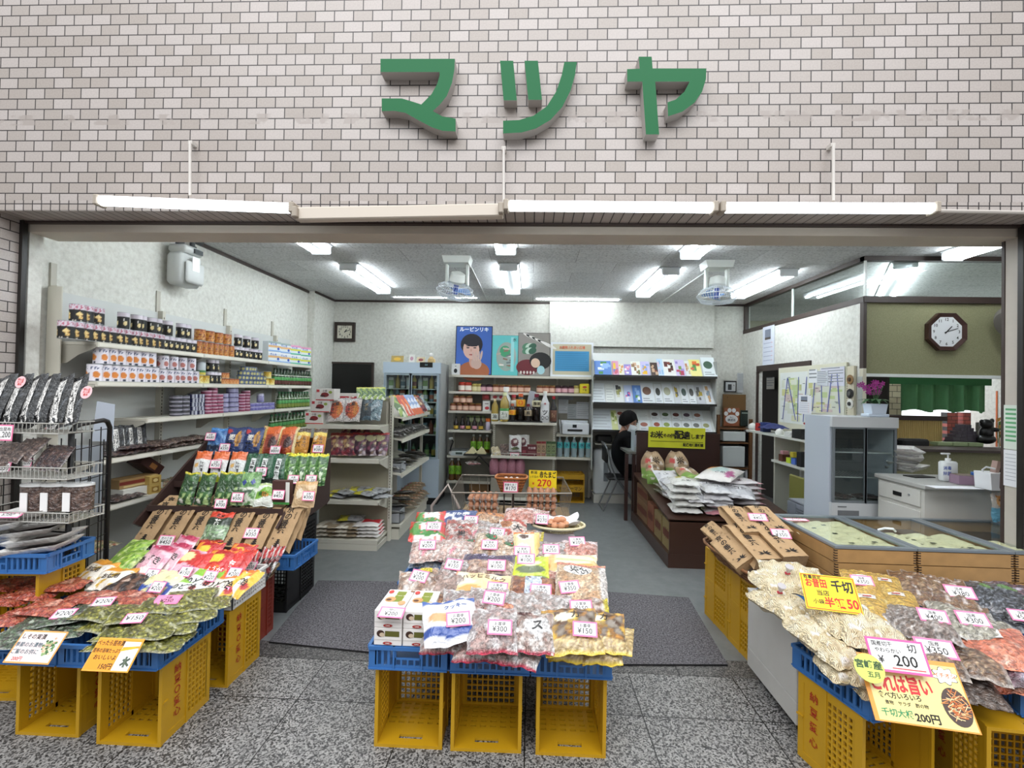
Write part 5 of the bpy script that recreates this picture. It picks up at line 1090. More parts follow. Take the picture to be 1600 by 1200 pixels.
cg={'bluewhite':pouch_mesh('g_bw',.21,.2,.068,dict(base='#e7e5e6',ops=[('wave',.3,.03,5,'#2b4b96'),('wave',.12,.02,5,'#e9e9ee'),('ell',.3,.5,.22,.12,'#d9a878'),('ell',.55,.45,.15,.09,'#cf9464'),('band',.9,1,'#4460a4')],text=[('クッキー',.6,.72,.024,'#3a5a9c')]),seed=1),'silver':pouch_mesh('g_sv',.2,.22,.068,CL('#bfb4b0',['#d9d2d0','#a89a96','#efebea','#c7a9a2','#b59088'],'#8a7a74',ops=[('band',0,.07,'#b5304a')]),seed=2,lump=.012,lscale=26,nu=26,nv=26),'silverb':pouch_mesh('g_sv2',.2,.22,.065,CL('#c9bdb6',['#dfd6d0','#b8a298','#f2eeec','#a8867c'],'#8a7468',sc=30,ops=[('band',0,.06,'#b5304a'),('ell',.6,.55,.3,.2,'#e6e2e0')],text=[('ス',.62,.55,.06,'#181210'),('黒糖',.3,.85,.03,'#5a2a2a')]),seed=31,lump=.014,lscale=22,nu=26,nv=26),'redhead':pouch_mesh('g_rh',.3,.24,.068,CL('#c9a8a0',['#dccbc6','#b5827a','#e9dfda'],'#8a5a52',ops=[('band',.8,1,'#c63a26'),('band',.7,.8,'#e0906a')],text=[('ホ',.7,.86,.04,'#f4efe8'),('ーム',.25,.62,.04,'#1a1512')]),seed=3,lump=.008),'peanut':pouch_mesh('g_pn',.25,.23,.061,dict(base='#a2762e',ops=[('cells',28,['#d8a83a','#5a3a20','#e8c45a','#8f8478','#c98a2c'],'#3a2414',.3,1),('cells',75,['#e6cf9a','#d9bd80'],'#4a331a',0,.3),('band',0,.045,'#d3b83a'),('ell',.4,.75,.2,.1,'#efe4c4')],text=[('カ',.6,.78,.05,'#2a1a0e')]),seed=4,nu=26,nv=26),'peanut2':pouch_mesh('g_pn2',.17,.14,.068,dict(base='#a2762e',ops=[('cells',75,['#e6cf9a','#d9bd80'],'#4a331a',0,1),('band',0,.07,'#d3b83a'),('band',.93,1,'#d3b83a')]),seed=5,nu=20,nv=20),'senbei':pouch_mesh('g_sb',.26,.32,.068,dict(base='#cfa882',ops=[('cells',24,['#dfc09c','#c79c72','#e6cdae'],'#a87f58',.12,.9),('side',.88,1,'#ddd5cf'),('band',0,.12,'#d98a72'),('band',.94,1,'#d98a72')],shape=[(ellp(.42,.8,.3,.12,20),'#f1ebe4',.002)],text=[('せん',.42,.835,.05,'#141010'),('べい',.46,.755,.05,'#141010')],mat=CLEAR),seed=6),'moon':pouch_mesh('g_mn',.2,.2,.068,CL('#9a6236',['#b87a48','#8a5430','#cf9a6a'],'#5a3018',ops=[],shape=[(rectp(.4,.1,.72,.95),'#ecdcc0',.003),(ellp(.6,.3,.1,.1),'#d0663a',.004)],text=[('里',.55,.78,.045,'#1b1410',.1),('の',.56,.56,.035,'#1b1410'),('月',.56,.36,.05,'#1b1410')]),seed=7,lump=.008),'manju':pouch_mesh('g_mj',.2,.2,.074,CL('#b5957f',['#c9a68c','#a5826c','#dccabc','#e4ddd8'],'#7a5c4a',sc=30,ops=[('band',.9,1,'#b9a89c')],shape=[(rectp(.55,.66,.85,.95),'#d9c42f',.003)],text=[('栗',.7,.8,.04,'#1b1410')]),seed=8,lump=.014,lscale=24),'manju2':pouch_mesh('g_mj2',.21,.19,.074,CL('#a89084',['#bfa397','#957a6e','#d3c4bc','#e2dcd8'],'#6f584c',sc=30),seed=9,lump=.014,lscale=24),'cream':pouch_mesh('g_cr',.3,.2,.061,dict(base='#e5cf9c',ops=[('noise',12,.1,'#efe3c4'),('side',0,.05,'#dd6b3a'),('band',0,.06,'#dd8a3a'),('ell',.3,.3,.2,.15,'#d9a05a'),('ell',.75,.5,.12,.2,'#e9b06a')],text=[('ハッピーターン'[:3]+'ミルク',.5,.7,.04,'#5a3a2a')]),seed=10),'brownblue':pouch_mesh('g_bb',.26,.19,.068,CL('#9c5a34',['#b4683c','#7f4426','#c98a5c'],'#4a2412',ops=[],shape=[(rectp(.28,.1,.62,.85),'#cdd8e6',.003)],text=[('飴',.36,.6,.04,'#223a6a'),('黒糖',.5,.35,.03,'#223a6a')]),seed=11,lump=.01),'purple':pouch_mesh('g_pp',.3,.22,.074,dict(base='#3b2850',ops=[('cells',34,['#d0b29a','#c49a7c','#e0cbb8','#8a6a5a'],'#5a3a3a',.15,.62),('band',0,.1,'#35244a')],text=[('うまか',.42,.82,.05,'#cfc6dc')],mat=CLEAR),seed=12,lump=.008),'lime':pouch_mesh('g_lm',.2,.2,.068,dict(base='#b8c92c',ops=[('ell',.5,.35,.42,.14,'#5f6a4a'),('side',0,.1,'#d6de3a'),('side',.9,1,'#d6de3a'),('ell',.5,.6,.3,.12,'#dfe2b0'),('band',0,.14,'#57692a')]),seed=13),'orangetop':pouch_mesh('g_ot',.17,.22,.068,dict(base='#ecdca8',ops=[('band',.88,1,'#e2752c'),('ell',.4,.75,.3,.13,'#e8e2d4'),('ell',.4,.75,.2,.09,'#4a2a1c'),('side',.8,1,'#e3c67a'),('ell',.35,.3,.25,.16,'#efe6d8')]),seed=14),'candy':pouch_mesh('g_cd',.22,.2,.068,CL('#d4bfb6',['#e9dcd4','#c9a79c','#f1e8e2','#dcb9ac'],'#a88a80',sc=60,ops=[('noise',20,.35,'#d98a98')]),seed=15,lump=.008),'candyblue':pouch_mesh('g_cb',.2,.17,.054,CL('#9fb0c4',['#c7cfd8','#7f93ac','#a8a09c'],'#5a6a80',sc=50),seed=16,lump=.006),'greenlab':pouch_mesh('g_gl',.19,.2,.068,CL('#dcc4ac',['#e8d2ba','#cfa584','#f0e6da'],'#a88a70',sc=42,ops=[],shape=[(ellp(.5,.72,.2,.2,8),'#2f6a3a',.003),(ellp(.6,.75,.04,.04,8),'#c8302a',.004)]),seed=17,lump=.01),'pinky':pouch_mesh('g_pk',.22,.19,.068,dict(base='#d08a7a',ops=[('cells',40,['#dfa898','#c47a66','#e8c4b8'],'#9a5244',0,.7),('band',.7,1,'#e4cfcf'),('ell',.4,.85,.2,.08,'#b03a5a')],mat=CLEAR),seed=18,lump=.008),'stripes':pouch_mesh('g_st',.3,.17,.061,dict(base='#e9ddb9',ops=[('band',.2,.34,'#dfa15a'),('band',.5,.58,'#b8c48a'),('noise',16,.25,'#e6b878'),('band',.85,1,'#d8dfc4')]),seed=19),'redgreen':pouch_mesh('g_rg',.22,.2,.068,dict(base='#e4ddd8',ops=[('side',0,.14,'#c8322c'),('side',.88,1,'#d2403a'),('band',.85,1,'#d2403a'),('noisev',14,.05,'#4f8a3c',.2,.75),('ell',.5,.3,.3,.14,'#3f7f3a'),('noise',40,.4,'#d86a5a')]),seed=20),'village':pouch_mesh('g_vl',.2,.26,.061,CL('#cdb4aa',['#e2d4cc','#b08a80','#efe6e2','#c25a50'],'#7a5a54',sc=40,ops=[],text=[('里',.6,.35,.06,'#181210'),('の',.55,.6,.04,'#181210')]),seed=21,lump=.008),'kabuki':pouch_mesh('g_kb',.2,.26,.061,dict(base='#d8c4b8',ops=[('noise',14,.1,'#c04a3a'),('noise',18,.25,'#e9ddd2'),('ell',.25,.75,.25,.16,'#c07a3c'),('ell',.25,.75,.18,.1,'#a85f28')],text=[('大',.7,.6,.07,'#181210'),('入',.7,.3,.06,'#181210')],mat=CLEAR),seed=22),'navyb':pouch_mesh('g_nb',.26,.17,.061,dict(base='#2e4276',ops=[('noise',18,.2,'#d9d9e0'),('band',.8,1,'#2a3a6c'),('side',0,.1,'#d2403a')],text=[('おかき',.5,.5,.04,'#eeeeee')]),seed=23),'tanb':pouch_mesh('g_tb',.22,.16,.061,dict(base='#b48a68',ops=[('noise',20,.1,'#d8bda0'),('band',.6,.8,'#d98a4a'),('noise',30,.35,'#6a4634')],mat=CLEAR),seed=24),'greyclear':pouch_mesh('g_gc',.21,.21,.068,CL('#bdb5b1',['#d3ccc9','#a3968f','#ebe7e5','#b9a096'],'#857872',sc=36),seed=25,lump=.014,lscale=28),'brownclear':pouch_mesh('g_bc',.24,.16,.068,CL('#a87a5c',['#bf906f','#8f6244','#d6b49a','#e0d4cc'],'#6b452e',sc=36,ops=[('side',.93,1,'#d3c13a')]),seed=26,lump=.01),}  # near-white cells in the clear packets: film glare painted into the colour
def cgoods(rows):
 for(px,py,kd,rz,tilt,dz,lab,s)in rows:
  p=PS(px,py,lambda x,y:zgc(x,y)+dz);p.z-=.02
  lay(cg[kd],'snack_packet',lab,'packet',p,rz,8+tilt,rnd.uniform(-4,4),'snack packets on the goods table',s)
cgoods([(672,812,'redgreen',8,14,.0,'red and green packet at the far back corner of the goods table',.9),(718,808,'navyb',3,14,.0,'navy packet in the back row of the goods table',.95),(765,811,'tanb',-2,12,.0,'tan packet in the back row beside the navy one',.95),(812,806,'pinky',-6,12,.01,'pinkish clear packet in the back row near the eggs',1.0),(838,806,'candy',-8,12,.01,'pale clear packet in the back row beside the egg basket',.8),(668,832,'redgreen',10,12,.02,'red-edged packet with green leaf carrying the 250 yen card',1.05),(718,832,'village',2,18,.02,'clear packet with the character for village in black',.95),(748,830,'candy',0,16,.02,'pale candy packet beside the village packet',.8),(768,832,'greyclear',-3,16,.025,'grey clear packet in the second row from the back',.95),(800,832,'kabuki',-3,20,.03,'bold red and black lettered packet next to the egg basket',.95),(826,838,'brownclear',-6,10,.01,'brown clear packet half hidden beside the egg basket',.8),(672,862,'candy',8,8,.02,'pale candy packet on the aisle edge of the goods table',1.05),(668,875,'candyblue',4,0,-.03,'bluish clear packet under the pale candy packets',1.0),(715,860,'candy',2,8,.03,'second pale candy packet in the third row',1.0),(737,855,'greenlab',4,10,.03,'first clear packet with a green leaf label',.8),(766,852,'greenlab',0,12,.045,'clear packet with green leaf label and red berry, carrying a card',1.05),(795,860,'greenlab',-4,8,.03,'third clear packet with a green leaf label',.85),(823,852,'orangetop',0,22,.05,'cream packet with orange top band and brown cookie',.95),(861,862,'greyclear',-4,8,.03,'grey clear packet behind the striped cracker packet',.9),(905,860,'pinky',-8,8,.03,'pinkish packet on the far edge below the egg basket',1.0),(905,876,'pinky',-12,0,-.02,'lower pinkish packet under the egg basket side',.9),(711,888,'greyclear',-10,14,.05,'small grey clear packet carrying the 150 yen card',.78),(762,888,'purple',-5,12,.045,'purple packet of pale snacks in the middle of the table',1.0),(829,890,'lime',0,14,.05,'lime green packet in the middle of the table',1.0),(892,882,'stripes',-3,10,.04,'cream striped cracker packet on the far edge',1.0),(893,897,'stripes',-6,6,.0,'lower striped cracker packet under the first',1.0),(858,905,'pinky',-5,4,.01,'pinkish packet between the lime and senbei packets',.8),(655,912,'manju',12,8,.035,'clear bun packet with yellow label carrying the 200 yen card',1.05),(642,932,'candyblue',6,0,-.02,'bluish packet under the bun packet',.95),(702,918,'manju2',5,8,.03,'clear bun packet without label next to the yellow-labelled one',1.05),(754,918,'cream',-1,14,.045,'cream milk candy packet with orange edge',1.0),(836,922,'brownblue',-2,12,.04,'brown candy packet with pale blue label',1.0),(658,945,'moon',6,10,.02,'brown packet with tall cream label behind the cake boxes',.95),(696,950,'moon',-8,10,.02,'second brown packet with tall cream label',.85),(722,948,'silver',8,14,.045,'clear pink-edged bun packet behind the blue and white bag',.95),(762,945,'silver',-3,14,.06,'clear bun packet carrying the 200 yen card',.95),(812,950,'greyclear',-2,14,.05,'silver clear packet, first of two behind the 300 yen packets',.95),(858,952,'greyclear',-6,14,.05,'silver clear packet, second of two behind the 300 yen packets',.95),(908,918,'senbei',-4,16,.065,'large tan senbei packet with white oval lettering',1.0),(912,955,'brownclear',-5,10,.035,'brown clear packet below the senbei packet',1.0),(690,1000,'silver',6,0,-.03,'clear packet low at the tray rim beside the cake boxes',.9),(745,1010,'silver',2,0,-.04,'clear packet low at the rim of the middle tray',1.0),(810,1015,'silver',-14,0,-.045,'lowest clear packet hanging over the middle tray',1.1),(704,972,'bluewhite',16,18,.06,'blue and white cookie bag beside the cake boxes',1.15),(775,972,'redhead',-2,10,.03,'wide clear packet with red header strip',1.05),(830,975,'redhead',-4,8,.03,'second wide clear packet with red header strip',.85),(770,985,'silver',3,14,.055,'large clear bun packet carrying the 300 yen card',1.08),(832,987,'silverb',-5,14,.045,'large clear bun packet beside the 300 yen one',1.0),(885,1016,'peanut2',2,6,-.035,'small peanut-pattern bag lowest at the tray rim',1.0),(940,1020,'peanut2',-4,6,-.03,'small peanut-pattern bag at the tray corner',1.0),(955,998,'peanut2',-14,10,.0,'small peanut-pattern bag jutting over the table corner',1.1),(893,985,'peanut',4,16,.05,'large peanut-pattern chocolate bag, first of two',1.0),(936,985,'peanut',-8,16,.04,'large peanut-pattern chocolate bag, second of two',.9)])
for(px,py,y,pr,on,rz)in((678,822,3.25,'¥250','on the red-edged packet',0),(736,812,3.3,'¥280','over the village packet',0),(777,832,3.2,'¥200','on the grey clear packet',-10),(668,851,3.0,'¥200','on the pale candy packet',5),(765,851,3.05,'¥200','on the green leaf label packet',0),(861,858,3.0,'¥250','behind the striped packet',0),(902,846,3.05,'¥300','below the egg basket',8),(709,882,2.85,'¥150','on the small grey packet',-16),(776,883,2.85,'¥100','on the purple packet',0),(822,873,2.9,'¥100','on the lime green packet',0),(816,861,2.95,'¥130','on the cream cookie packet',0),(655,900,2.68,'¥200','on the yellow-labelled bun packet',-20),(777,919,2.65,'¥250','on the cream milk candy packet',-6),(845,922,2.62,'¥250','on the pale blue label packet',-2),(890,917,2.6,'¥350','on the senbei packet',16),(772,934,2.5,'¥200','on the clear bun packet',-12),(908,948,2.46,'¥150','on the brown clear packet',4),(716,967,2.33,'¥200','on the blue and white cookie bag',14),(781,980,2.27,'¥300','on the large clear bun packet',0),(914,983,2.27,'¥150','on the peanut-pattern bag',-4)):
 card(px,py,y,pr,on,tilt=42,rz=rz,w=.105 if py>900 else.098,h=.062,top='お買得')
CB=(('rect',-.1,.02,.42,.34,'#5c5a1e'),('ell',-.26,.18,.14,.2,'#3a2014'),('ell',-.2,.12,.1,.12,'#c9b49a'),('rect',-.5,-.17,.5,-.15,'#b9b4ae'),('ell',.0,-.36,.17,.09,'#a02a24'),('text','CAKE',0,-.36,.1,'#f0e8e0'))
CT=(('rect',-.1,-.1,.25,.4,'#7f8a2c'),('ell',-.2,.0,.2,.12,'#c9965e'),('ell',-.25,-.02,.1,.05,'#5a3420'),('ell',.3,-.15,.14,.1,'#d8a070'),('text','ケーキ',.08,.16,.12,'#e9e4c8'),('ell',-.35,.35,.1,.08,'#c8342c'))
for r_ in range(2):
 for c_ in range(2):
  p=P((605,650)[c_],1012,y=2.07)
  carton('cake_box','%s box of chocolate cakes, %s column of the two by two stack'%(('lower','upper')[r_],('outer','inner')[c_]),'cake box',MT((p.x,2.19,.482+r_*.079))@MR(R(-1+c_),4,'Z'),.127,.22,.077,'#e4dfda',front=CB,top=CT,group='chocolate cake boxes')
flatcard(612,957,.645,'¥200','on the top cake boxes',rz=-3,w=.115,h=.06,top='特価')
p=P(872,823,y=3.28)
white_b=B();white_b.box(-.11,-.09,0,.11,.09,.1,bev=.004);o_=white_b.out('box_under_eggs',M('#b9aeb0',.6));o_.location=(p.x+.0,3.3,p.z-.13);tag(o_,'pale pinkish box holding up the shallow egg basket','box')
wk=wicker('egg_basket','shallow round pale basket with a few brown eggs on white paper',(p.x,3.3,p.z-.028),.1,.085,.185,.13,.04,col='#d9cda8',dark='#b3a478')
b=B();b.grid(lambda u,v:((u-.5)*.27*(1+.1*math.sin(v*9)),(v-.5)*.2+.0,.012+.055*(abs(2*u-1)**3+abs(2*v-1)**3)*.6+.006*math.sin(u*17+v*11)),16,14);o_=b.out('paper_liner',M('#eceaf0',.7),smooth=60);o_.location=(p.x+.01,3.33,p.z-.01);tag(o_,'white paper sheet lining the shallow egg basket','paper')
em=egg_mesh(r=.024)
for i,(dx,dy,dz)in enumerate(((-.06,-.03,.03),(-.025,-.055,.028),(.02,-.055,.028),(.055,-.03,.032),(-.005,-.01,.055),(.03,-.0,.055),(-.045,.005,.035))):
 put(em,'egg','%s loose brown egg in the shallow basket on the goods table'%ORD[i],'egg',MT((p.x+dx,3.3+dy,p.z+dz-.01))@MR(rnd.random()*3,4,'Z')@MR(R(80),4,'X'),'loose eggs in the shallow basket')
card(847,811,3.2,'¥270','standing in the shallow egg basket',top='赤たまご',tilt=60,rz=-8,w=.085,h=.07)
RUST=M('#8d8478',.45,metal=.4);cart=thing('wire_cart','old wire basket cart with bent tube handle behind the goods table','cart',(0,0,0))
c0,c1,c2,c3=P(705,770,z=.80),P(893,771,z=.80),P(880,744,z=.80),P(722,743,z=.80);c2.y=c3.y=4.45;c2.x,c3.x=P(880,744,y=4.45).x,P(722,742,y=4.45).x;c2.z=c3.z=.82
b=B();b.tube([c0,c1,c2,c3],.007,6,closed=True);b.out('rim',RUST,cart)
b=B();bt=.56
def ft(v,z=bt):return Vector((v.x*.93-.01,v.y*.985+.06,z))
ring=[c0,c1,c2,c3]
for k in range(4):
 a_,c_=ring[k],ring[(k+1)%4];n=12 if k%2==0 else 9
 for i in range(n):
  s_=a_.lerp(c_,i/n);e_=ft(a_).lerp(ft(c_),i/n)
  if k==0 and 0<i<n and i not in(3,6,9):continue
  b.tube([s_,e_],.0028,4)
b.tube([ft(v)for v in ring],.004,5,closed=True);b.out('basket_wires',RUST,cart)
b=B();h0,h1=P(676,800,y=3.95),P(700,757,y=3.95)
b.tube([(h0.x+.03,3.95,.05),(h0.x,3.95,h0.z-.05),(h0.x-.01,3.95,h0.z+.05),(h1.x,3.95,h1.z),(h1.x+.1,3.97,.62)],.013,8);b.out('handle_tube',M('#b7aaa2',.4,metal=.3),cart,smooth=60)
b=B()
for v in ring:b.tube([ft(v),ft(v,.03)],.009,6)
b.tube([ft(v,.12)for v in ring],.006,5,closed=True);b.out('cart_legs',RUST,cart)
b=B();b.box(-.6,3.86,.545,.36,4.36,.56);o_=b.out('wooden_board',M('#8f7656',.6));tag(o_,'light wooden board carrying egg packs inside the wire cart','board')
def egg_pack(label,p,nx,ny,layers,pitch=.052,white=False):
 t=thing('egg_pack',label,'egg pack',p,group='egg packs in the cart')
 t_mat=M('#e9e6e6',.15,coat=1,alpha=.28)
 b=B();w_,d_=nx*pitch/2,ny*pitch/2
 for l_ in range(layers):
  z=l_*.06
  b.box(-w_-.004,-d_-.004,z+.026,w_+.004,d_+.004,z+.029)
 b.out('clear_pack',t_mat,t)
 me=egg_mesh('#e4dcd8' if white else '#b57f5f',.0225)
 for l_ in range(layers):
  for i in range(nx):
   for j in range(ny):
    if j>1 and l_<layers-1:continue
    o=bpy.data.objects.new('egg',me);COL.objects.link(o);o.parent=t;o.location=(-w_+pitch*(i+.5)+rnd.uniform(-.003,.003),-d_+pitch*(j+.5),l_*.06+.03);o.rotation_euler=(rnd.uniform(-.2,.2),rnd.uniform(-.2,.2),0)
 return t
pe=P(753,797,y=3.92);egg_pack('egg pack of brown eggs, two layers, on the handle side of the cart',(pe.x,4.05,.562),5,4,3)
pe=P(846,797,y=3.92);egg_pack('egg packs stacked three high under the yellow 270 yen sign',(pe.x,4.03,.562),5,3,4)
pw=P(798,768,y=4.0);wicker('wicker_basket','small square brown wicker basket with an egg pack in the wire cart',(pw.x,4.1,pw.z-.02),.085,.07,.135,.1,.13,col='#a8652f',rect=True,dark='#7a4520')
egg_pack('pack of pale pink eggs inside the small brown wicker basket',(pw.x,4.08,pw.z+.05),3,2,1,white=True)
b=B();b.cyl((pw.x-.06,4.08,.56),(pw.x-.06,4.08,pw.z-.02),.006);b.cyl((pw.x+.02,4.08,.56),(pw.x+.02,4.08,pw.z-.02),.009);tag(b.out('basket_stand',M('#3a302a',.5)),'two thin dark posts carrying the small brown wicker basket','stand')
card(798,761,3.97,'¥170','on the small brown wicker basket',top='新鮮たまご',tilt=86,w=.128,h=.088,border=M('#e2557a',.6))
sg=thing('price_sign','yellow sign for red eggs at 270 yen standing in the cart','sign',P(848,749,y=4.2),(R(88),0,R(-3)))
b=B();b.box(-.125,-.08,0,.125,.08,.003,0);b.out('board',YELC,sg)
b=B();b.text('赤たまご',.062,TR((.045,.038,.004)),0,bold=.03,fit=.15);b.text('新潟',.03,TR((-.08,.058,.004)),0);b.text('L寸玉の',.022,TR((-.075,.02,.004)),0);b.out('black_lettering',INK,sg,smooth=0)
b=B();b.text('270',.085,TR((.015,-.035,.004)),0,bold=.02);b.text('¥',.035,TR((-.085,-.04,.004)),0);b.out('price_lettering',REDI,sg,smooth=0)
# ========== yellow crates, wicker basket and tables at the clock side
YS=[]
for c_ in range(2):
 for r_ in range(2):
  crate('yellow crate in the two by two stack by the white cabinet, %s %s'%(('street column','inner column')[c_],('bottom','top')[r_]),(1.53-.02*c_,3.03+.36*c_,r_*.251),R(4),.33,.34,.25,group='yellow crate stack',solid=.42)
wicker('wicker_basket','long brown wicker basket full of kraft tea bags on the yellow crates',(1.50,3.1,.505),.17,.3,.235,.37,.09,col='#8a5f3d',rect=True,rz=R(4),dark='#5c3c24')
kb2=kraft_mesh('kraft_leaf',.165,.38,.075,'京の番茶','leaf',seed=5)
for i,(px,py,y,z,rz,tl,s,lab)in enumerate(((1178,838,3.0,0,9,20,.85,'kraft tea bag in the back layer of the wicker basket'),(1222,838,3.0,0,9,20,.85,'kraft tea bag in the back layer by the noodle boxes'),(1134,848,3.15,0,12,12,.62,'small kraft tea bag at the rim of the wicker basket'),(1168,884,2.84,0,12,14,.8,'narrow kraft tea bag turned on its side at the basket rim'),(1200,882,2.80,0,10,20,.98,'kraft tea bag with leaf print at the front of the wicker basket'),(1242,878,2.80,0,10,20,.98,'kraft tea bag carrying the 350 yen card by the noodle boxes'))):
 p=P(px,py,y=y);put(kb2,'kraft_tea_bag',lab,'tea bag',MT(p)@MR(R(rz),4,'Z')@MR(R(tl),4,'X')@(MR(R(-38),4,'Y')if i in(2,3)else Matrix.Identity(4))@Matrix.Scale(s,4),'kraft tea bags in the wicker basket')
card(1184,808,2.95,'¥450','on the back kraft bags of the wicker basket',top='京の番茶',tilt=38,rz=-4,w=.115,h=.06)
card(1220,834,2.78,'¥350','on the front kraft bag of the wicker basket',top='京番茶',tilt=38,rz=-4,w=.11,h=.07)
wc=thing('white_cabinet','white low cabinet on castors beside the yellow crates','cabinet',(1.3,2.29,0))
WH=M('#b9b7b2',.5,vary=.1,vscale=7)
b=B();b.box(0,0,.065,.6,.5,.17,bev=.002);b.out('plinth',WH,wc);b=B();b.box(0,0,.171,.6,.5,.5,bev=.003);b.out('body',WH,wc);b=B();b.box(-.004,-.004,.501,.6,.5,.512);b.out('top_edge',M('#d9d8d4',.4),wc)
for x,y in((.06,.06),(.06,.44),(.5,.06),(.5,.44)):
 b=B();b.cyl((x-.015,y,.032),(x+.015,y,.032),.032,14);b.box(x-.02,y-.01,.03,x+.02,y+.01,.064);b.out('castor',M('#0f0f0f',.5),wc)
blue_tray('upper blue tray of noodle bundles on the white cabinet',(1.57,2.53,.513),R(2),.46,.46,.1)
blue_tray('upper blue tray of beans beside the noodle bundle tray',(2.05,2.53,.513),R(0),.48,.46,.1)
T1=R(15)
def rotp(x,y,a=T1,ox=1.345,oy=1.865):return(ox+x*math.cos(a)-y*math.sin(a),oy+x*math.sin(a)+y*math.cos(a))
cx_,cy_=rotp(.24,.19);blue_tray('lower blue tray of noodle bundles at the street corner',(cx_,cy_,.385),T1,.48,.38,.1)
cx_,cy_=rotp(.20,.19);crate('yellow crate under the lower noodle tray corner',(cx_-.02,cy_,0),T1,.36,.3,.38,text='納豆愛心',group='yellow crates on the clock side')
cx2,cy2=P(1565,1098,z=.4).x,P(1565,1098,z=.4).y
blue_tray('lower blue tray of beans at the picture edge',(cx2+.3,cy2+.06,.385),R(-16),.48,.38,.1)
crate('yellow crate behind the hanging orange sign',(2.02,2.02,0),R(-6),.42,.3,.38,text='納豆愛心',group='yellow crates on the clock side')
b=B();b.box(1.92,2.3,0,3.2,2.6,.5);tag(b.out('table_base',M('#4a3a28',.6)),'dark wooden base under the bean trays','table')
blue_tray('upper blue tray of beans at the picture edge',(2.55,2.5,.513),R(-2),.5,.46,.1)
NOOD=dict(base='#dccba6',ops=[('noise',20,.1,'#e6d9ba'),('noise',34,.25,'#cdb98e'),('noise',30,.42,'#f4f0e8')],mat=STRAND)
rg={'noodle':pouch_mesh('r_nd',.19,.22,.1,NOOD,seed=1,lump=.02,lscale=28,nu=26,nv=28,gather=1),'noodle2':pouch_mesh('r_nd2',.15,.19,.09,NOOD,seed=2,lump=.018,lscale=30,nu=22,nv=26,gather=1),'noodle3':pouch_mesh('r_nd3',.3,.24,.1,NOOD,seed=3,lump=.022,lscale=24,nu=34,nv=28),'mustard':pouch_mesh('r_ms',.16,.26,.04,dict(base='#c2993a',ops=[('noise',10,.1,'#d1ab4c'),('noisev',22,.25,'#e6cf86',0,.2)],shape=[(rectp(.3,.68,.7,.8),'#f0ece6',.003),(rectp(.4,.71,.6,.76),'#b3312a',.004)],mat=CLEAR),seed=4),'brown':pouch_mesh('r_br',.14,.28,.04,dict(base='#7b5433',ops=[('cells',40,['#8a6038','#6a4426','#a98a68'],'#4a2e18',0,1),('noise',26,.4,'#c9bcb4')],mat=CLEAR),seed=5,lump=.008),'bean':pouch_mesh('r_bn',.2,.24,.075,dict(base='#8b7c72',ops=[('cells',90,['#b3a79e','#6c5d55','#d3cbc5','#8a7568'],'#4a3e38',0,1)],mat=CLEAR),seed=6,lump=.008,lscale=50,nu=30,nv=32),'greybean':pouch_mesh('r_gb',.2,.24,.07,dict(base='#a39e8e',ops=[('cells',100,['#bcb7a6','#8f8a7a','#d0ccbe'],'#6a6658',0,1)],mat=CLEAR),seed=7,lump=.006,lscale=50,nu=30,nv=32),'grain':pouch_mesh('r_gr',.2,.26,.05,dict(base='#8f6f55',ops=[('cells',110,['#a88869','#7a5b44','#c4a988','#5f4738'],'#4a3628',0,1)],shape=[(rectp(.3,.7,.6,.86),'#efece8',.003)],mat=CLEAR),seed=8,lump=.006,nu=30,nv=32),'salmon':pouch_mesh('r_sl',.22,.26,.05,dict(base='#cf7457',ops=[('noise',12,.1,'#dd8a6c'),('noise',30,.35,'#e9b39c'),('stripe',160,1,.85,'#b75f44')],shape=[(rectp(.35,.5,.65,.72),'#efe9e6',.003)],mat=CLEAR),seed=9,lump=.006),'blackbean':pouch_mesh('r_bb',.18,.26,.06,dict(base='#3a3c44',ops=[('cells',80,['#4a4d57','#2a2b31','#7a7f8a','#1d1e22'],'#15161a',0,1),('ell',.6,.7,.2,.1,'#5a8a44')],mat=CLEAR),seed=10,lump=.008,nu=26,nv=28),'darkstick':pouch_mesh('r_ds',.2,.24,.05,dict(base='#4e4038',ops=[('stripe',220,.3,.2,'#6f6057'),('noise',24,.35,'#948a84')],mat=CLEAR),seed=11),'purpleb':pouch_mesh('r_pb',.2,.2,.07,dict(base='#5a3a44',ops=[('cells',60,['#6f4650','#46303a','#8a6a74'],'#2a1a20',0,1),('noise',26,.3,'#a8a0b0')],mat=CLEAR),seed=12,lump=.01),}
def zrr(x,y):return.50+.30*(y-1.85)
def rgoods(rows):
 for(px,py,kd,rz,tilt,dz,lab,s)in rows:
  p=PS(px,py,lambda x,y:zrr(x,y)+dz);p.z-=.03
  lay(rg[kd],{'n':'noodle_bag'}.get(kd[0],'food_packet'),lab,'noodle bag' if kd[0]=='n' else 'packet',p,rz,tilt,rnd.uniform(-4,4),'clear food packets on the clock side',s)
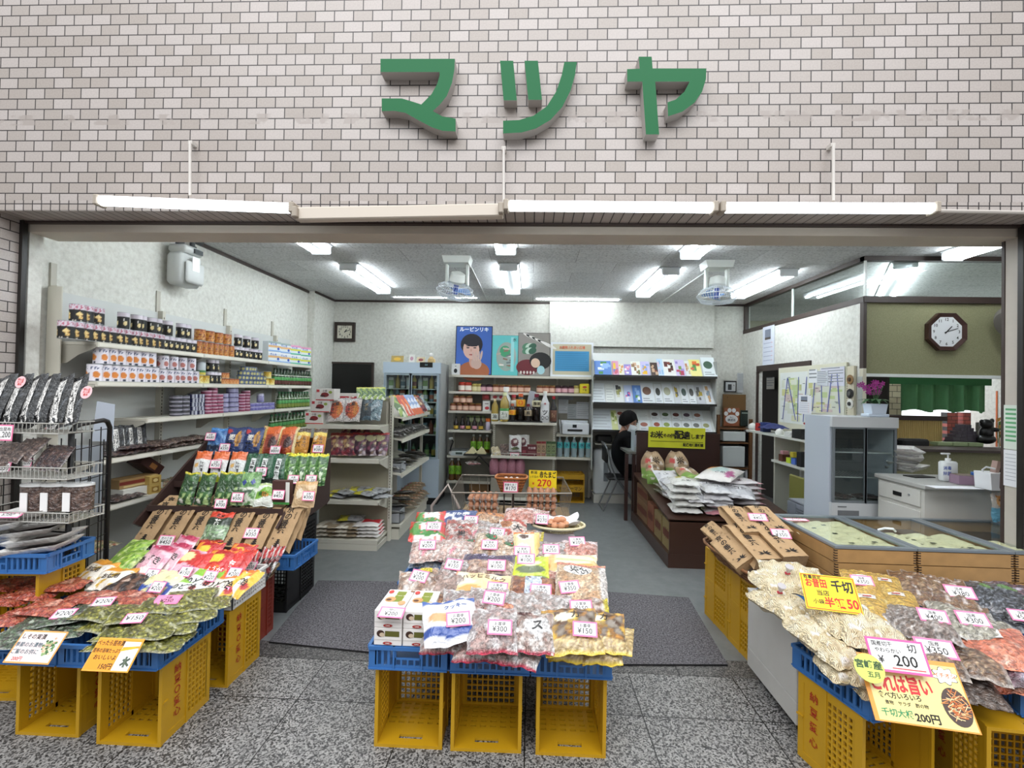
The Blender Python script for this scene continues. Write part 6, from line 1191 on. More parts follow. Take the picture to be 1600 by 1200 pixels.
rgoods([(1238,905,'noodle3',-12,18,.02,'wide flat noodle bag behind the yellow sign',1.0),(1202,912,'noodle',20,15,.0,'noodle bundle tied with red at the cabinet corner',.95),(1196,940,'noodle2',25,5,-.03,'small noodle bundle at the rim above the white cabinet',.95),(1228,950,'noodle',15,8,-.01,'noodle bundle below the red tie',1.0),(1250,965,'noodle',-5,5,-.03,'noodle bundle touching the upper tray rim',.95),(1312,950,'noodle',-15,10,-.02,'noodle bundle under the yellow sign',.9),(1348,912,'mustard',-22,18,.0,'mustard yellow packet behind its price card',1.0),(1385,915,'mustard',-24,18,-.005,'mustard yellow packet next to the brown packets',.9),(1358,945,'mustard',-26,12,.0,'mustard yellow packet by the yellow sign',1.1),(1405,940,'mustard',-24,12,.0,'mustard yellow packet beside the beans',1.05),(1330,925,'brown',-20,14,-.02,'pale tied packet between sign and mustard packets',.8),(1420,912,'brown',-28,16,-.01,'first brown glossy packet before the noodle boxes',1.0),(1442,915,'brown',-28,16,-.005,'second brown glossy packet before the noodle boxes',1.05),(1462,920,'brown',-28,14,.0,'third brown glossy packet before the noodle boxes',1.1),(1488,925,'brown',-28,14,.0,'fourth brown glossy packet, carrying a card',1.1),(1510,935,'brown',-26,12,-.01,'fifth brown glossy packet before the noodle boxes',1.0),(1470,940,'brown',-28,10,-.01,'sixth brown glossy packet, lying lowest',1.1),(1540,930,'blackbean',-26,12,-.01,'black bean packet by the box edge',1.0),(1572,935,'blackbean',-26,12,.0,'black bean packet with green mark',1.1),(1600,950,'blackbean',-26,10,.0,'black bean packet at the picture edge',1.1),(1550,955,'blackbean',-24,8,-.03,'lower black bean packet beside the grey beans',1.0),(1585,925,'purpleb',-20,10,.0,'dark packet beside the last noodle box',.9),(1392,982,'bean',20,6,-.02,'small speckled bean bag at the inner edge',.75),(1410,970,'bean',10,8,.0,'round speckled bean bag carrying no card',.9),(1440,975,'bean',-25,8,.015,'speckled bean bag carrying the 400 yen card',1.15),(1508,975,'greybean',-28,8,.01,'grey-green bean bag carrying the 300 yen card',1.2),(1545,985,'greybean',-28,6,-.02,'lower grey-green bean bag',1.0),(1265,990,'noodle',18,8,.0,'noodle bundle at the inner corner of the lower tray',1.0),(1302,975,'noodle2',8,10,.025,'noodle bundle with pink tie on the lower tray',1.15),(1340,985,'noodle',-5,10,.03,'twisted noodle bundle in the middle of the lower tray',1.25),(1372,1005,'noodle',-12,8,.0,'noodle bundle behind the 200 yen card',1.15),(1298,1020,'noodle2',15,6,.0,'noodle bundle against the tray rim',1.1),(1308,1045,'noodle2',0,4,-.03,'noodle bundle low against the tray rim',.95),(1345,1050,'noodle2',-8,4,-.02,'noodle bundle beside the green round card',1.1),(1360,1075,'noodle2',-10,2,-.05,'noodle bundle nearest the hanging orange sign',.9),(1400,1030,'noodle3',-18,6,.0,'noodle bag under the 200 yen card',.8),(1450,1050,'darkstick',-30,4,-.05,'dark stick packet under the grain packets',1.2),(1500,1060,'darkstick',-30,4,-.06,'dark stick packet at the front tray',1.2),(1445,1012,'grain',-30,8,.01,'brown grain packet with white label behind its card',1.15),(1505,1022,'grain',-34,8,.0,'brown grain packet with white label at the tray front',1.2),(1548,1005,'salmon',-28,10,.02,'salmon pink dried packet with white label',1.25),(1590,1015,'salmon',-26,10,.01,'second salmon pink packet at the picture edge',1.1),(1570,1050,'salmon',-28,4,-.04,'lower salmon pink packet',1.1),(1600,1045,'purpleb',-10,6,.0,'purple-brown packet at the picture edge',1.2)])
for(px,py,y,pr,on,rz,w_)in((1347,907,2.5,'¥350','on the mustard packets',-10,.1),(1458,962,2.24,'¥400','on the speckled bean bag',-16,.11),(1520,967,2.22,'¥300','on the grey-green bean bag',-10,.12),(1462,1013,2.05,'¥350','on the brown grain packets',-12,.14),(1500,925,2.4,'¥380','on the brown glossy packets',-14,.12),(1598,962,2.2,'¥500','at the picture edge on black beans',-12,.1)):
 card(px,py,y,pr,on,top='国産',tilt=40,rz=rz,w=w_,h=w_*.55)
for(px,py,y,rz)in((1218,927,2.3,0),(1298,962,2.2,0),(1343,965,2.2,20),(1230,897,2.4,10)):
 p=P(px,py,y=y);b=B();b.lathe([(.006,0),(.004,.008),(.014,.03),(.02,.05),(.001,.051)],9,0);b.box(-.011,-.006,.002,.011,.006,.01,1)
 o=b.out('bag_twist',[M('#cfcbd0',.2,coat=1,alpha=.75),M('#c33a4a',.5)],smooth=50);o.matrix_world=MT(p)@MR(R(25),4,'X');tag(o,'twisted bag neck with a red tie %s'%{1218:'above the white cabinet',1298:'behind the lower tray',1343:'on the twisted noodle bundle',1230:'behind the wide noodle bag'}[px],'bag tie','red bag ties')
sg=thing('price_sign','yellow sign for shredded radish lying on the noodle bags','sign',P(1297,927,y=2.16),(R(48),0,R(-13)))
b=B();b.box(-.11,-.08,0,.11,.08,.003);b.out('board',YELC,sg)
b=B()
for q_ in((-.106,-.076,.106,-.073),(-.106,.073,.106,.076),(-.106,-.076,-.103,.076),(.103,-.076,.106,.076)):b.box(q_[0],q_[1],.003,q_[2],q_[3],.0036)
b.text('お昔田',.042,TR((-.05,.036,.004)),0,bold=.03,fit=.085);b.text('半額',.045,TR((.008,-.045,.004)),0,bold=.03,fit=.08);b.text('50',.055,TR((.078,-.042,.004)),0,bold=.03,fit=.045);b.out('red_lettering',REDI,sg,smooth=0)
b=B();b.text('千切',.056,TR((.053,.03,.004)),0,bold=.03,fit=.085);b.text('数量限定',.018,TR((-.06,.064,.004)),0);b.text('当店',.026,TR((-.03,-.005,.004)),0);b.text('小袋',.022,TR((-.055,-.045,.004)),0);b.out('black_lettering',INK,sg,smooth=0)
sg=thing('price_sign','large pink-edged sign reading 200 yen above the orange sign','sign',P(1402,1025,y=1.84),(R(55),0,R(-9)))
b=B();b.box(-.098,-.058,0,.098,.058,.003,0);b.box(-.09,-.05,.003,.09,.05,.0035,1);b.out('board',[M('#e060a0',.5),WHITEC],sg,smooth=0)
b=B();b.text('200',.052,TR((.022,-.018,.0042)),0);b.text('¥',.034,TR((-.06,-.018,.0042)),0);b.text('国産切干',.018,TR((-.045,.036,.0042)),0);b.text('やわらかい',.018,TR((-.03,.014,.0042)),0);b.text('切',.032,TR((.055,.028,.0042)),0);b.out('black_lettering',INK,sg,smooth=0)
b=B();b.box(-.03,-.0445,.004,.08,-.0415,.0046);b.out('red_underline',REDI,sg)
b=B();b.lathe([(.05,0),(.05,.002)],24,0);b.text('宮崎産',.03,TR((0,.01,.0026)),1,bold=.03);b.text('五月',.022,TR((.01,-.022,.0026)),1)
o=b.out('round_card',[M('#c9d468',.6),M('#2a4a2a',.6)],smooth=0);o.matrix_world=facing(P(1358,1044,y=1.82),50,-12);tag(o,'round yellow-green card tucked behind the 200 yen sign','card')
sg=thing('sign_card','large laminated yellow sign with a bowl of food hanging from the tray','sign card',P(1430,1080,y=1.80),(R(52),0,R(-9)))
b=B();b.box(-.165,-.11,0,.165,.11,.003,0);b.box(-.15,-.105,.003,.16,.095,.0034,1);b.out('board',[M('#ee9c3c',.5,coat=.5),M('#ead98c',.45,coat=.8)],sg,smooth=0)
b=B();b.text('これは旨い',.062,TR((-.045,.012,.0042)),0,bold=.035,fit=.2);b.out('red_lettering',M('#cc2f33',.5),sg,smooth=0)
b=B();b.text('食べ方いろいろ',.022,TR((-.06,-.025,.0042)),0,fit=.14,bold=.02);b.text('煮物　サラダ　酢の物',.014,TR((-.045,-.048,.0042)),0);b.text('200円',.032,TR((.01,-.085,.0042)),0,bold=.03);b.text('昔ながらの製法でつくりました',.013,TR((-.04,.068,.0042)),0,fit=.19);b.text('宮崎県産',.014,TR((-.09,.085,.0042)),0);b.out('black_lettering',INK,sg,smooth=0)
b=B();b.text('千切大根',.026,TR((-.085,-.08,.0042)),0,bold=.02);b.out('green_lettering',M('#2f8a5a',.5),sg,smooth=0)
b=B();b.prism([(.118+.044*math.cos(a*PI/14),-.035+.06*math.sin(a*PI/14))for a in range(28)],.0042,.0046,col=H('#4b3a34'))
for i in range(70):
 a,q_=rnd.random()*6.28,rnd.random()**.5;x,y=.118+.036*q_*math.cos(a),-.03+.045*q_*math.sin(a)
 b.box(-.012,-.0013,0,.012,.0013,.0004,T=TR((x,y,.0048+i*.00002),rz=rnd.uniform(-1,1)),col=H(rnd.choice(['#d98a4a','#c96f36','#e8b07a','#b85a2c','#e9cf9c'])))
b.out('bowl_picture',CARD,sg,smooth=0)
b=B();pts=[(.115+(.038+.006*math.sin(a*8*2*PI/48))*math.cos(a*2*PI/48),.062+(.026+.005*math.sin(a*8*2*PI/48))*math.sin(a*2*PI/48))for a in range(48)]
b.prism(pts,.0042,.0047,m=0);b.prism([(x*.94+.0069,y*.94+.0037)for x,y in pts],.0048,.0051,m=1);b.text('イチオシ',.018,TR((.115,.062,.0056)),2,bold=.02);b.out('cloud_badge',[INK,WHITEC,M('#e0762c',.5)],sg,smooth=0)
# ------------------------------------------------------------------ noodle boxes with glass lids
WOOD=M('#a9814f',.6,vary=.3,vscale=14);WOODD=M('#2a1c12',.6);ALU=M('#8f979d',.35,metal=.6)
BZ,BYF,BYB=.80,2.66,3.34
edges=[(P(1307,858,z=BZ).x,P(1437,862,z=BZ).x-.012),(P(1437,862,z=BZ).x,P(1587,866,z=BZ).x-.012),(P(1587,866,z=BZ).x+.0,3.2)]
for k,(x0,x1)in enumerate(edges):
 for l_ in range(4):
  zt_=BZ-l_*.078;t=thing('wooden_box','wooden box of the %s stack, %s'%(('first','second','third')[k],('top one under the glass lid','second from the top','third from the top','lowest one')[l_]),'box',((x0+x1)/2+(.004 if l_%2 else 0),(BYF+BYB)/2,zt_-.077),group='stacked wooden noodle boxes')
  w_,d_=(x1-x0)/2,(BYB-BYF)/2
  for e in(-d_,d_-.016):b=B();b.box(-w_,e,0,w_,e+.016,.0725);b.out('end_board',WOOD,t)
  for e in(-w_,w_-.016):b=B();b.box(e,-d_+.0165,0,e+.016,d_-.0165,.0725);b.out('side_board',WOOD,t)
  b=B();b.box(-w_+.016,-d_+.016,.0,w_-.016,d_-.016,.012);b.out('bottom_board',M('#5a3d28',.6),t)
  b=B()
  for sx in(-1,1):
   for j in range(5):b.box(sx*w_-sx*.0-(.014 if sx>0 else 0),-d_-.0008,.006+j*.014,sx*w_+(.014 if sx<0 else 0),-d_+.0,.012+j*.014)
   if sx<0:
    for j in range(5):b.box(-w_-.0008,-d_,.006+j*.014,-w_,-d_+.014,.012+j*.014)
  b.out('finger_joints',WOODD,t)
 w_,d_=(x1-x0)/2,(BYB-BYF)/2
 t=thing('glass_cover','grey-framed glass lid of the %s noodle box stack'%('first','second','third')[k],'glass cover',((x0+x1)/2,(BYF+BYB)/2,BZ+.0005),group='glass lids of the noodle boxes')
 b=B();b.box(-w_-.004,-d_-.004,0,w_+.004,-d_+.03,.012);b.box(-w_-.004,d_-.03,0,w_+.004,d_+.004,.012);b.box(-w_-.004,-d_+.03,0,-w_+.03,d_-.03,.012);b.box(w_-.03,-d_+.03,0,w_+.004,d_-.03,.012);b.out('frame',ALU,t)
 b=B();b.box(-w_+.03,-d_+.03,.004,w_-.03,d_-.03,.007);b.out('pane',GLASS,t)
 if k<3:
  nb=pouch_mesh('flatnoodle',.15,.11,.035,dict(base='#ddcfa6',ops=[('cells',110,['#e6dab6','#d4c496','#efe6cc','#c6b483'],'#b19d6a',0,1)]),seed=4,lump=.008,lscale=40,crimp=.02,mat=M('#eee2bb',.6,bump=.8,bscale=160,vary=.15,vscale=60),nu=14,nv=12)
  rows_=5 if k==0 else(3 if k==1 else 2);c=0
  for j in range(rows_):
   for i in range(3):
    p=((x0+x1)/2-w_*.62+i*w_*.62+rnd.uniform(-.01,.01),BYF+.10+j*.112+rnd.uniform(-.008,.008),BZ-.035)
    lay(nb,'noodle_portion','%s pale noodle portion from the street edge under the %s glass lid'%(ORD[c],('first','second','third')[k]),'noodles',p,rnd.uniform(-15,15),0,0,'noodle portions under glass');c+=1
  for(u,v)in((-.4,.25),(.1,.5),(-.1,-.1),(.5,-.6),(-.2,-.7))if k<2 else():
   b=B();b.box(-.014,-.008,0,.014,.008,.0015);o=b.out('black_clip',M('#0c0c0c',.4));o.location=((x0+x1)/2+u*w_,3.0+v*d_*(.9 if k==0 else.4)-(0 if k==0 else.15),BZ-.006);tag(o,'small black slip on the noodles under the %s glass lid, %s'%(('first','second')[k],{.25:'inner side',.5:'rear',-.1:'middle',-.6:'front corner',-.7:'front edge'}[v]),'slip','black slips on the noodles')
flatcard(1244,812,BZ+.014,'¥150','on the first glass lid',w=.15,h=.05,tilt=2)
b=B();b.box(edges[0][0],2.9,0,3.2,BYB,BZ-.078*4-.002);tag(b.out('box_table',M('#2c2018',.6)),'dark table hidden beneath the wooden noodle boxes','table')
b=B();b.tube([(0,0,0),(.02,-.03,.02),(.06,-.04,.02),(.09,-.02,.0)],.007,6);o=b.out('lid_handle',M('#d5d8da',.3));o.location=P(1372,828,z=BZ+.016);tag(o,'small white tongs lying on the second glass lid','tongs')
# ------------------------------------------------------------------ glass display case
CW=M('#c3c6c8',.4);CWB=M('#b4bcc6',.4)
x0,x1=P(1300,700,y=3.92).x,P(1404,700,y=3.92).x;zt_=P(1350,652,y=3.92).z;y0,y1=3.92,4.3
dc=thing('display_case','white glass-door display cooler between the counter and the desk','cooler',(0,0,0))
b=B();b.box(x0,y0+.03,0,x0+.025,y1,zt_,0);b.out('side_panel',CWB,dc);b=B();b.box(x1-.025,y0+.03,0,x1,y1,zt_);b.out('side_panel',CWB,dc)
b=B();b.box(x0+.025,y1-.02,0,x1-.025,y1,zt_);b.out('back_panel',M('#585c5e',.5),dc)
zg0,zg1=P(1350,787,y=3.92).z,P(1350,668,y=3.92).z
b=B();b.box(x0,y0,zg1,x1,y0+.03,zt_);b.box(x0+.025,y0+.03,zt_-.03,x1-.025,y1-.02,zt_);b.out('header',CW,dc)
b=B();b.box(x0,y0,.0,x1,y0+.03,zg0);b.box(x0+.025,y0+.03,zg0-.02,x1-.025,y1-.02,zg0);b.out('base_panel',CW,dc)
b=B();b.box(x0+.05,y0-.002,zg0-.11,x0+.22,y0,zg0-.06);b.box(x0+.05,y0-.002,zg0-.035,x0+.12,y0,zg0-.025);b.out('vent',M('#6d7073',.5),dc)
mid=P(1353,730,y=3.92).x
for(a_,c_)in((x0+.01,mid+.01),(mid-.005,x1-.01)):
 b=B();e=.018;b.box(a_,y0+.004,zg0,a_+e,y0+.02,zg1);b.box(c_-e,y0+.004,zg0,c_,y0+.02,zg1);b.box(a_+e,y0+.004,zg0,c_-e,y0+.02,zg0+.02);b.box(a_+e,y0+.004,zg1-.015,c_-e,y0+.02,zg1);d_=b.out('glass_door',M('#7f868b',.35,metal=.4),dc);b=B();b.box(a_+e,y0+.01,zg0+.02,c_-e,y0+.013,zg1-.015);b.out('pane',GLASS,d_)
for z in(zg0+.33*(zg1-zg0),zg0+.66*(zg1-zg0)):
 b=B()
 for i in range(16):xx=x0+.03+i*(x1-x0-.06)/15;b.box(xx-.0015,y0+.04,z,xx+.0015,y1-.03,z+.003)
 b.box(x0+.026,y0+.035,z-.004,x1-.026,y0+.045,z+.006);b.out('wire_shelf',M('#c9cdd0',.3,metal=.6),dc)
p_=lay(dm[0],'dried_food_packet','heap of dark packets on the floor of the display cooler','packet',(x0+.17,y0+.17,zg0+.01),20,0,0,None,.9);lay(dm[0],'dried_food_packet','dark packet by the far door of the display cooler','packet',(x0+.4,y0+.17,zg0+.01),80,0,0,None,.9)
oc_=thing('potted_orchid','magenta orchid in a white pot on the display cooler','potted orchid',P(1367,651,y=4.05))
b=B();b.box(-.085,-.05,0,.085,.05,.025,bev=.005);b.prism([(-.055,.025),(.055,.025),(.07,.11),(-.07,.11)],-.05,.05,T=FRONT);b.out('pot',M('#c9d4e2',.4),oc_)
b=B()
for i in range(14):
 a=2*PI*i/14;r_=.12+.03*(i%3);pts=[Vector((0,0,.1)),Vector((math.cos(a)*r_*.5,math.sin(a)*r_*.4,.15)),Vector((math.cos(a)*r_,math.sin(a)*r_*.7,.10+.03*(i%2)))]
 s_=Vector((-math.sin(a),math.cos(a),0))*.016
 b.add([pts[0]-s_*.4,pts[0]+s_*.4,pts[1]-s_,pts[1]+s_,pts[2]],[(0,1,3,2),(2,3,4)],0)
b.out('leaves',M('#2f5a2c',.5),oc_,smooth=0)
b=B()
for i in range(4):b.tube([(0,0,.11),(-.02+.02*i,0,.2),(-.07+.045*i,0,.26)],.003,5)
b.out('stems',M('#3f6a3a',.5),oc_)
b=B()
for i in range(26):
 c=Vector((-.02+rnd.uniform(-.1,.08),rnd.uniform(-.04,.03),.25+rnd.uniform(-.05,.05)))
 for k in range(5):
  a=2*PI*k/5+i;b.add([c,c+Vector((.016*math.cos(a-.5),-.006,.016*math.sin(a-.5))),c+Vector((.024*math.cos(a),-.002,.024*math.sin(a))),c+Vector((.016*math.cos(a+.5),-.006,.016*math.sin(a+.5)))],[(0,1,2,3)],0)
b.out('blossoms',M('#b23a9a',.5),oc_,smooth=0)
# ------------------------------------------------------------------ white desk and what stands on it
dx,dy0,dy1,dz=P(1445,757,y=3.42).x,3.42,3.86,P(1445,757,y=3.42).z
dk=thing('white_desk','white steel drawer cabinet with a grey top beside the noodle boxes','cabinet',(0,0,0))
WD=M('#c5c4bd',.45)
b=B();b.box(dx-.02,dy0-.02,dz-.035,3.5,dy1+.02,dz,bev=.006);b.out('top',M('#a9a9a5',.4),dk)
b=B();b.box(dx,dy0,0,3.48,dy1,dz-.036);b.out('body',WD,dk)
b=B();b.box(dx-.012,dy0+.03,dz-.17,dx-.001,dy1-.02,dz-.05,bev=.003);d_=b.out('drawer',WD,dk)
b=B();b.box(dx-.016,dy0+.19,dz-.13,dx-.0125,dy0+.27,dz-.10);b.out('handle',M('#141414',.4),d_);b=B();b.cyl((dx-.018,dy0+.12,dz-.1),(dx-.0125,dy0+.12,dz-.1),.008,10);b.out('keyhole',M('#aeb2b4',.3,metal=.8),d_)
b=B();b.box(dx-.012,dy0+.03,dz-.5,dx-.001,dy1-.02,dz-.2,bev=.003);b.out('drawer',WD,dk)
def on(px,py,y=3.55):return P(px,py,y=y)
def onz(px,py):p=P(px,py,z=dz+.001);return p
sb=thing('sanitizer_bottle','square white pump bottle with blue print on the steel cabinet','bottle',onz(1481,752))
b=B();b.box(-.055,-.03,0,.055,.03,.15,bev=.012);b.out('body',M('#d8dcdc',.3),sb,smooth=50)
b=B();b.text('消毒',.03,MT((-.03,-.031,.1))@FRONT);b.text('除菌',.03,MT((-.03,-.031,.06))@FRONT);b.out('print',M('#2f4fa8',.5),sb,smooth=0)
b=B();b.cyl((0,0,.15),(0,0,.17),.018,12);b.cyl((0,0,.17),(0,0,.2),.005,8);b.box(-.05,-.009,.198,.012,.009,.21,bev=.003);b.out('pump',M('#e3e5e5',.3),sb)
carton('mauve_box','mauve carton on the steel cabinet beside the pump bottle','carton',MT(onz(1507,756))@MR(R(-10),4,'Z'),.13,.1,.065,'#93798c',top=(('rect',-.5,-.5,.5,.5,'#6b563f'),))
b=B();b.cyl((0,0,0),(0,0,.085),.042,20);o=b.out('blue_roll',M('#2c5aa0',.5));o.location=onz(1529,757);tag(o,'blue cylinder between the mauve carton and the white bin','roll')
bn=thing('white_bin','white plastic bin with brushes on the steel cabinet','bin',onz(1555,764))
b=B();b.prism([(-.08,0),(.08,0),(.088,.115),(-.088,.115)],-.06,.06,T=FRONT);b.out('body',M('#e2e4e6',.35),bn)
b=B();b.tube([(-.08,0,.11),(-.085,0,.13),(-.06,0,.15),(-.02,-.02,.14)],.006,6);b.out('handle',M('#d9dbdd',.35),bn)
for i,(x,lx)in enumerate(((-.03,.0),(.0,.03),(.03,.05))):
 b=B();b.box(x-.012,-.02,.09,x+.012,.02,.19,T=MR(R(12+8*i),4,'Y'));o=b.out('brush',M(('#a58a80','#1c1a1a','#1c1a1a')[i],.7));o.matrix_world=MT(bn.location);tag(o,'%s brush sticking out of the white bin'%('brown striped','middle black','outer black')[i],'brush','brushes in the white bin')
b=B();b.tube([(0,0,0),(.0,0,.03),(.004,0,.12),(.002,0,.2)],[.012,.022,.022,.01],12);o=b.out('umbrella_case',M('#4a3638',.6,vary=.3,vscale=60));o.location=onz(1569,770);tag(o,'dark patterned slim case standing by the post','case')
b=B();b.box(-.09,-.05,0,.09,.05,.006,T=MR(.2,4,'Z'));o=b.out('black_tray',M('#151515',.4));o.location=onz(1436,745);tag(o,'black flat tray on the steel cabinet','tray')
b=B();b.box(-.2,-.045,0,.12,.045,.002);o=b.out('paper_sheet',M('#e4e6ea',.7));o.location=onz(1500,762);tag(o,'white paper sheet on the edge of the steel cabinet','paper')
for i in range(4):
 p=P(1416+rnd.randint(-4,5),733-i*9,y=4.0);
 foam_tray('%s wrapped tray from the bottom of the pile behind the steel cabinet'%ORD[i],p,30+i*12,0,-4)
lz=BZ+.013
cat=pouch_mesh('catpouch',.11,.2,.04,dict(base='#6fb3cf',ops=[('band',.5,1,'#c9c4bc'),('ell',.5,.7,.33,.2,'#cf9a5c'),('ell',.5,.62,.16,.08,'#efe0cc'),('ell',.38,.74,.05,.035,'#3a2a1c'),('ell',.62,.74,.05,.035,'#3a2a1c'),('ell',.5,.655,.035,.02,'#b0605a'),('noisev',40,.3,'#b4763c',.78,.9)],shape=[([(.2,.84),(.38,.86),(.24,.95)],'#c48a4c',.002),([(.8,.84),(.76,.95),(.62,.86)],'#c48a4c',.002)]),seed=3,nu=24,nv=30)
p=P(1560,815,z=lz);put(cat,'cat_treat_pouch','pale blue pouch with an orange kitten picture by the glass lids','pouch',MT(p)@MR(R(4),4,'Z')@MR(R(84),4,'X')@MT((0,.1,0)))
for i,(px,c)in enumerate(((1582,'#7a5a46'),(1601,'#b58a86'))):
 carton('small_carton',('brown and white carton beside the kitten pouch','pinkish carton at the picture edge')[i],'carton',MT(P(px,832,z=lz))@MR(R(8),4,'Z'),.085,.07,.095,'#d6d0ca',front=(('rect',.0,-.5,.5,.5,c),('rect',-.35,.1,-.1,.3,'#c9c24a'),('rect',.1,-.2,.4,.35,'#e9e4de')))
# ========== fans
def ceiling_fan(px,py,px2,py2,tilt,rz,label,zc_=CH-.36):
 p=P(px,py,z=CH-.001);t=thing('ceiling_fan',label,'fan',(p.x,p.y,CH-.001),(0,0,0),'oscillating ceiling fans')
 FW=M('#d5d9d4',.4)
 b=B();b.prism([(-.15,0),(.15,0),(.13,-.075),(-.13,-.075)],-.1,.1,T=FRONT);b.out('ceiling_plate',FW,t)
 for e in(-1,1):
  b=B();b.box(e*.11-.014,-.03,-.30,e*.11+.014,.03,-.074,bev=.006);b.out('bracket_arm',FW,t)
 R_=MT((0,-.02,-.27))@MR(R(rz),4,'Z')@MR(R(tilt),4,'X')
 b=B();b.lathe([(.03,-.12),(.075,-.1),(.085,-.02),(.06,.01),(.02,.015)],20,T=R_);b.out('motor',FW,t)
 zr_=.1;rr=.2
 b=B()
 for z,r_ in((.02,.12),(.055,.185),(.1,.2),(.145,.185)):b.tube([(r_*math.cos(a*PI/18),r_*math.sin(a*PI/18),z)for a in range(36)],.0045 if r_==.2 else.0022,6,closed=True,T=R_)
 for i in range(44):
  a=2*PI*i/44;c,s_=math.cos(a),math.sin(a)
  b.tube([(.06*c,.06*s_,.0),(.15*c,.15*s_,.03),(.2*c,.2*s_,.1),(.16*c,.16*s_,.155),(.04*c,.04*s_,.175)],.0014,4,T=R_)
 b.lathe([(.045,.172),(.04,.18),(.001,.181)],16,T=R_);b.out('cage',M('#dfe6ea',.3),t)
 b=B()
 for k in range(3):
  a0=2*PI*k/3;vs=[]
  for j in range(7):
   rr_=.03+.14*j/6;w_=.75*math.sin(min(1,(j+1)/5)*PI/2)*(1-.35*(j/6)**4)
   for i in range(7):an=a0+w_*(i/6-.5)*1.5;vs.append((rr_*math.cos(an),rr_*math.sin(an),.085+.035*(i/6-.5)))
  b.add(vs,[(j*7+i,j*7+i+1,j*7+i+8,j*7+i+7)for j in range(6)for i in range(6)],0,R_)
 b.out('blades',M('#6f9fe0',.2,alpha=.7,coat=.5),t)
 b=B();b.cyl((0,0,0),(0,0,.12),.028,16,T=R_);b.out('hub',M('#2c4a9c',.3),t)
 return t
ceiling_fan(715,403,0,0,208+0,28,'white ceiling fan with blue blades tilted toward the gas meter side')
ceiling_fan(1120,410,0,0,176,-40,'white ceiling fan with blue blades hanging nearly level')
for(a_,c_,lab)in(((732,408),(762,470),'white cord running from the tilted fan to the back wall'),((1104,424),(1032,473),'white cord running from the level fan to the back wall')):
 p,q_=P(*a_,z=CH-.006),P(*c_,z=CH-.006);b=B();b.cyl(p,q_,.006,6);tag(b.out('fan_cord',M('#dfe2e0',.5)),lab,'cord','ceiling cords')
 # ========== gondola shelf between wall and aisle
GX=-1.49;GX0=-2.28
gd_=thing('gondola_shelving','cream metal gondola shelving standing in the aisle before the glass refrigerator','shelving',(0,0,0))
GL={'a':1.262,'b':.918,'c':.5,'d':.105}
b=B();b.box(GX0,4.94,0,GX-.02,4.955,1.53);b.out('end_back_panel',M('#a59f8a',.55),gd_)
b=B();b.box(GX-.03,4.92,0,GX,4.97,1.56);slots(b,GX-.015,4.9195,.2,1.5,1,'x');b.out('upright',[SHELFM,M('#5d5a52',.7)],gd_,smooth=0)
b=B();b.box(GX-.03,6.3,0,GX,6.34,1.56);b.box(GX-.36,4.96,0,GX-.345,6.34,1.53);b.out('side_back_panel',SHELFD,gd_)
for k,z in GL.items():
 b=B();b.box(GX0,4.62,z-.02,GX-.035,4.938,z-.001);b.box(GX0,4.607,z-.04,GX-.035,4.62,z);b.out('shelf',SHELFM,gd_)
 if k!='d':
  b=B();b.prism([(4.935,z-.14),(4.9,z-.14),(4.63,z-.042),(4.63,z-.022),(4.935,z-.022)],-.0015,.0015,T=Matrix(((0,0,1,GX-.036),(1,0,0,0),(0,1,0,0),(0,0,0,1))));b.out('bracket',SHELFD,gd_)
b=B();b.box(GX0,4.607,0,GX-.035,4.618,.062);b.box(GX0,4.618,0,GX-.035,4.93,.05);b.out('kick_plate',SHELFM,gd_)
for z in(1.33,1.09,.71,.155):
 tl=-.04 if z>.5 else 0
 for y0_,y1_ in((4.975,5.64),(5.645,6.31)):
  b=B();b.add([(GX-.34,y0_,z-.02-tl*2),(GX+.1-.012,y0_,z-.02),(GX+.1-.012,y1_,z-.02),(GX-.34,y1_,z-.02-tl*2),(GX-.34,y0_,z-.002-tl*2),(GX+.1-.012,y0_,z-.002),(GX+.1-.012,y1_,z-.002),(GX-.34,y1_,z-.002-tl*2)],[(0,3,2,1),(4,5,6,7),(0,1,5,4),(1,2,6,5),(2,3,7,6),(3,0,4,7)])
  b.box(GX+.088,y0_,z-.04,GX+.1,y1_,z+.002);b.out('side_shelf',SHELFM,gd_)
b=B();b.box(GX-.02,4.975,0,GX+.08,6.31,.11);b.out('side_kick_plate',SHELFM,gd_)
BEAN=(('rect',-.5,-.5,.5,-.42,'#b83232'),('ell',0,-.02,.22,.2,'#7a1f22'),('ell',-.12,-.12,.14,.08,'#3a1414'),('rect',-.46,.2,-.3,.42,'#b8323a'),('ell',.3,.2,.1,.12,'#8fa34a'),('text','小豆',0,.3,.2,'#5a4a40'))
for i,(px,dy,j)in enumerate(((494,0,0),(503,.0,1),(510,.0,2))):
 carton('bean_box','%s white box with a dark red bean picture on the gondola end'%('lowest','middle','topmost')[i],'box',MT((P(px,660,y=4.66).x-.02+.0*i,4.73,GL['a']+.001+j*.122)),.19,.15,.12,'#d5d1cb',front=BEAN,group='bean picture boxes')
carton('red_box','low white and red box on the back panel of the gondola end','box',MT((P(543,624,y=4.85).x,4.88,GL['a']+.24)),.23,.08,.08,'#d9d4ce',front=(('rect',-.45,-.35,.45,.1,'#b5303a'),('text','羊羹',.2,-.1,.4,'#f1e6e0')))
b=B();b.box(GX0+.3,4.83,GL['a'],GX-.04,4.93,GL['a']+.238);tag(b.out('display_block',M('#8d877a',.6)),'pale support block behind the orange packets on the gondola end','block')
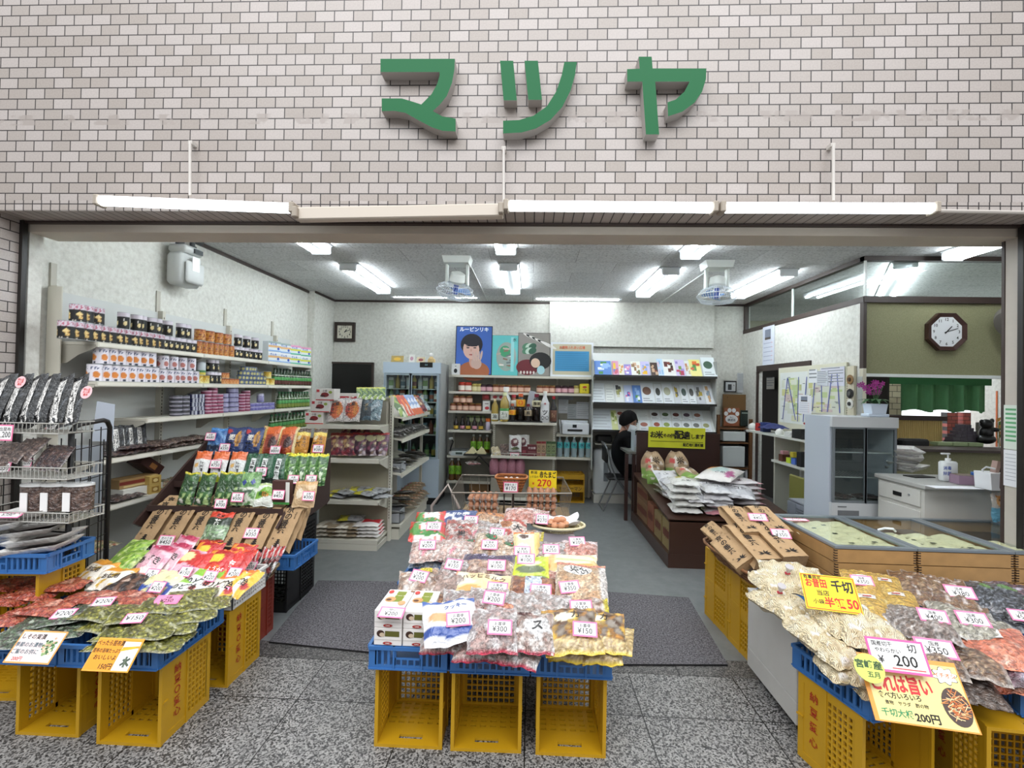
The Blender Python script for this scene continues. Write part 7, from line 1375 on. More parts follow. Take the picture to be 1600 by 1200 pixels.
gp={'orange':pouch_mesh('gd_or',.19,.27,.05,dict(base='#d9d0cc',ops=[('ell',.55,.48,.36,.36,'#d8632a'),('ell',.7,.5,.14,.26,'#e28a3a'),('ell',.25,.5,.1,.3,'#c23a2a'),('band',.88,1,'#cfc8c6')],text=[('かりん',.3,.5,.045,'#1a1210',-PI/2),('黒',.55,.72,.05,'#1a1210')],mat=CLEAR),seed=1),'teal':pouch_mesh('gd_tl',.13,.24,.04,dict(base='#24323a',ops=[('noise',20,.2,'#3f5a66')],text=[('昆',.5,.7,.04,'#8a7a5a'),('布',.5,.5,.04,'#8a7a5a')]),seed=2),'ice':pouch_mesh('gd_ic',.14,.24,.04,dict(base='#8fa9b4',ops=[('noise',16,.1,'#c4d4da'),('noise',26,.3,'#4f6a7a')],mat=CLEAR),seed=3),'green':pouch_mesh('gd_gr',.12,.3,.03,dict(base='#4a6a34',ops=[('noise',14,.1,'#8fa84a'),('noisev',20,.1,'#d5dcc0',0,.4),('band',.9,1,'#c4c43a')]),seed=4),'snack':pouch_mesh('gd_sn',.2,.26,.06,dict(base='#b9935a',ops=[('cells',26,['#c9a46a','#8a2f3a','#d8c090','#5a2a3a'],'#4a2030',0,1),('band',.84,1,'#a03a32')]),seed=5),'plum':pouch_mesh('gd_pl',.2,.26,.06,dict(base='#5e2a44',ops=[('cells',26,['#7a3a54','#3a1a2c','#c9b48a','#d8ccd0'],'#2a1220',0,.6),('ell',.5,.75,.3,.14,'#b9b48a'),('band',.88,1,'#b03a3a')]),seed=6),'silverlemon':pouch_mesh('gd_sl',.2,.26,.05,dict(base='#9c9ea0',ops=[('noise',14,.1,'#c6c8ca'),('band',.55,1,'#c9c03a'),('noisev',14,.15,'#8a8c2c',.55,1),('noise',30,.3,'#707274')]),seed=7),'seaweed':pouch_mesh('gd_sw',.17,.26,.05,dict(base='#8d8b86',ops=[('cells',30,['#b9b8b4','#6d6b66','#d2d2d0','#3c3b39'],'#4a4844',0,1)],mat=CLEAR),seed=8),'darkd':pouch_mesh('gd_dk',.17,.26,.05,dict(base='#26241f',ops=[('cells',30,['#35322b','#171613','#5d594e','#8a877c'],'#0f0e0c',0,1)],mat=CLEAR),seed=9),'redw':pouch_mesh('gd_rw',.17,.24,.06,dict(base='#cbb9a0',ops=[('cells',34,['#dccab0','#a8563c','#8f8f5a','#e3d6c2'],'#8a6a4a',0,.8),('band',.78,1,'#a02a2e')]),seed=10),'flourw':pouch_mesh('gd_fw',.24,.3,.05,dict(base='#c9c2b4',ops=[('noise',10,.15,'#9a8a72'),('noise',20,.35,'#e3dccd')],mat=PAPER),seed=11),'redsq':pouch_mesh('gd_rs',.26,.26,.04,dict(base='#e6e3df',ops=[('rect',.25,.35,.95,.9,'#b5262e')],mat=PAPER),seed=12),'blueor':pouch_mesh('gd_bo',.13,.3,.04,dict(base='#8fa6cf',ops=[('noise',14,.1,'#dfe4ee'),('band',0,.25,'#d4602c')]),seed=13),'redor':pouch_mesh('gd_ro',.13,.3,.04,dict(base='#c9482a',ops=[('noise',14,.1,'#e07a3c'),('noisev',20,.1,'#e8d8c8',0,.5)]),seed=14),}
za=GL['a']
for i,(px,kd,rz,lab)in enumerate(((524,'orange',0,'orange and silver snack packet beside the bean boxes'),(549,'orange',3,'orange and silver snack packet before the teal packet'),(571,'teal',-3,'dark teal packet on the gondola end'),(585,'ice',-3,'icy blue clear packet on the gondola end'))):
 stand(gp[kd],'snack_packet',lab,'packet',px,659,4.70,0.26,tilt=72,rz=rz,group='packets on the gondola end top shelf',s=.95)
for i,px in enumerate((562,571,580,589,597)):stand(gp['green'],'green_packet','%s green packet on the top rear of the gondola end'%ORD[i],'packet',px,626,4.85,.3,tilt=48,rz=20,group='green packets on the gondola',s=.62)
for i,(px,kd,lab)in enumerate(((526,'snack','first'),(543,'snack','second'),(560,'plum','third'),(578,'plum','fourth'),(591,'plum','fifth'))):stand(gp[kd],'snack_packet','%s purple and tan snack packet on the second gondola end shelf'%lab,'packet',px,713,4.68,.26,tilt=68,group='packets on the second gondola end shelf',s=.95)
for i,(px,kd)in enumerate(((545,'snack'),(566,'snack'),(585,'plum'))):stand(gp[kd],'snack_packet','%s snack packet of the rear row on the second gondola end shelf'%ORD[i],'packet',px,705,4.8,.26,tilt=72,group='packets on the second gondola end shelf',s=1.05)
for i,(px,rz,z)in enumerate(((530,20,0),(545,-10,.02),(560,35,.05),(575,10,.03),(590,-15,.0),(585,25,.045),(540,5,.04))):lay(gp['silverlemon'],'noodle_packet','%s silver and yellow packet lying on the third gondola end shelf'%ORD[i],'packet',(P(px,780,y=4.75).x,4.75+.04*(i%3),GL['c']+z),rz+60,0,0,'silver and yellow packets')
for i,(px,kd,z)in enumerate(((515,'flourw',0),(515,'flourw',.04),(515,'flourw',.08),(545,'flourw',0),(545,'flourw',.04),(548,'flourw',.08),(577,'redsq',0),(577,'redsq',.035),(576,'redsq',.07),(575,'redsq',.105))):
 lay(gp[kd],'flour_packet','%s %s on the bottom gondola end shelf'%(('lowest','second','third','topmost')[int(z/.034)],{515:'beige packet in the wall-side pile',545:'flat beige packet in the middle pile',548:'flat beige packet in the middle pile',577:'red and white packet',576:'red and white packet',575:'red and white packet'}[px]),'packet',(P(px,830,y=4.76).x,4.77,GL['d']+.008+z),rnd.uniform(-5,5),0,0,'flat packets on the bottom gondola shelf')
lay(gp['silverlemon'],'noodle_packet','yellowish packet thrown on the beige piles','packet',(P(548,815,y=4.8).x,4.82,GL['d']+.14),100,0,0)
for i in range(9):
 f=i/8;y=5.05+1.2*f;kd=('green','redor','redor','blueor','blueor','blueor','snack','ice','ice')[i]
 put(gp[kd],'snack_packet','%s packet from the upright on the top aisle shelf of the gondola'%ORD[i],'packet',MT((GX+.08,y,1.335))@MR(R(68),4,'Z')@MR(R(52),4,'X')@MT((0,.13,0)),'packets on the top aisle shelf')
 for j in range(2 if f<.9 else 1):
  lay(gp['seaweed'],'seaweed_packet','%s grey-white packet, %s layer of the second aisle shelf'%(ORD[i],('lower','upper')[j]),'packet',(GX-.04,y,1.10+.035*j),90+rnd.uniform(-15,15),0,8,'grey-white packets on the second aisle shelf')
 lay(gp['darkd' if i%3 else 'seaweed'],'seaweed_packet','%s dark packet from the upright on the third aisle shelf'%ORD[i],'packet',(GX-.05,y,.74+.03*(i%2)),80+rnd.uniform(-25,25),0,14,'dark packets on the third aisle shelf')
 if i>2:
  for j in range(2):lay(gp['redw'],'red_white_packet','%s red-topped packet, %s layer of the bottom aisle shelf'%(ORD[i-3],('lower','upper')[j]),'packet',(GX+.0-.05*j,y,.21+.1*j),90+rnd.uniform(-12,12),0,24,'red-topped packets on the bottom aisle shelf')
 if i<4:lay(gp['darkd'],'seaweed_packet','%s black packet lying on the bottom aisle shelf'%ORD[i],'packet',(GX-.02,y+.05,.24+.04*i),90+rnd.uniform(-20,20),0,15,'black packets on the bottom aisle shelf')
def bin_(label,y,z,h=.14):
 b=B();b.box(GX-.1,y-.1,z,GX+.07,y+.1,z+.006);b.box(GX-.1,y-.1,z,GX-.094,y+.1,z+h);b.box(GX+.064,y-.1,z,GX+.07,y+.1,z+h);b.box(GX-.1,y-.1,z,GX+.07,y-.094,z+h);b.box(GX-.1,y+.094,z,GX+.07,y+.1,z+h)
 o=b.out('grey_bin',M('#a6a9ad',.5));tag(o,label,'bin','grey bins on the aisle shelves')
bin_('grey plastic bin on the bottom aisle shelf by the upright',5.14,.157);bin_('grey plastic bin on the third aisle shelf by the upright',5.14,.712,.1)
# ========== tall glass-door refrigerator
fy=6.5;fx0,fx1=P(598,600,y=fy).x,P(688,600,y=fy).x;fz=P(640,566,y=fy).z
fr=thing('glass_refrigerator','tall pale blue glass-door refrigerator with two sliding doors','refrigerator',(0,0,0))
FB=M('#b7c6d4',.35)
b=B();b.box(fx0,fy+.04,.1,fx0+.03,7.15,fz-.001);b.out('side_wall',FB,fr);b=B();b.box(fx1-.03,fy+.04,.1,fx1,7.15,fz-.001);b.out('side_wall',M('#a2a4a4',.4),fr)
b=B();b.box(fx0+.03,7.1,.1,fx1-.03,7.15,fz);b.out('back_wall',M('#4a4f52',.5),fr)
zt2,zb2=P(640,583,y=fy).z,P(640,717,y=fy).z
b=B();b.box(fx0,fy,zt2,fx1,fy+.039,fz);b.box(fx0+.03,fy+.04,fz-.03,fx1-.03,7.1,fz);b.out('header',FB,fr)
b=B();b.box(P(656,570,y=fy).x,fy-.003,P(656,574,y=fy).z,P(676,570,y=fy).x,fy-.0005,P(656,566,y=fy).z);b.text('5.0',.03,MT((P(666,570,y=fy).x,fy-.004,P(656,570,y=fy).z))@FRONT,1);b.out('display',[M('#0c0d0e',.3),M('#9fd0e0',.5)],fr,smooth=0)
b=B();b.box(fx0,fy,.1,fx1,fy+.039,zb2);b.box(fx0+.03,fy+.04,zb2-.03,fx1-.03,7.1,zb2);b.out('base_panel',FB,fr)
b=B();b.box(fx0+.02,fy+.02,0,fx1-.02,7.1,.099);b.out('plinth',M('#151515',.6),fr)
fm=P(640,650,y=fy).x
for(a_,c_)in((fx0+.02,fm+.02),(fm-.02,fx1-.02)):
 b=B();e=.03;b.box(a_,fy+.005,zb2+.001,a_+e,fy+.03,zt2-.001);b.box(c_-e,fy+.005,zb2+.001,c_,fy+.03,zt2-.001);b.box(a_+e,fy+.005,zb2+.001,c_-e,fy+.03,zb2+.03);b.box(a_+e,fy+.005,zt2-.03,c_-e,fy+.03,zt2-.001);d_=b.out('glass_door',M('#98a6b0',.35),fr);b=B();b.box(a_+e,fy+.015,zb2+.03,c_-e,fy+.018,zt2-.03);b.out('pane',GLASS,d_)
DR=[M(c,.4)for c in('#c9cdc6','#7a9a5a','#b9a04a','#5a7a8a','#b8c4cc','#8a4a3a')]
dprof=[(.001,0),(.032,.002),(.034,.02),(.034,.13),(.014,.17),(.013,.2)]
for k,py in enumerate((607,627,650,677)):
 z=P(640,py,y=fy+.2).z;b=B();b.box(fx0+.031,fy+.06,z-.012,fx1-.031,7.0,z-.002);b.out('wire_shelf',M('#c3c9cc',.4,metal=.3),fr)
 for i in range(9):
  b=B();
  if(i+k)%3:b.lathe(dprof,12);b.lathe([(.0345,.04),(.0345,.1)],12,1)
  else:b.box(-.035,-.03,0,.035,.03,.16,bev=.004);b.box(-.0355,-.0305,.04,.0355,-.03,.12,1)
  o=b.out('drink_bottle',[DR[(i*2+k)%6],DR[(i+k*3+1)%6]],smooth=40,loc=(fx0+.08+i*(fx1-fx0-.16)/8,fy+.16+.03*(i%2),z))
  tag(o,'%s drink container from the wall side on the %s shelf inside the refrigerator'%(ORD[i],ORD[k]),'drink','drinks in the refrigerator')
for i in range(7):
 b=B();b.lathe(dprof,12);b.lathe([(.0345,.04),(.0345,.12)],12,1);o=b.out('drink_bottle',[M('#2c5a3a',.2),DR[(i+2)%6]],smooth=40,loc=(fx0+.12+i*.1,fy+.16,zb2+.001));tag(o,'%s tea bottle on the refrigerator floor'%ORD[i],'drink','bottles on the refrigerator floor')
for i,(px,c,w_,h_,lab)in enumerate(((620,'#a88f52',.18,.1,'golden tilted picture card on the refrigerator'),(642.5,'#dcd9d2',.08,.12,'white upright paper card on the refrigerator'),(657,'#cdbb9a',.12,.085,'beige framed card on the refrigerator'))):
 carton('picture_card',lab,'card',MT((P(px,564,y=6.6).x,6.62,fz+.001))@MR(R(-12),4,'X'),w_,.012,h_,c,front=(('ell',0,0,.3,.25,('#dcae3c','#b98a9a','#8a3a3a')[i]),))
dl_=thing('seated_doll','small white-headed doll sitting on the refrigerator','doll',(P(674,563,y=6.6).x,6.6,fz+.001))
b=B();b.box(-.05,-.02,0,.05,.05,.06,bev=.01);b.lathe([(.03,0),(.04,.03),(.02,.06)],12,T=MT((0,-.01,.03)));b.out('body',M('#c9ab78',.7),dl_)
b=B();b.lathe([(.001,0),(.025,.008),(.032,.03),(.025,.052),(.001,.06)],14,T=MT((0,-.01,.085)));b.out('head',M('#e6e4e0',.5),dl_,smooth=80)
# ========== back wall shelving
bs=thing('back_shelving','cream metal shelving along the back wall with the projecting middle bay','shelving',(0,0,0))
BYs=6.9
def bx_(px):return P(px,640,y=BYs).x
XA,XB,XC,XD=bx_(703),bx_(768),bx_(870),bx_(927)
b=B();b.box(XA,7.24,0,XD,7.255,1.88);b.out('back_panel',M('#8f8b7e',.6),bs)
for x in(XA,XB,XC,XD-.02):
 b=B();b.box(x,7.2,0,x+.03,7.239,1.88);b.out('upright',SHELFD,bs)
def bshelf(x0_,x1_,z,y0_=BYs,y1_=7.2):
 b=B();b.box(x0_,y0_+.012,z-.02,x1_,y1_,z-.001);b.box(x0_,y0_,z-.035,x1_,y0_+.012,z+.001);b.out('shelf',SHELFM,bs)
zT,zU=P(800,587,y=BYs).z,P(800,613,y=BYs).z
xm=(XA+XD)/2+.12
bshelf(XA-.02,xm-.001,zT);bshelf(xm+.001,XD+.02,zT);bshelf(XA-.02,XC-.001,zU);bshelf(XC+.001,XD,zU)
zL=[P(730,y_,y=BYs).z for y_ in(642,672,712,752)]
for z in zL:bshelf(XA-.03,XB,z)
zR=[P(900,y_,y=BYs).z for y_ in(679,715)]
for z in zR:bshelf(XC,XD,z)
MY=6.55;ma,mb=P(767,700,y=MY).x,P(869,700,y=MY).x;zM=[P(820,660,y=MY).z,P(820,713,y=MY).z,.12]
for z in zM:bshelf(ma,mb,z,MY,6.86)
for x in(ma+.005,mb-.03):
 b=B();b.box(x,6.861,0,x+.025,6.885,zM[0]);slots(b,x+.0125,6.8605,.2,zM[0]-.02,1,'x');b.out('upright',[SHELFM,M('#5d5a52',.7)],bs,smooth=0)
b=B();b.box(ma,6.865,0,mb,6.87,zM[0]-.02);b.out('middle_back_panel',M('#8f897a',.6),bs)
def poster(label,px0,py0,px1,py1,frame,build,y=6.98,fw=.012):
 a_,c_=P(px0,py0,y=y),P(px1,py1,y=y);W_,H_=c_.x-a_.x,a_.z-(zT+.002)
 t=thing('framed_poster',label,'poster',(a_.x+W_/2,y,zT+.002),(R(-4),0,0),'posters on the back shelf')
 b=B();b.box(-W_/2,0,0,W_/2,.015,H_);b.out('frame',frame,t)
 b=B();b.box(-W_/2+fw,-.002,fw,W_/2-fw,0,H_-fw,col=build[0])
 T=MT((0,-.0025,H_/2))@FRONT;build[1](b,T,W_,H_);b.out('print',CARD,t,smooth=0);return t
def elp(b,T,x,y,rx,ry,c,z=0,a0=0,n=22,rot=0):
 pts=[(rx*math.cos(2*PI*i/n),ry*math.sin(2*PI*i/n))for i in range(n)];cr,sr=math.cos(rot),math.sin(rot)
 b.add([(x+px*cr-py*sr,y+px*sr+py*cr,z)for px,py in pts],[tuple(range(n))],0,T,H(c))
def p_portrait(b,T,W_,H_):
 b.text('ルービンリキ',.075,T@TR((0,H_*.42,.006)),col=H('#eef2f6'),bold=.03,fit=W_*.8)
 elp(b,T,W_*.02,-H_*.42,W_*.42,H_*.2,'#a5603c',.0005);elp(b,T,-W_*.0,-H_*.2,W_*.12,H_*.16,'#c99a88',.001)
 elp(b,T,-W_*.06,H_*.12,W_*.3,H_*.22,'#1d1b26',.0015);elp(b,T,-W_*.07,H_*.02,W_*.22,H_*.2,'#d8b0a2',.002,rot=.1);elp(b,T,-W_*.07,H_*.17,W_*.24,H_*.09,'#1d1b26',.0025,rot=-.15)
 for x in(-.16,.03):elp(b,T,W_*x,H_*.05,W_*.045,H_*.012,'#2a1c1c',.003);elp(b,T,W_*x,H_*.085,W_*.06,H_*.007,'#2a1c1c',.003)
 elp(b,T,-W_*.06,-H_*.09,W_*.07,H_*.013,'#a8504c',.003);elp(b,T,-W_*.07,-H_*.0,W_*.02,H_*.03,'#c89a8a',.003)
 elp(b,T,W_*.08,-H_*.26,W_*.14,H_*.12,'#c4a69a',.0035,rot=.3)
 for i in range(4):elp(b,T,W_*(.0+.07*i),-H_*.13+H_*.01*i,W_*.03,H_*.1,'#cdb0a4',.004+.0002*i,rot=-.12*i+.2)
def p_teal(b,T,W_,H_):
 elp(b,T,W_*.05,-H_*.03,W_*.38,H_*.36,'#9aa8a0',.001);elp(b,T,W_*.0,H_*.1,W_*.2,H_*.14,'#3f9a6c',.0015)
 for i in range(16):b.box(-.035,-.012,0,.035,.012,.0003,T=T@TR((W_*rnd.uniform(-.25,.3),H_*rnd.uniform(-.3,.2),.002+i*.0001),rz=rnd.uniform(-.3,.3)),col=H(rnd.choice(['#b8a89a','#6a7a7c','#d8d4cc','#8a6a5a','#7fae9a'])))
 b.box(W_*.22,-H_*.4,.0042,W_*.34,H_*.45,.0045,T=T,col=H('#8fd0d2'));b.text('氷',.06,T@TR((W_*.36,H_*.38,.006)),col=H('#1d4a4c'),bold=.02)
def p_ink(b,T,W_,H_):
 for i in range(7):elp(b,T,-W_*.1+W_*.09*i,H_*(.4-.03*i),W_*.28,H_*.035,('#e6e3df','#1a1918')[i%2],.001+i*.0002,rot=-.45)
 for i in range(6):elp(b,T,-W_*.25+W_*.1*(i%3),H_*(.18-.1*(i//3)),W_*.13,H_*.07,('#3f7a58','#b9d0c0','#2a5a44')[i%3],.0025+i*.0002,rot=.5)
 elp(b,T,-W_*.2,-H_*.3,W_*.35,H_*.18,'#6a1a26',.004);elp(b,T,W_*.2,-H_*.15,W_*.34,H_*.2,'#151314',.0045)
 elp(b,T,W_*.05,-H_*.2,W_*.14,H_*.11,'#dfc0a8',.005,rot=.3);elp(b,T,W_*.22,-H_*.36,W_*.12,H_*.1,'#9cc4cc',.0052)
 for i in range(5):elp(b,T,-W_*.4+W_*.1*i,-H_*.42,W_*.03,H_*.035,'#d8cfc8',.0055)
def p_notice(b,T,W_,H_):
 b.box(-W_*.4,-H_*.34,.001,W_*.4,H_*.24,.002,T=T,col=H('#3f8fbe'));b.text('お買物ふれあい広場',.05,T@TR((0,H_*.34,.003)),col=H('#d86a4a'),bold=.02,fit=W_*.6)
 for k in range(8):b.box(-W_*.36,H_*(.17-.062*k),.0021,W_*.36*(1 if k%3 else.9),H_*(.17-.062*k)+.004,.0024,T=T,col=H('#2a6c98'))
poster('tall poster with a portrait of a person smiling behind a raised hand',712,508,768,584,M('#12131c',.3),(H('#3a63b4'),p_portrait))
poster('turquoise poster with a crowded picture, second on the back shelf',769,523,809,584,M('#3a8a8c',.4),(H('#5fc0c0'),p_teal),fw=.006)
poster('poster with swirling black, white, red and green ink shapes',810,519,859,585,M('#222222',.4),(H('#8f8a84'),p_ink),fw=.006)
poster('white framed blue notice board at the end of the back shelf',861,534,927,586,M('#dfe3e8',.3),(H('#c3bda2'),p_notice),fw=.03)
carton('white_box','small white box with a black emblem beside the tall poster','box',MT((P(712,585,y=6.93).x,6.95,zT+.001)),.12,.08,.165,'#dcdcda',front=(('ell',.0,-.15,.22,.2,'#16181a'),('rect',-.1,.25,.1,.3,'#5a5a5a')))
def bk(px,z,y):
 q_=P(px,640,y=y);return(q_.x,y,z)
def jar_me(key,r,h,lid,c1,lab,lc='#c9a58f'):
 if key in _me:return _me[key]
 b=B();b.grid(lambda u,v:(r*math.sin(2*PI*u),-r*math.cos(2*PI*u),h*.85*v),28,10,colfn=lambda u,v:H(lab if(abs(u-.5)>.22 and.15<v<.72)else(lc if(.15<v<.72 and abs(u-.5)>.2)else c1)))
 b.lathe([(r*.99,h*.85),(r*.8,h*.9),(r*.86,h*.9),(r*.86,h),(.001,h)],20,1);return reg(key,b.out('jar',[CARD,M(lid,.35,metal=.3)],smooth=50))
jA=jar_me('jamA',.05,.115,'#8a6a3a','#7a3a20','#d8b09a');jB=jar_me('jamB',.048,.115,'#2a1c1c','#3a1420','#d0a0a8');jC=jar_me('jamC',.055,.14,'#c0392b','#a03018','#e4d8cc');jD=jar_me('jamD',.045,.12,'#b8a85a','#9a8a4a','#d4c89a');jE=jar_me('green',.042,.1,'#8aa06a','#7a8a5a','#c9d0a8')
def jars(me,nm,lab,cat,pxs,z,y,grp,cnt=0):
 for i,px in enumerate(pxs):put(me,nm,lab.replace('{}',ORD[i+cnt]),cat,MT(bk(px,z,y))@MR(rnd.uniform(-.2,.2),4,'Z'),grp)
jars(jC,'spread_jar','{} tall red-lidded jar on the shelf under the posters','jar',(721,731),zU,6.97,'jars under the posters')
jars(jD,'spread_jar','{} yellowish jar on the shelf under the posters','jar',(741,748),zU,6.97,'jars under the posters')
jars(jB,'jam_jar','{} dark jam jar with pink label after the yellowish jars','jar',(754,764),zU,6.97,'jars under the posters')
jars(jA,'jam_jar','{} jam jar with pale orange label in the left run under the posters','jar',(774,784,793.5,803,813,823),zU,6.97,'jars under the posters')
jars(jA,'jam_jar','{} jam jar with pale orange label in the short run above the printer side','jar',(843,852.5,862),zU,6.97,'jars under the posters')
jars(jB,'jam_jar','{} dark jam jar with pink label beside the yellow bottle','jar',(872,882,892),zU,6.97,'jars under the posters')
jars(jD,'spread_jar','{} small gold jar beside the yellow bottle','jar',(900,),zU,6.97,'jars under the posters')
jars(jA,'jam_jar','{} jam jar from the fridge side, lower row of the side bay','jar',(708,718,727.5,737,747),zL[0],6.97,'jam jars of the side bay')
for i,px in enumerate((713,723,733)):put(jA,'jam_jar','%s jam jar from the fridge side, upper row of the side bay'%ORD[i],'jar',MT(bk(px,zL[0]+.116,6.97)),'jam jars of the side bay')
carton('yellow_container','bright yellow rectangular bottle at the end of the jar shelf','bottle',MT(bk(912.5,zU,6.95)),.145,.08,.15,'#d8c522',front=(('ell',0,.15,.22,.12,'#b5462a'),('text','蜂蜜',0,-.15,.2,'#3a2a10')),bev=.015)
for i,(px,z,c)in enumerate(((760,zL[0],'#dcd9d6'),(759,zL[0]+.17,'#8a2a24'),(772,zL[0]+.17,'#d9d0cc'),(782,zL[0]+.17,'#d4ccc8'))):
 carton('sugar_box',('white box with red leaf picture beside the jam jars','dark red box above the white leaf box','white and red packet behind the oil bottles','second white and red packet behind the oil bottles')[i],'box',MT(bk(px,z,7.0)),.11,.06,.15,c,front=(('ell',.1,-.2,.3,.16,'#b5303a'),('rect',-.2,.2,.3,.3,'#8a8580')))
b=B();b.box(bk(755,0,6.9)[0],6.97,zL[0]+.152,bk(790,0,6.9)[0],7.1,zL[0]+.168);tag(b.out('thin_riser',M('#7c776a',.6)),'thin riser board holding the red and white packets','board')
sp=[(.03,0),(.034,.006),(.034,.1),(.014,.15),(.013,.175)]
f_=None
for i,px in enumerate((713,723,732,742,752)):
 lb=M(('#c9a53a','#c98a9a')[i%2],.6)
 bottle_obj('sauce_bottle','%s dark sauce bottle with small label from the fridge side'%ORD[i],'bottle',bk(px,zL[1],6.96),sp,M('#1b1012',.15,coat=.5),[(.015,.06,.0345,lb,None)],(.015,.17,.19,M('#17181c',.4)),'dark sauce bottles',s=1.05)
for i,px in enumerate((733,740,747,754)):put(jE,'pickle_jar','%s pale green jar standing behind the dark sauce bottles'%ORD[i],'jar',MT(bk(px,zL[1]+.11,7.08)),'pale green jars')
b=B();b.box(bk(730,0,6.9)[0],7.03,zL[1],bk(758,0,6.9)[0],7.13,zL[1]+.109);tag(b.out('riser_block',M('#8c887a',.6)),'low riser block under the pale green jars','block')
bottle_obj('orange_cap_bottle','white and lilac bottle with an orange cap beside the sauce bottles','bottle',bk(763,zL[1],6.96),[(.03,0),(.036,.01),(.036,.11),(.02,.14)],M('#cfc6dc',.4),[],(.034,.13,.18,M('#e0702a',.4)))
TB=[(.03,0),(.036,.008),(.034,.06),(.036,.1),(.034,.17),(.013,.215),(.013,.225)]
def teab(px,z,y,lab,grp,lc='#7fb52e',body='#5a3a14',k=1.0):
 return bottle_obj('tea_bottle',lab,'bottle',bk(px,z,y),TB,M(body,.1,coat=.6),[(.07,.165,.0365,M(lc,.5),('茶',.05,M('#2f5a1c',.5)))],(.0145,.222,.245,M('#d8dcd6',.4)),grp,s=k)
for i,px in enumerate((741,751,762)):teab(px,zL[2],7.05,'%s green-labelled tea bottle above the scale shelf'%ORD[i],'green-labelled tea bottles',k=1.25)
for i,px in enumerate((708,718)):teab(px,zL[3],6.98,'%s green-labelled tea bottle on the lowest side shelf'%ORD[i],'green-labelled tea bottles',k=1.35)
for i,px in enumerate((875.5,886.5,898,909.5,920.5)):
 bottle_obj('water_bottle','%s water bottle with turquoise label from the middle bay'%ORD[i],'bottle',bk(px,zR[1],6.98),[(.036,0),(.043,.008),(.04,.06),(.043,.1),(.042,.2),(.014,.265),(.014,.28)],M('#b8ccd2',.08,coat=.6,alpha=.6),[(.13,.215,.0445,M('#4fb3b5',.4),('水',.06,M('#1f4a66',.5)))],(.016,.275,.305,M('#e3e8e8',.4)),'water bottles with turquoise labels',s=1.02)
sc_=thing('kitchen_scale','white kitchen scale on the side bay shelf','scale',bk(720,zL[2],6.98))
b=B();b.prism([(-.13,0),(.13,0),(.11,.07),(-.11,.07)],-.09,.09,T=FRONT);b.out('body',M('#cdd6d6',.4),sc_);b=B();b.box(-.12,-.09,.085,.12,.09,.092);b.cyl((0,0,.07),(0,0,.085),.03);b.out('plate',M('#8f9694',.3,metal=.6),sc_);b=B();b.box(-.05,-.1,.02,.05,-.093,.05);b.out('display',M('#3a4a44',.3),sc_)
ml=thing('desk_lamp','small black and white clip lamp by the refrigerator','lamp',bk(706,zL[2],6.94))
b=B();b.tube([(-.02,0,.02),(0,0,.12),(.03,0,.2),(.0,0,.24)],.01,8);b.out('arm',BLK,ml);b=B();b.lathe([(.001,0),(.03,.01),(.035,.035),(.02,.06)],14);b.out('base',M('#e4e4e2',.4),ml);b=B();b.cyl((-.03,0,.24),(.02,0,.25),.022,12);b.out('head',M('#c9ccc9',.4),ml)
tr_=B();tr_.box(-.2,-.1,0,.2,.1,.02);o=tr_.out('black_tray',BLK);o.location=bk(748,zL[2]+.03,6.8);tag(o,'black tray with cream triangular packets held out from the side bay','tray')
for i,(px,dx)in enumerate(((738,0),(752,0))):
 b=B();b.prism([(-.09,0),(.09,0),(.05,.06),(.01,.1),(-.03,.05)],-.05,.05,T=FRONT);o=b.out('cream_packet',M('#d9cfa2',.5,bump=.6,bscale=40));o.location=bk(px,zL[2]+.052,6.8);tag(o,'%s cream triangular packet on the black tray'%ORD[i],'packet','cream triangular packets')
b=B();b.tube([bk(748,zL[2]+.03,6.86),bk(764,zL[2]-.12,6.86),bk(768,zL[3]+.2,6.88)],.012,8);b.tube([bk(752,zL[2]+.03,6.88),bk(741,zL[2]-.09,6.88)],.008,6);tag(b.out('tray_stand',M('#3a3836',.4)),'dark bent stand carrying the black tray','stand')
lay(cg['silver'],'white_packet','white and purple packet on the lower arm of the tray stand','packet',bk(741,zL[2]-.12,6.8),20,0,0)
def big_bottle(px,z,y,lab,prof,body,bands,cap,grp='large bottles on the middle bay',s=1.0,rz=0):return bottle_obj('large_bottle',lab,'bottle',(P(px,660,y=y).x,y,z),prof,body,bands,cap,grp,s=s)
WY=6.63;z0=zM[0]+.022
b=B();b.box(P(785,660,y=WY).x,WY-.07,zM[0]+.001,P(848,660,y=WY).x,WY+.08,z0-.002);tag(b.out('black_tray',BLK),'flat black tray under the soy sauce bottles','tray')
OILP=[(.045,0),(.055,.01),(.055,.14),(.05,.16),(.055,.18),(.05,.24),(.02,.3),(.02,.32)]
OILG=M('#b59a4a',.12,coat=.6,alpha=.75);SOY=M('#160d0b',.12,coat=.6)
WL,YL=M('#d8d9cf',.5),M('#d89a1e',.5)
big_bottle(773,zM[0],WY,'cooking oil bottle with white label, outermost on the middle bay',OILP,OILG,[(.03,.12,.056,WL,('油',.07,INK))],(.024,.31,.34,M('#d8c49a',.4)),s=.95)
big_bottle(788,zM[0],WY-.03,'taller cooking oil bottle with green and white label',OILP,OILG,[(.03,.13,.056,WL,('葡',.07,M('#2c4a2a',.5))),(.13,.16,.0565,GLB,None)],(.026,.31,.35,M('#d8dcae',.4)),s=1.2)
big_bottle(790,zM[0],WY+.13,'white-capped clear bottle behind the oil bottles',OILP,M('#c9ccc8',.2),[],(.03,.32,.37,M('#e8e8e4',.4)),s=1.35)
SP2=[(.045,0),(.052,.01),(.05,.1),(.052,.12),(.05,.16),(.02,.2),(.018,.22)]
big_bottle(800,z0,WY-.03,'small soy sauce bottle with yellow label and orange cap',SP2,SOY,[(.08,.15,.0535,YL,('○',.05,REDI))],(.024,.205,.24,M('#a04a2a',.4)))
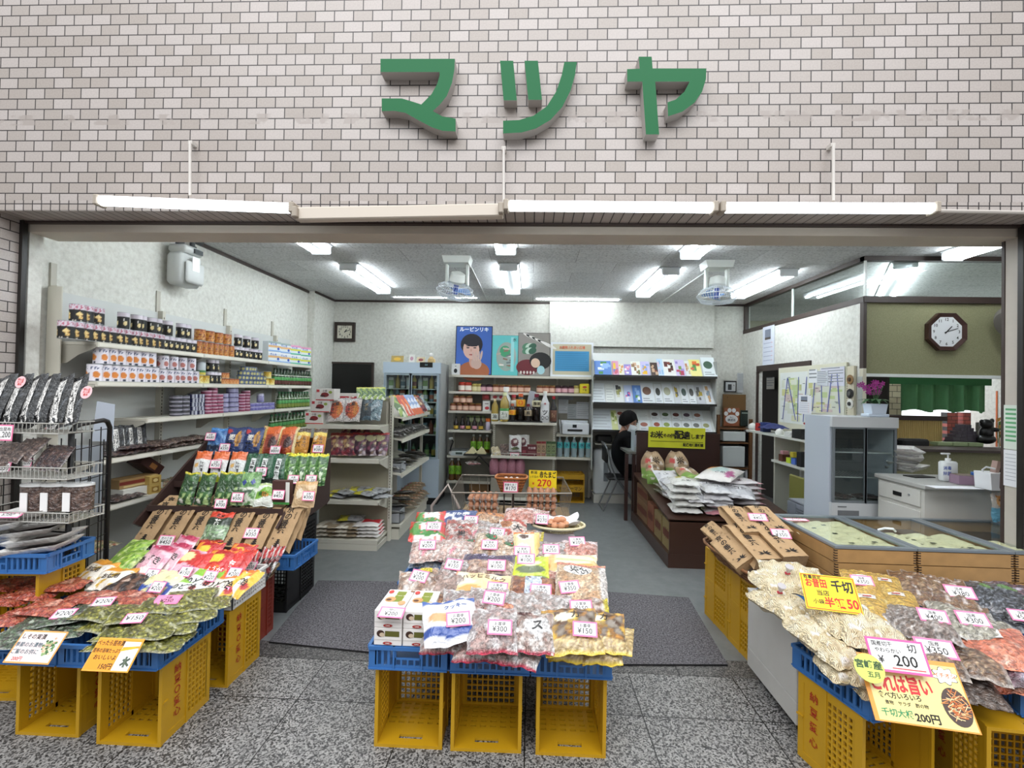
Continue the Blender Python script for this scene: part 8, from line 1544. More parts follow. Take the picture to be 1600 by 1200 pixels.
TALLS=[(.058,0),(.066,.012),(.066,.17),(.058,.18),(.066,.19),(.064,.27),(.024,.34),(.022,.36)]
big_bottle(813,z0,WY+.02,'tall soy sauce bottle with yellow label in the middle',TALLS,SOY,[(.20,.30,.067,YL,('○',.08,REDI))],(.034,.34,.385,M('#c4582a',.4)))
big_bottle(825,z0,WY-.03,'small soy sauce bottle with dark label',SP2,SOY,[(.07,.15,.0535,M('#9a8a72',.5),('醤',.05,INK))],(.024,.205,.24,M('#6a1c2a',.4)))
big_bottle(838,z0,WY+.02,'tall soy sauce bottle with beige label and dark red cap',TALLS,SOY,[(.20,.29,.067,M('#cfc8a8',.5),('醤油',.05,INK))],(.034,.34,.385,M('#7a1f34',.4)))
big_bottle(802,z0,WY+.16,'red-capped bottle behind the soy sauce',TALLS,M('#8a4a30',.2),[(.2,.3,.067,WL,None)],(.034,.34,.385,M('#a8323a',.4)),s=.95)
SAKE=[(.05,0),(.056,.01),(.056,.2),(.05,.25),(.022,.33),(.02,.38)]
big_bottle(851,zM[0],WY-.02,'white paper-wrapped bottle with dark crossing lines',SAKE,M('#cfcfd0',.6,bump=.8,bscale=30),[(.02,.1,.0575,M('#c9c9ca',.6),('※※',.09,INK)),(.1,.17,.0575,M('#d2d2d2',.6),('ッ',.09,INK)),(.22,.26,.055,M('#d2d2d2',.6),('●',.03,M('#b03a44',.5)))],(.026,.37,.4,M('#e2e4dc',.4)),s=1.12)
big_bottle(864.5,zM[0],WY-.02,'dark slim bottle with brown label and red cap',[(.04,0),(.046,.01),(.046,.2),(.016,.28),(.015,.33)],M('#1b1414',.15,coat=.6),[(.02,.17,.0468,M('#6a4434',.5),('酒',.06,M('#c9a884',.5)))],(.02,.32,.36,M('#a01f2a',.4)),s=1.05)
b=B();b.box(-.045,-.03,0,.045,.03,.3,T=MR(R(10),4,'Y'));o=b.out('silver_pouch',M('#b9bcc4',.3,metal=.3,bump=.6,bscale=20));o.location=(P(826,640,y=WY+.16).x,WY+.17,zM[0]+.15);tag(o,'silver-white pouch sticking up behind the soy sauce bottles','pouch')
zz=zM[1]
def mx(px,y=6.64):return P(px,705,y=y).x
lay(rg['noodle2']if 'rg' in globals()else dm[0],'clear_bag','clear bag of brown pieces, outermost on the middle shelf','bag',(mx(774),6.66,zz+.03),20,40,0,'clear bags on the middle shelf',.9)
lay(dm[1],'clear_bag','clear bag of brown pieces beside the white pouch','bag',(mx(788),6.66,zz+.06),-10,60,0,'clear bags on the middle shelf',.9)
ump=pouch_mesh('ume',.18,.24,.06,dict(base='#c9c7c4',ops=[('ell',.45,.55,.33,.26,'#5a1f26'),('ell',.5,.6,.15,.1,'#c9b8b0'),('ell',.5,.18,.35,.08,'#55603a')]),seed=2)
stand(ump,'white_pouch','white pouch with dark red emblem on the middle shelf','pouch',805,706,6.62,.24,tilt=80);stand(ump,'white_pouch','second white pouch half hidden behind the first','pouch',817,705,6.7,.24,tilt=82)
carton('red_box','small dark red box beside the white pouch','box',MT((mx(819),6.64,zz+.001)),.08,.07,.13,'#5f1a24',front=(('rect',-.3,-.2,.3,.1,'#8a3a44'),))
carton('red_box','large dark red box with pale lettering on the middle shelf','box',MT((mx(831),6.62,zz+.001)),.14,.07,.16,'#5a1620',front=(('text','味自慢',0,.2,.22,'#d8c4c0',.8),('rect',-.4,-.3,.4,-.26,'#a87a7a'),('rect',-.4,-.15,.4,-.12,'#a87a7a')))
for i,(px,c,tc2)in enumerate(((841.5,'#a08468','#7a1f24'),(849,'#a08468','#7a1f24'),(857,'#77845a','#2f4a24'),(864.5,'#77845a','#2f4a24'))):
 carton('tall_carton','%s tall %s carton with dark writing on the middle shelf'%(('first','second')[i%2],('tan','green')[i//2]),'carton',MT((mx(px),6.62,zz+.001)),.066,.06,.21,c,front=(('rect',-.5,.36,.5,.5,tc2),('text','茶',0,.1,.22,'#1a1410'),('text','山',0,-.12,.2,'#1a1410'),('rect',-.4,-.42,.4,-.3,tc2)),group='tall tea cartons')
card(804,712,6.5,'¥780','hanging from the middle shelf edge',tilt=88,w=.13,h=.085)
wr=B();wr.tube([(mx(769),6.56,zz+.035),(mx(868),6.56,zz+.035)],.003,5);
for px in(770,800,835,867):wr.tube([(mx(px),6.56,zz),(mx(px),6.56,zz+.035)],.003,5)
tag(wr.out('shelf_rail',M('#b5b1a8',.3,metal=.5)),'thin wire rail along the middle shelf front','rail')
for i,px in enumerate((773,787,800,813)):
 b=B();b.lathe([(.02,0),(.06,.02),(.075,.1),(.07,.2),(.04,.27),(.001,.28)],14);o=b.out('netted_bundle',M('#a06a78',.6,vary=.5,vscale=70),smooth=70,loc=(mx(px),6.65,zM[2]+.02+.26));tag(o,'%s pink netted bundle stacked below the middle shelf'%ORD[i],'bundle','pink netted bundles')
b=B();b.box(mx(768),6.6,zM[2]+.001,mx(822),6.8,zM[2]+.27);tag(b.out('low_box',M('#8c867a',.6)),'grey box under the pink netted bundles','box')
pr_=thing('printer','white inkjet printer on the back shelf beside the magazine rack','printer',bk(899,zR[0],6.96))
PW=M('#d6dade',.35)
b=B();b.box(-.2,-.09,0,.2,.16,.17,bev=.012);b.out('body',PW,pr_);b=B();b.box(-.12,-.096,.05,.1,-.088,.08);b.out('paper_slot',BLK,pr_);b=B();b.box(-.045,-.096,.105,.015,-.088,.15);b.out('screen',M('#1b2126',.2),pr_);b=B();b.box(-.215,-.02,.02,-.203,.12,.23,T=MR(R(-6),4,'Y'));b.box(-.2,.1,.17,.2,.12,.2);b.out('paper_tray',PW,pr_)
for i,(px0,px1,py0,py1,c)in enumerate(((873,888,624,646,'#c3c6c8'),(887,901,631,655,'#aeb3b6'),(901,924,628,655,'#c9ccce'),(872,896,616,625,'#8a8e90'))):
 a_,c_=P(px0,py0,y=7.2),P(px1,py1,y=7.2);b=B();b.box(a_.x,7.225-.004*i,c_.z,c_.x,7.227-.004*i,a_.z,col=H(c))
 for k in range(7):
  zz_=a_.z-(a_.z-c_.z)*(k+1)/8.5;b.box(a_.x+.015,7.2245-.004*i,zz_,c_.x-.02*(1+k%3),7.225-.004*i,zz_+.004,col=H('#6a6e72'))
 tag(b.out('pinned_paper',CARD),'%s sheet of paper pinned over the printer'%ORD[i],'paper','papers pinned over the printer')
kc=crate('mustard bottle crate with katakana lettering on the floor by the white unit',(bk(892,0,6.95)[0],7.03,.0),0,.42,.3,.24,col='#b78a12',group='mustard bottle crates',name='bottle_crate')
kc2=crate('mustard bottle crate stacked on top of the lettered one',(bk(892,0,6.95)[0],7.03,.245),0,.42,.3,.17,col='#b78a12',group='mustard bottle crates',name='bottle_crate')
b=B();b.box(-.2,-.006,-.04,.2,0,.05,T=MT((0,-.165,.2)),m=0);b.text('キッコーマン',.07,MT((0,-.1722,.205))@FRONT,1,fit=.34,bold=.02);b.out('name_plate',[M('#b78a12',.5),M('#4a2f10',.5)],kc,smooth=0)
b=B();b.box(-.21,-.165,.1,.21,-.155,.17);b.out('crate_band',M('#b78a12',.5),kc2)
b=B();b.box(bk(735,0,6.9)[0],6.95,0,bk(766,0,6.9)[0],7.2,zL[3]-.04);tag(b.out('cardboard_box',M('#7a5a34',.7)),'brown cardboard box under the lowest side shelf','box')
# ========== magazine rack
mr_=thing('magazine_rack','grey three-tier slanted magazine rack on the back wall','rack',(0,0,0))
RKM=M('#aeb0ac',.5);RKD=M('#2a2826',.5)
RX0,RX1=P(927,630,y=6.78).x,P(1119,630,y=6.78).x
tiers=[]
for k,(pt,pb)in enumerate(((553,588),(596,631),(640,674))):
 zb3=P(1020,pb,y=6.78).z;zt3=P(1020,pt,y=7.0).z;tiers.append((zb3,zt3))
 b=B();b.add([(RX0,6.79,zb3),(RX1,6.79,zb3),(RX1,7.0,zt3),(RX0,7.0,zt3),(RX0,6.8,zb3-.006),(RX1,6.8,zb3-.006),(RX1,7.012,zt3),(RX0,7.012,zt3)],[(0,1,2,3),(7,6,5,4),(0,3,7,4),(1,5,6,2),(0,4,5,1),(3,2,6,7)]);b.out('slanted_board',M('#c9cbc8',.5),mr_)
 b=B();b.box(RX0,6.755,zb3-.02,RX1,6.788,zb3-.004);b.box(RX0,6.75,zb3-.02,RX1,6.754,zb3+.012);b.out('ledge',RKD,mr_)
 b=B();b.box(RX0,7.013,zb3-.1,RX1,7.02,zt3);b.out('riser',M('#8d8b83',.6),mr_)
for x in(RX0-.012,RX1):
 b=B();b.box(x,6.8,.5,x+.012,7.2,2.12);b.out('side_frame',RKM,mr_)
b=B();b.box(RX0,7.19,.3,RX1,7.2,2.1);b.out('back_frame',M('#9b998f',.6),mr_)
def leaflet(k,cx,w_px,h_frac,cols,lab,dv=0.0,art=0):
 zb3,zt3=tiers[k];x0_,x1_=P(cx-w_px/2,610,y=6.8).x,P(cx+w_px/2,610,y=6.8).x;W_=x1_-x0_
 sl=math.atan2(zt3-zb3,.21);Ln=math.hypot(zt3-zb3,.21);h_=Ln*h_frac
 key=None;b=B();b.box(-W_/2,0,0,W_/2,h_,.0015,col=H(cols[0]))
 if art==1:
  for q_ in range(5):b.box(-W_/2+W_*.1,h_*(.12+.15*q_),.0016,W_/2-W_*(.1+.15*(q_%2)),h_*(.15+.15*q_),.0019,col=H('#9a9fa3'))
 elif art==2:
  b.prism([(W_*.34*math.cos(a*PI/9)-W_*.05,h_*.6+h_*.2*math.sin(a*PI/9))for a in range(18)],.0016,.0019,col=H(cols[1]));b.box(-W_*.4,h_*.1,.0016,W_*.3,h_*.14,.0018,col=H('#8a8f92'));b.box(-W_*.4,h_*.2,.0016,W_*.1,h_*.24,.0018,col=H('#8a8f92'))
 else:
  for q_ in range(7):
   xx,yy=rnd.uniform(-.3,.3)*W_,rnd.uniform(.15,.85)*h_;c=cols[1+q_%(len(cols)-1)];sx_,sy_=rnd.uniform(.1,.2)*W_,rnd.uniform(.06,.14)*h_
   b.box(xx-sx_,max(.004,yy-sy_),.0016+q_*.0001,xx+sx_,min(h_-.004,yy+sy_),.0018+q_*.0001,col=H(c))
 o=b.out('leaflet',CARD,smooth=0);o.matrix_world=MT(((x0_+x1_)/2,6.79-.003,zb3+.006))@MR(sl,4,'X')@MT((0,dv*Ln,.004));tag(o,lab,'leaflet','leaflets on the magazine rack')
FARM=['#5f86c9','#8fb4e0','#4f8a4a','#e3ecf2'];FL=['#c98aa8','#d8b23a','#4f6fb0','#b8405a']
rows0=[(942,26,.62,FARM,'wide blue landscape leaflet, first on the top tier',0),(962,10,.62,FL,'leaflet with yellow round shape on the top tier',0),(971,8,.5,['#d8d4c4','#c98a5a','#c9b04a'],'narrow beige leaflet on the top tier',0),(981,11,.48,['#8f86c9','#d88ab0','#e6e2ee'],'violet leaflet with pink shape on the top tier',0),(994,15,.62,['#e3e4dc','#8a6a4a','#6a7a4a','#c9a58a'],'white leaflet of many small pictures, top tier',0),(1009,14,.62,['#c3bde0','#d8a82a','#8fa0d0'],'lilac leaflet with gold band on the top tier',0),(1023,11,.58,['#4a3a34','#c9a88a','#8a4a3a'],'dark food picture leaflet on the top tier',0),(1033,9,.75,['#b8cfe4','#8fb4d8','#d8b8c8'],'pale sky leaflet on the top tier',0),(1047,19,.74,['#e6e6e2','#5a2a24','#3a2420','#7a3a2a'],'white leaflet with six dark dishes on the top tier',0),(1064,15,.72,['#cfc4e4','#b8405a','#7a9a4a','#9a86c9'],'lilac leaflet with red berries on the top tier',0),(1076,8,.68,['#dfe2e0','#b87a5a','#c9b48a'],'narrow leaflet with round dishes on the top tier',0),(1088,18,.74,['#e8e08a','#c9502a','#d8702a','#4f8a3a'],'yellow leaflet with small dishes on the top tier',0),(1110,21,.85,['#dfe6e8','#3a5a44'],'large pale sheet with two small green marks, end of the top tier',2)]
for a in rows0:leaflet(0,a[0],a[1],a[2],a[3],a[4],art=a[5])
rows1=[(936,20,.85,['#d2d7da','#9aa0a4'],'plain printed sheet, first on the middle tier',1),(954,13,.8,['#d5d8d4','#b8a87a','#8a8f92'],'printed sheet with small tan picture on the middle tier',1),(969,13,.8,['#d8dbd8','#4a4a4a','#9a9a5a','#c9c9b0'],'sheet with rows of dark shapes on the middle tier',0),(983,12,.78,['#b8c4e0','#4a5ab0','#d86a9a','#e8e8f0'],'cartoon-like blue and pink leaflet on the middle tier',0),(997,14,.78,FARM,'blue landscape leaflet on the middle tier',0),(1014,20,.9,['#dde1e4','#7a5a4a'],'white sheet with large brown round dish on the middle tier',2),(1031,11,.85,['#dde1e4','#3a3a34'],'white sheet with dark round dish on the middle tier',2),(1046,16,.9,['#dde1e4','#a8a890'],'white sheet with pale round dish on the middle tier',2),(1060,9,.85,['#c9ccd0','#a8943a','#5a5a5a'],'sheet with olive band on the middle tier',0),(1072,11,.85,['#dde1e4','#4a5a54'],'sheet with grey-green dish on the middle tier',2),(1084,10,.85,['#dde1e4','#5a5a58'],'sheet with grey dish on the middle tier',2),(1096,12,.85,['#c9ccd0','#b09a3a','#6a6a6a'],'second sheet with olive band on the middle tier',0),(1110,12,.85,['#e0e2e4','#c9a070','#8fa0b0'],'last narrow sheet of the middle tier',0)]
for a in rows1:leaflet(1,a[0],a[1],a[2],a[3],a[4],art=a[5])
rows2=[(942,32,.92,['#c3cace','#b8bcb0'],'wide grey printed sheet, first on the bottom tier',1,0),(962,10,.9,['#c9cf8a','#8a9a4a','#e0e0c0'],'yellow-green strip leaflet on the bottom tier',0,0),(973,14,.4,['#c9c4bc','#7a3a2a','#5a4a3a'],'food picture sheet behind the person on the bottom tier',2,.52),(989,13,.4,['#c9c4bc','#9a8a7a'],'small food sheet above the person, bottom tier',2,.52),(1008,17,.42,['#cfd3d0','#b8a880'],'small sheet with tan strip, upper row of the bottom tier',1,.5),(1009,17,.46,['#d8dcde','#9a5a4a'],'small sheet, lower row beside the person',2,0)]
for i in range(5):rows2.append((1028+i*17,15,.42,['#d5d9da',('#3a2a24','#4a5a3a','#5a2a24','#4a3a44','#8a5a4a')[i]],'%s small dish sheet in the upper row of the bottom tier'%ORD[i],2,.5))
for i in range(6):rows2.append((1029+i*15.5,14,.48,['#d5dadc',('#9a4a34','#8a9a4a','#7a7a74','#5a5f5a','#6a6a66','#9a9a6a')[i]],'%s dish card in a clear sleeve, lower row of the bottom tier'%ORD[i],2,0))
for a in rows2:leaflet(2,a[0],a[1],a[2],a[3],a[4],dv=a[6],art=a[5])
aw=thing('white_unit','white low unit with vented panel below the magazine rack','unit',(0,0,0))
x0_,x1_=P(927,740,y=7.0).x,P(1000,740,y=7.0).x
b=B();b.box(x0_,6.95,.12,x1_,7.18,P(950,703,y=6.95).z,bev=.03);b.out('body',M('#d2d6d8',.4),aw,smooth=50)
b=B();b.box(x0_,6.9,0,x1_+1.2,7.19,.118);b.out('base_ledge',M('#bdbab2',.5),aw)
b=B();b.box(P(943,740,y=6.95).x,6.945,P(943,752,y=6.95).z,P(950,740,y=6.95).x,6.9495,P(943,722,y=6.95).z);b.out('vent',M('#7d8488',.5),aw)
b=B();b.box(x0_+.01,6.86,P(940,694,y=6.86).z-.01,P(960,694,y=6.86).x,7.15,P(940,694,y=6.86).z);tag(b.out('low_shelf',SHELFM),'narrow cream shelf under the magazine rack','shelf')
b=B();b.box(x0_+.03,6.9,P(940,692,y=6.88).z,P(957,692,y=6.88).x,7.1,P(940,680,y=6.88).z,bev=.02);tag(b.out('black_device',BLK),'black machine on the narrow shelf under the magazine rack','device')
# ========== desk hutch with yellow sign
ht=thing('desk_hutch','dark brown desk with tall back panel carrying the yellow sign','desk',(0,0,0))
HX0,HX1=P(995,700,y=5.95).x,P(1125,700,y=5.95).x;HZ=P(1020,672,y=5.95).z
HB=M('#351e19',.45)
b=B();b.box(HX0,5.95,.5,HX1,5.98,HZ-.03,0);b.out('back_panel',HB,ht)
dz_=P(985,704,y=6.1).z
b=B();b.box(P(974,704,y=6.25).x,5.99,dz_-.03,HX1,6.6,dz_);b.out('desk_top',M('#6d6f68',.4),ht)
b=B();b.box(P(976,704,y=6.05).x,6.0,0,P(976,704,y=6.05).x+.04,6.04,dz_-.03);b.box(HX0-.04,6.0,0,HX0,6.04,dz_-.03);b.out('desk_leg',HB,ht)
b=B();b.box(HX1-.4,6.0,0,HX1,6.55,dz_-.031);b.out('pedestal',HB,ht)
b=B();b.box(HX0-.02,6.06,dz_+.001,HX0+.0,6.2,P(998,672,y=6.1).z);tag(b.out('monitor_side',M('#aeb8bd',.4)),'pale grey upright panel on the desk in front of the person','panel')
sx0,sx1=P(1013,680,y=5.93),P(1102,680,y=5.93);sh=P(1050,667,y=5.93).z-P(1050,699,y=5.93).z
sg=thing('delivery_sign','long yellow handwritten sign offering rice delivery on the desk panel','sign',((sx0.x+sx1.x)/2,5.93,P(1057,684,y=5.93).z),(R(90),0,0));sg.rotation_euler=(R(90),R(.6),0)
W_=sx1.x-sx0.x
b=B();b.grid(lambda u,v:((u-.5)*W_,(v-.5)*sh,.004*math.sin(u*19)),24,2);b.grid(lambda u,v:((u-.5)*W_,(v-.5)*sh,.004*math.sin(u*19)-.002),24,2,flip=True);b.out('paper',M('#d3d42e',.6),sg,smooth=60)
b=B()
for(ch,x,y,s_)in(('お',-.42,.1,.085),('米',-.31,.1,.1),('そ',-.21,.08,.05),('の',-.145,.08,.05),('他',-.075,.07,.06),('配',.03,.12,.115),('達',.16,.1,.105),('し',.28,.07,.06),('ま',.36,.07,.065),('す',.44,.07,.065)):b.text(ch,s_,TR((x*W_,y*sh,.007)),0,bold=.03)
b.box(-.46*W_,-.2*sh,.006,.46*W_,-.18*sh,.0068);b.text('配達地域要相談',.045,TR((.29*W_,-.34*sh,.007)),0,bold=.03,fit=.36*W_);b.out('black_lettering',INK,sg,smooth=0)
# ========== rice platform
rp=thing('rice_platform','dark brown low platform stacked with rice bags','platform',(0,0,0))
RPB=M('#3b241a',.4,coat=.2)
RX_0,RX_1=1.32,2.55
b=B();b.box(RX_0,4.45,0,RX_1,6.0,.13);b.out('base',RPB,rp);b=B();b.box(RX_0+.01,4.43,.131,RX_1,4.449,.45);b.box(RX_0,4.43,0,RX_1,4.449,.13);b.out('front_panel',RPB,rp)
def zp(y):return.46+(y-4.43)*.115
b=B();b.add([(RX_0,4.43,zp(4.43)-.025),(RX_1,4.43,zp(4.43)-.025),(RX_1,5.94,zp(5.94)-.025),(RX_0,5.94,zp(5.94)-.025),(RX_0,4.43,zp(4.43)),(RX_1,4.43,zp(4.43)),(RX_1,5.94,zp(5.94)),(RX_0,5.94,zp(5.94))],[(0,3,2,1),(4,5,6,7),(0,1,5,4),(1,2,6,5),(2,3,7,6),(3,0,4,7)]);b.out('top',RPB,rp)
b=B();b.box(RX_0,5.9,.131,RX_0+.04,5.94,zp(5.9)-.026);b.box(1.9,4.46,.131,1.92,5.9,.43);b.out('support',RPB,rp)
for i,(y0_,y1_,z0_,z1_,c,lab)in enumerate(((5.35,5.85,.131,.35,'#6f5236','brown carton in the side of the rice platform, rear bottom'),(5.35,5.85,.352,.53,'#6b4e33','brown carton in the side of the rice platform, rear top'),(5.08,5.33,.131,.42,'#7a4a34','reddish lettered carton in the side of the rice platform'),(4.78,5.04,.131,.40,'#7f6c46','tan carton in the side of the rice platform'),(4.47,4.74,.131,.41,'#84734a','tan carton at the corner of the rice platform'))):
 b=B();b.box(RX_0+.03,y0_,z0_,1.88,y1_,z1_,0,bev=.003);b.box(RX_0+.028,y0_+.02,(z0_+z1_)/2-.03,RX_0+.03,y1_-.03,(z0_+z1_)/2+.04,1)
 b.text('米',.12,MT((RX_0+.0275,(y0_+y1_)/2,(z0_+z1_)/2))@MR(-PI/2,4,'Z')@FRONT,1)
 tag(b.out('cardboard_box',[M(c,.7),M('#5a2a1c',.7)],smooth=0),lab,'box','cartons in the rice platform')
rc={'green':pouch_mesh('rc_gr',.21,.36,.1,dict(base='#a88f70',ops=[('noise',9,.1,'#8d7458'),('wave',.5,.06,6,'#7a9a4a'),('noisev',9,.1,'#93b35c',0,.4),('noise',18,.42,'#d8cfc4'),('ell',.25,.75,.12,.07,'#b84a44')],text=[('米',.6,.75,.07,'#2a211c')],mat=PAPER),seed=1,gather=1),'white':pouch_mesh('rc_wh',.28,.38,.09,dict(base='#d3d2d4',ops=[('noise',6,.25,'#b9b9be'),('noisev',14,.3,'#8f8a88',.5,.8)],text=[('コシ',.6,.4,.06,'#2a2a2e'),('こめ',.4,.7,.04,'#5a5a62')]),seed=2),'whitegold':pouch_mesh('rc_wg',.27,.36,.08,dict(base='#d8d7d2',ops=[('rect',.2,.5,.4,.85,'#b9b04a'),('rect',.6,.5,.75,.85,'#8f8f4a')],text=[('こめ',.5,.25,.05,'#2a2a2e')]),seed=3),'redcorner':pouch_mesh('rc_rc',.27,.38,.06,dict(base='#d8d2d4',ops=[('wave',.2,.04,5,'#c98a94'),('rect',.6,.6,1,.95,'#cf3a44')],text=[('米',.3,.6,.06,'#5a3a44')]),seed=4),'orange':pouch_mesh('rc_or',.3,.42,.1,dict(base='#dcd6d2',ops=[('wave',.95,.05,4,'#dcd6d2'),('ell',.2,.8,.3,.25,'#d8852a'),('ell',.5,.5,.25,.2,'#b8d0cc'),('ell',.85,.35,.1,.2,'#a83a7a')],text=[('こめ',.6,.3,.05,'#4a3a4a')]),seed=5),'dark':pouch_mesh('rc_dk',.24,.34,.06,dict(base='#8f8878',ops=[('noise',8,.1,'#6f6a5c'),('noise',20,.3,'#b9b4a8')],text=[('黒米',.5,.5,.06,'#1a1814')],mat=CLEAR),seed=6),}
for(px,py,kd,lab,y,s)in((1020,770,'green','upright tied rice bag with green base at the desk panel',5.75,1.35),(1058,770,'green','second upright tied rice bag with green base',5.75,1.35)):
 stand(rc[kd],'rice_bag',lab,'rice bag',px,py-4,y,.34,tilt=76,group='rice bags on the platform',s=s)
stand(rc['green'],'rice_bag','upright rice bag with green base standing in front of the first','rice bag',1022,758,5.5,.34,tilt=60,group='rice bags on the platform',s=.8)
def rb(px,py,dz,kd,rz,tx,lab,s=1.0):
 p=PS(px,py,lambda x,y:zp(y)+dz);p.z-=.02;lay(rc[kd],'rice_bag',lab,'rice bag',p,rz,tx,0,'rice bags on the platform',s)
for a in((1045,752,.12,'white',10,30,'clear-wrapped white rice bag in front of the upright bags',.95),(1078,748,.16,'green',20,25,'green-based rice bag lying beside the upright ones',1.15),(1120,756,.12,'orange',-35,6,'orange cornered white rice bag, lower of two',1.2),(1125,745,.24,'orange',-40,6,'orange cornered white rice bag on top by the shelf',1.2),(1050,772,.02,'dark',12,6,'dark flat rice bag at the aisle edge',1.1),(1046,762,.08,'dark',10,6,'second dark flat rice bag at the aisle edge',1.0),(1075,765,.12,'white',5,10,'white rice bag behind the gold-marked stack',1.0),(1100,762,.15,'white',-12,8,'white rice bag in the middle of the platform',1.1),(1128,765,.15,'white',-15,8,'white rice bag with two letters beside the middle one',1.1),(1150,770,.14,'white',-18,8,'white rice bag toward the shelf side',1.1),(1090,778,.12,'white',-5,6,'white rice bag lying before the middle one',.9),(1120,780,.1,'white',-16,4,'white rice bag beside the red cornered pile',.95)):rb(a[0],a[1],a[2],a[3],a[4],a[5],a[6],a[7])
for j in range(5):lay(rc['whitegold'],'rice_bag','%s rice bag from the bottom of the gold-marked stack'%ORD[j],'rice bag',(RX_0+.22+.02*math.sin(j*2),4.68+.015*j,.475+.063*j),4*math.sin(j*3)-4,0,0,'rice bags on the platform',1.0)
for j in range(4):lay(rc['white' if j else 'redcorner'],'rice_bag','%s rice bag from the bottom of the pile next to the gold-marked stack'%ORD[j],'rice bag',(RX_0+.53+.02*math.sin(j*3),4.68+.01*j,.475+.062*j),3*math.sin(j*2)-6,0,0,'rice bags on the platform',.95)
for j in range(5):lay(rc['redcorner'],'rice_bag','%s rice bag from the bottom of the red cornered pile'%ORD[j],'rice bag',(RX_0+.92+.02*math.sin(j*3),4.95+.01*j,.51+.05*j),90+5*math.sin(j*2),0,0,'rice bags on the platform',.95)
for j in range(3):lay(rc['white'],'rice_bag','%s rice bag from the bottom behind the gold-marked stack'%ORD[j],'rice bag',(RX_0+.25,5.05,.53+.06*j),8-3*j,0,0,'rice bags on the platform',1.0)
# ========== person at the desk, on a folding chair
ch=thing('folding_chair','black folding chair with grey tube frame at the desk','chair',(0,0,0))
cxp=P(958,742,y=6.62)
TUBEG=M('#8a8d8f',.3,metal=.7);sx_,sy_=cxp.x,6.62
b=B();
for e in(-1,1):
 yy=sy_+e*.2
 b.tube([(sx_-.16,yy,.012),(sx_+.02,yy,.42),(sx_-.06,yy,.62),(sx_-.12,yy,.86)],.011,8);b.tube([(sx_+.36,yy,.012),(sx_+.05,yy,.42),(sx_-.03,yy,.47)],.011,8)
b.tube([(sx_-.16,sy_-.2,.012),(sx_-.16,sy_+.2,.012)],.011,8);b.tube([(sx_+.36,sy_-.2,.012),(sx_+.36,sy_+.2,.012)],.011,8);b.tube([(sx_-.12,sy_-.2,.86),(sx_-.15,sy_-.12,.93),(sx_-.15,sy_+.12,.93),(sx_-.12,sy_+.2,.86)],.011,8)
b.out('frame',TUBEG,ch,smooth=60)
b=B();b.box(sx_-.1,sy_-.19,.43,sx_+.3,sy_+.19,.465,bev=.012);b.out('seat',M('#141416',.5),ch,smooth=50)
b=B();b.box(sx_-.14,sy_-.17,.66,sx_-.1,sy_+.17,.88,bev=.015);b.out('backrest',M('#141416',.5),ch,smooth=50)
hp=P(984,664,y=6.45);hx,hy,hz=hp.x,6.45,hp.z
pxo=sx_+.1
def skin_mesh(name,pts,edges_,radii,mat,parent,sub=2):
 me=bpy.data.meshes.new(name);me.from_pydata(pts,edges_,[]);o=bpy.data.objects.new(name,me);COL.objects.link(o)
 sk=o.modifiers.new('skin','SKIN');sv=me.skin_vertices[0].data if len(me.skin_vertices)else None
 if sv is None:
  bm=bmesh.new();bm.from_mesh(me);bm.verts.layers.skin.verify();bm.to_mesh(me);bm.free();sv=me.skin_vertices[0].data
 for i,r_ in enumerate(radii):sv[i].radius=r_ if isinstance(r_,tuple)else(r_,r_)
 sv[0].use_root=True
 ss=o.modifiers.new('sub','SUBSURF');ss.levels=sub;ss.render_levels=sub
 dg=bpy.context.evaluated_depsgraph_get();m2=bpy.data.meshes.new_from_object(o.evaluated_get(dg));bpy.data.objects.remove(o)
 m2.materials.clear();m2.materials.append(mat);m2.polygons.foreach_set('use_smooth',[True]*len(m2.polygons))
 o2=bpy.data.objects.new(name,m2);COL.objects.link(o2);o2.parent=parent;return o2
pn=thing('person','person with short black hair, white face mask and black jacket seated at the desk','person',(0,0,0))
CL_=M('#09090b',.95,spec=.2);SKIN=M('#b98a74',.5)
px_,py_=pxo,sy_
pts=[(px_-.02,py_,.55),(px_-.03,py_,.72),(px_+.0,py_-.0,.88),(px_+.06,py_,1.02),(px_+.1,py_-.01,1.13),(px_+.06,py_-.17,1.0),(px_+.12,py_-.22,.82),(px_+.3,py_-.17,.86),(px_+.42,py_-.14,dz_+.03),(px_+.06,py_+.17,1.0),(px_+.12,py_+.2,.82),(px_+.32,py_+.12,.88),(px_+.42,py_+.06,dz_+.03),(px_+.06,py_-.1,.54),(px_+.4,py_-.12,.53),(px_+.38,py_-.12,.3),(px_+.36,py_-.12,.08),(px_+.06,py_+.1,.54),(px_+.4,py_+.12,.53),(px_+.38,py_+.12,.3),(px_+.36,py_+.12,.08)]
ed=[(0,1),(1,2),(2,3),(3,4),(3,5),(5,6),(6,7),(7,8),(3,9),(9,10),(10,11),(11,12),(0,13),(13,14),(14,15),(15,16),(0,17),(17,18),(18,19),(19,20)]
rad=[.15,(.15,.13),(.17,.14),(.15,.12),.085,.075,.055,.045,.034,.075,.055,.045,.034,.09,.07,.055,.045,.09,.07,.055,.045]
skin_mesh('body_clothes',pts,ed,rad,CL_,pn)
HT=MT((px_+.1,py_-.03,1.23))@MR(R(48),4,'Z')@MR(R(20),4,'X')@Matrix.Scale(1.2,4)
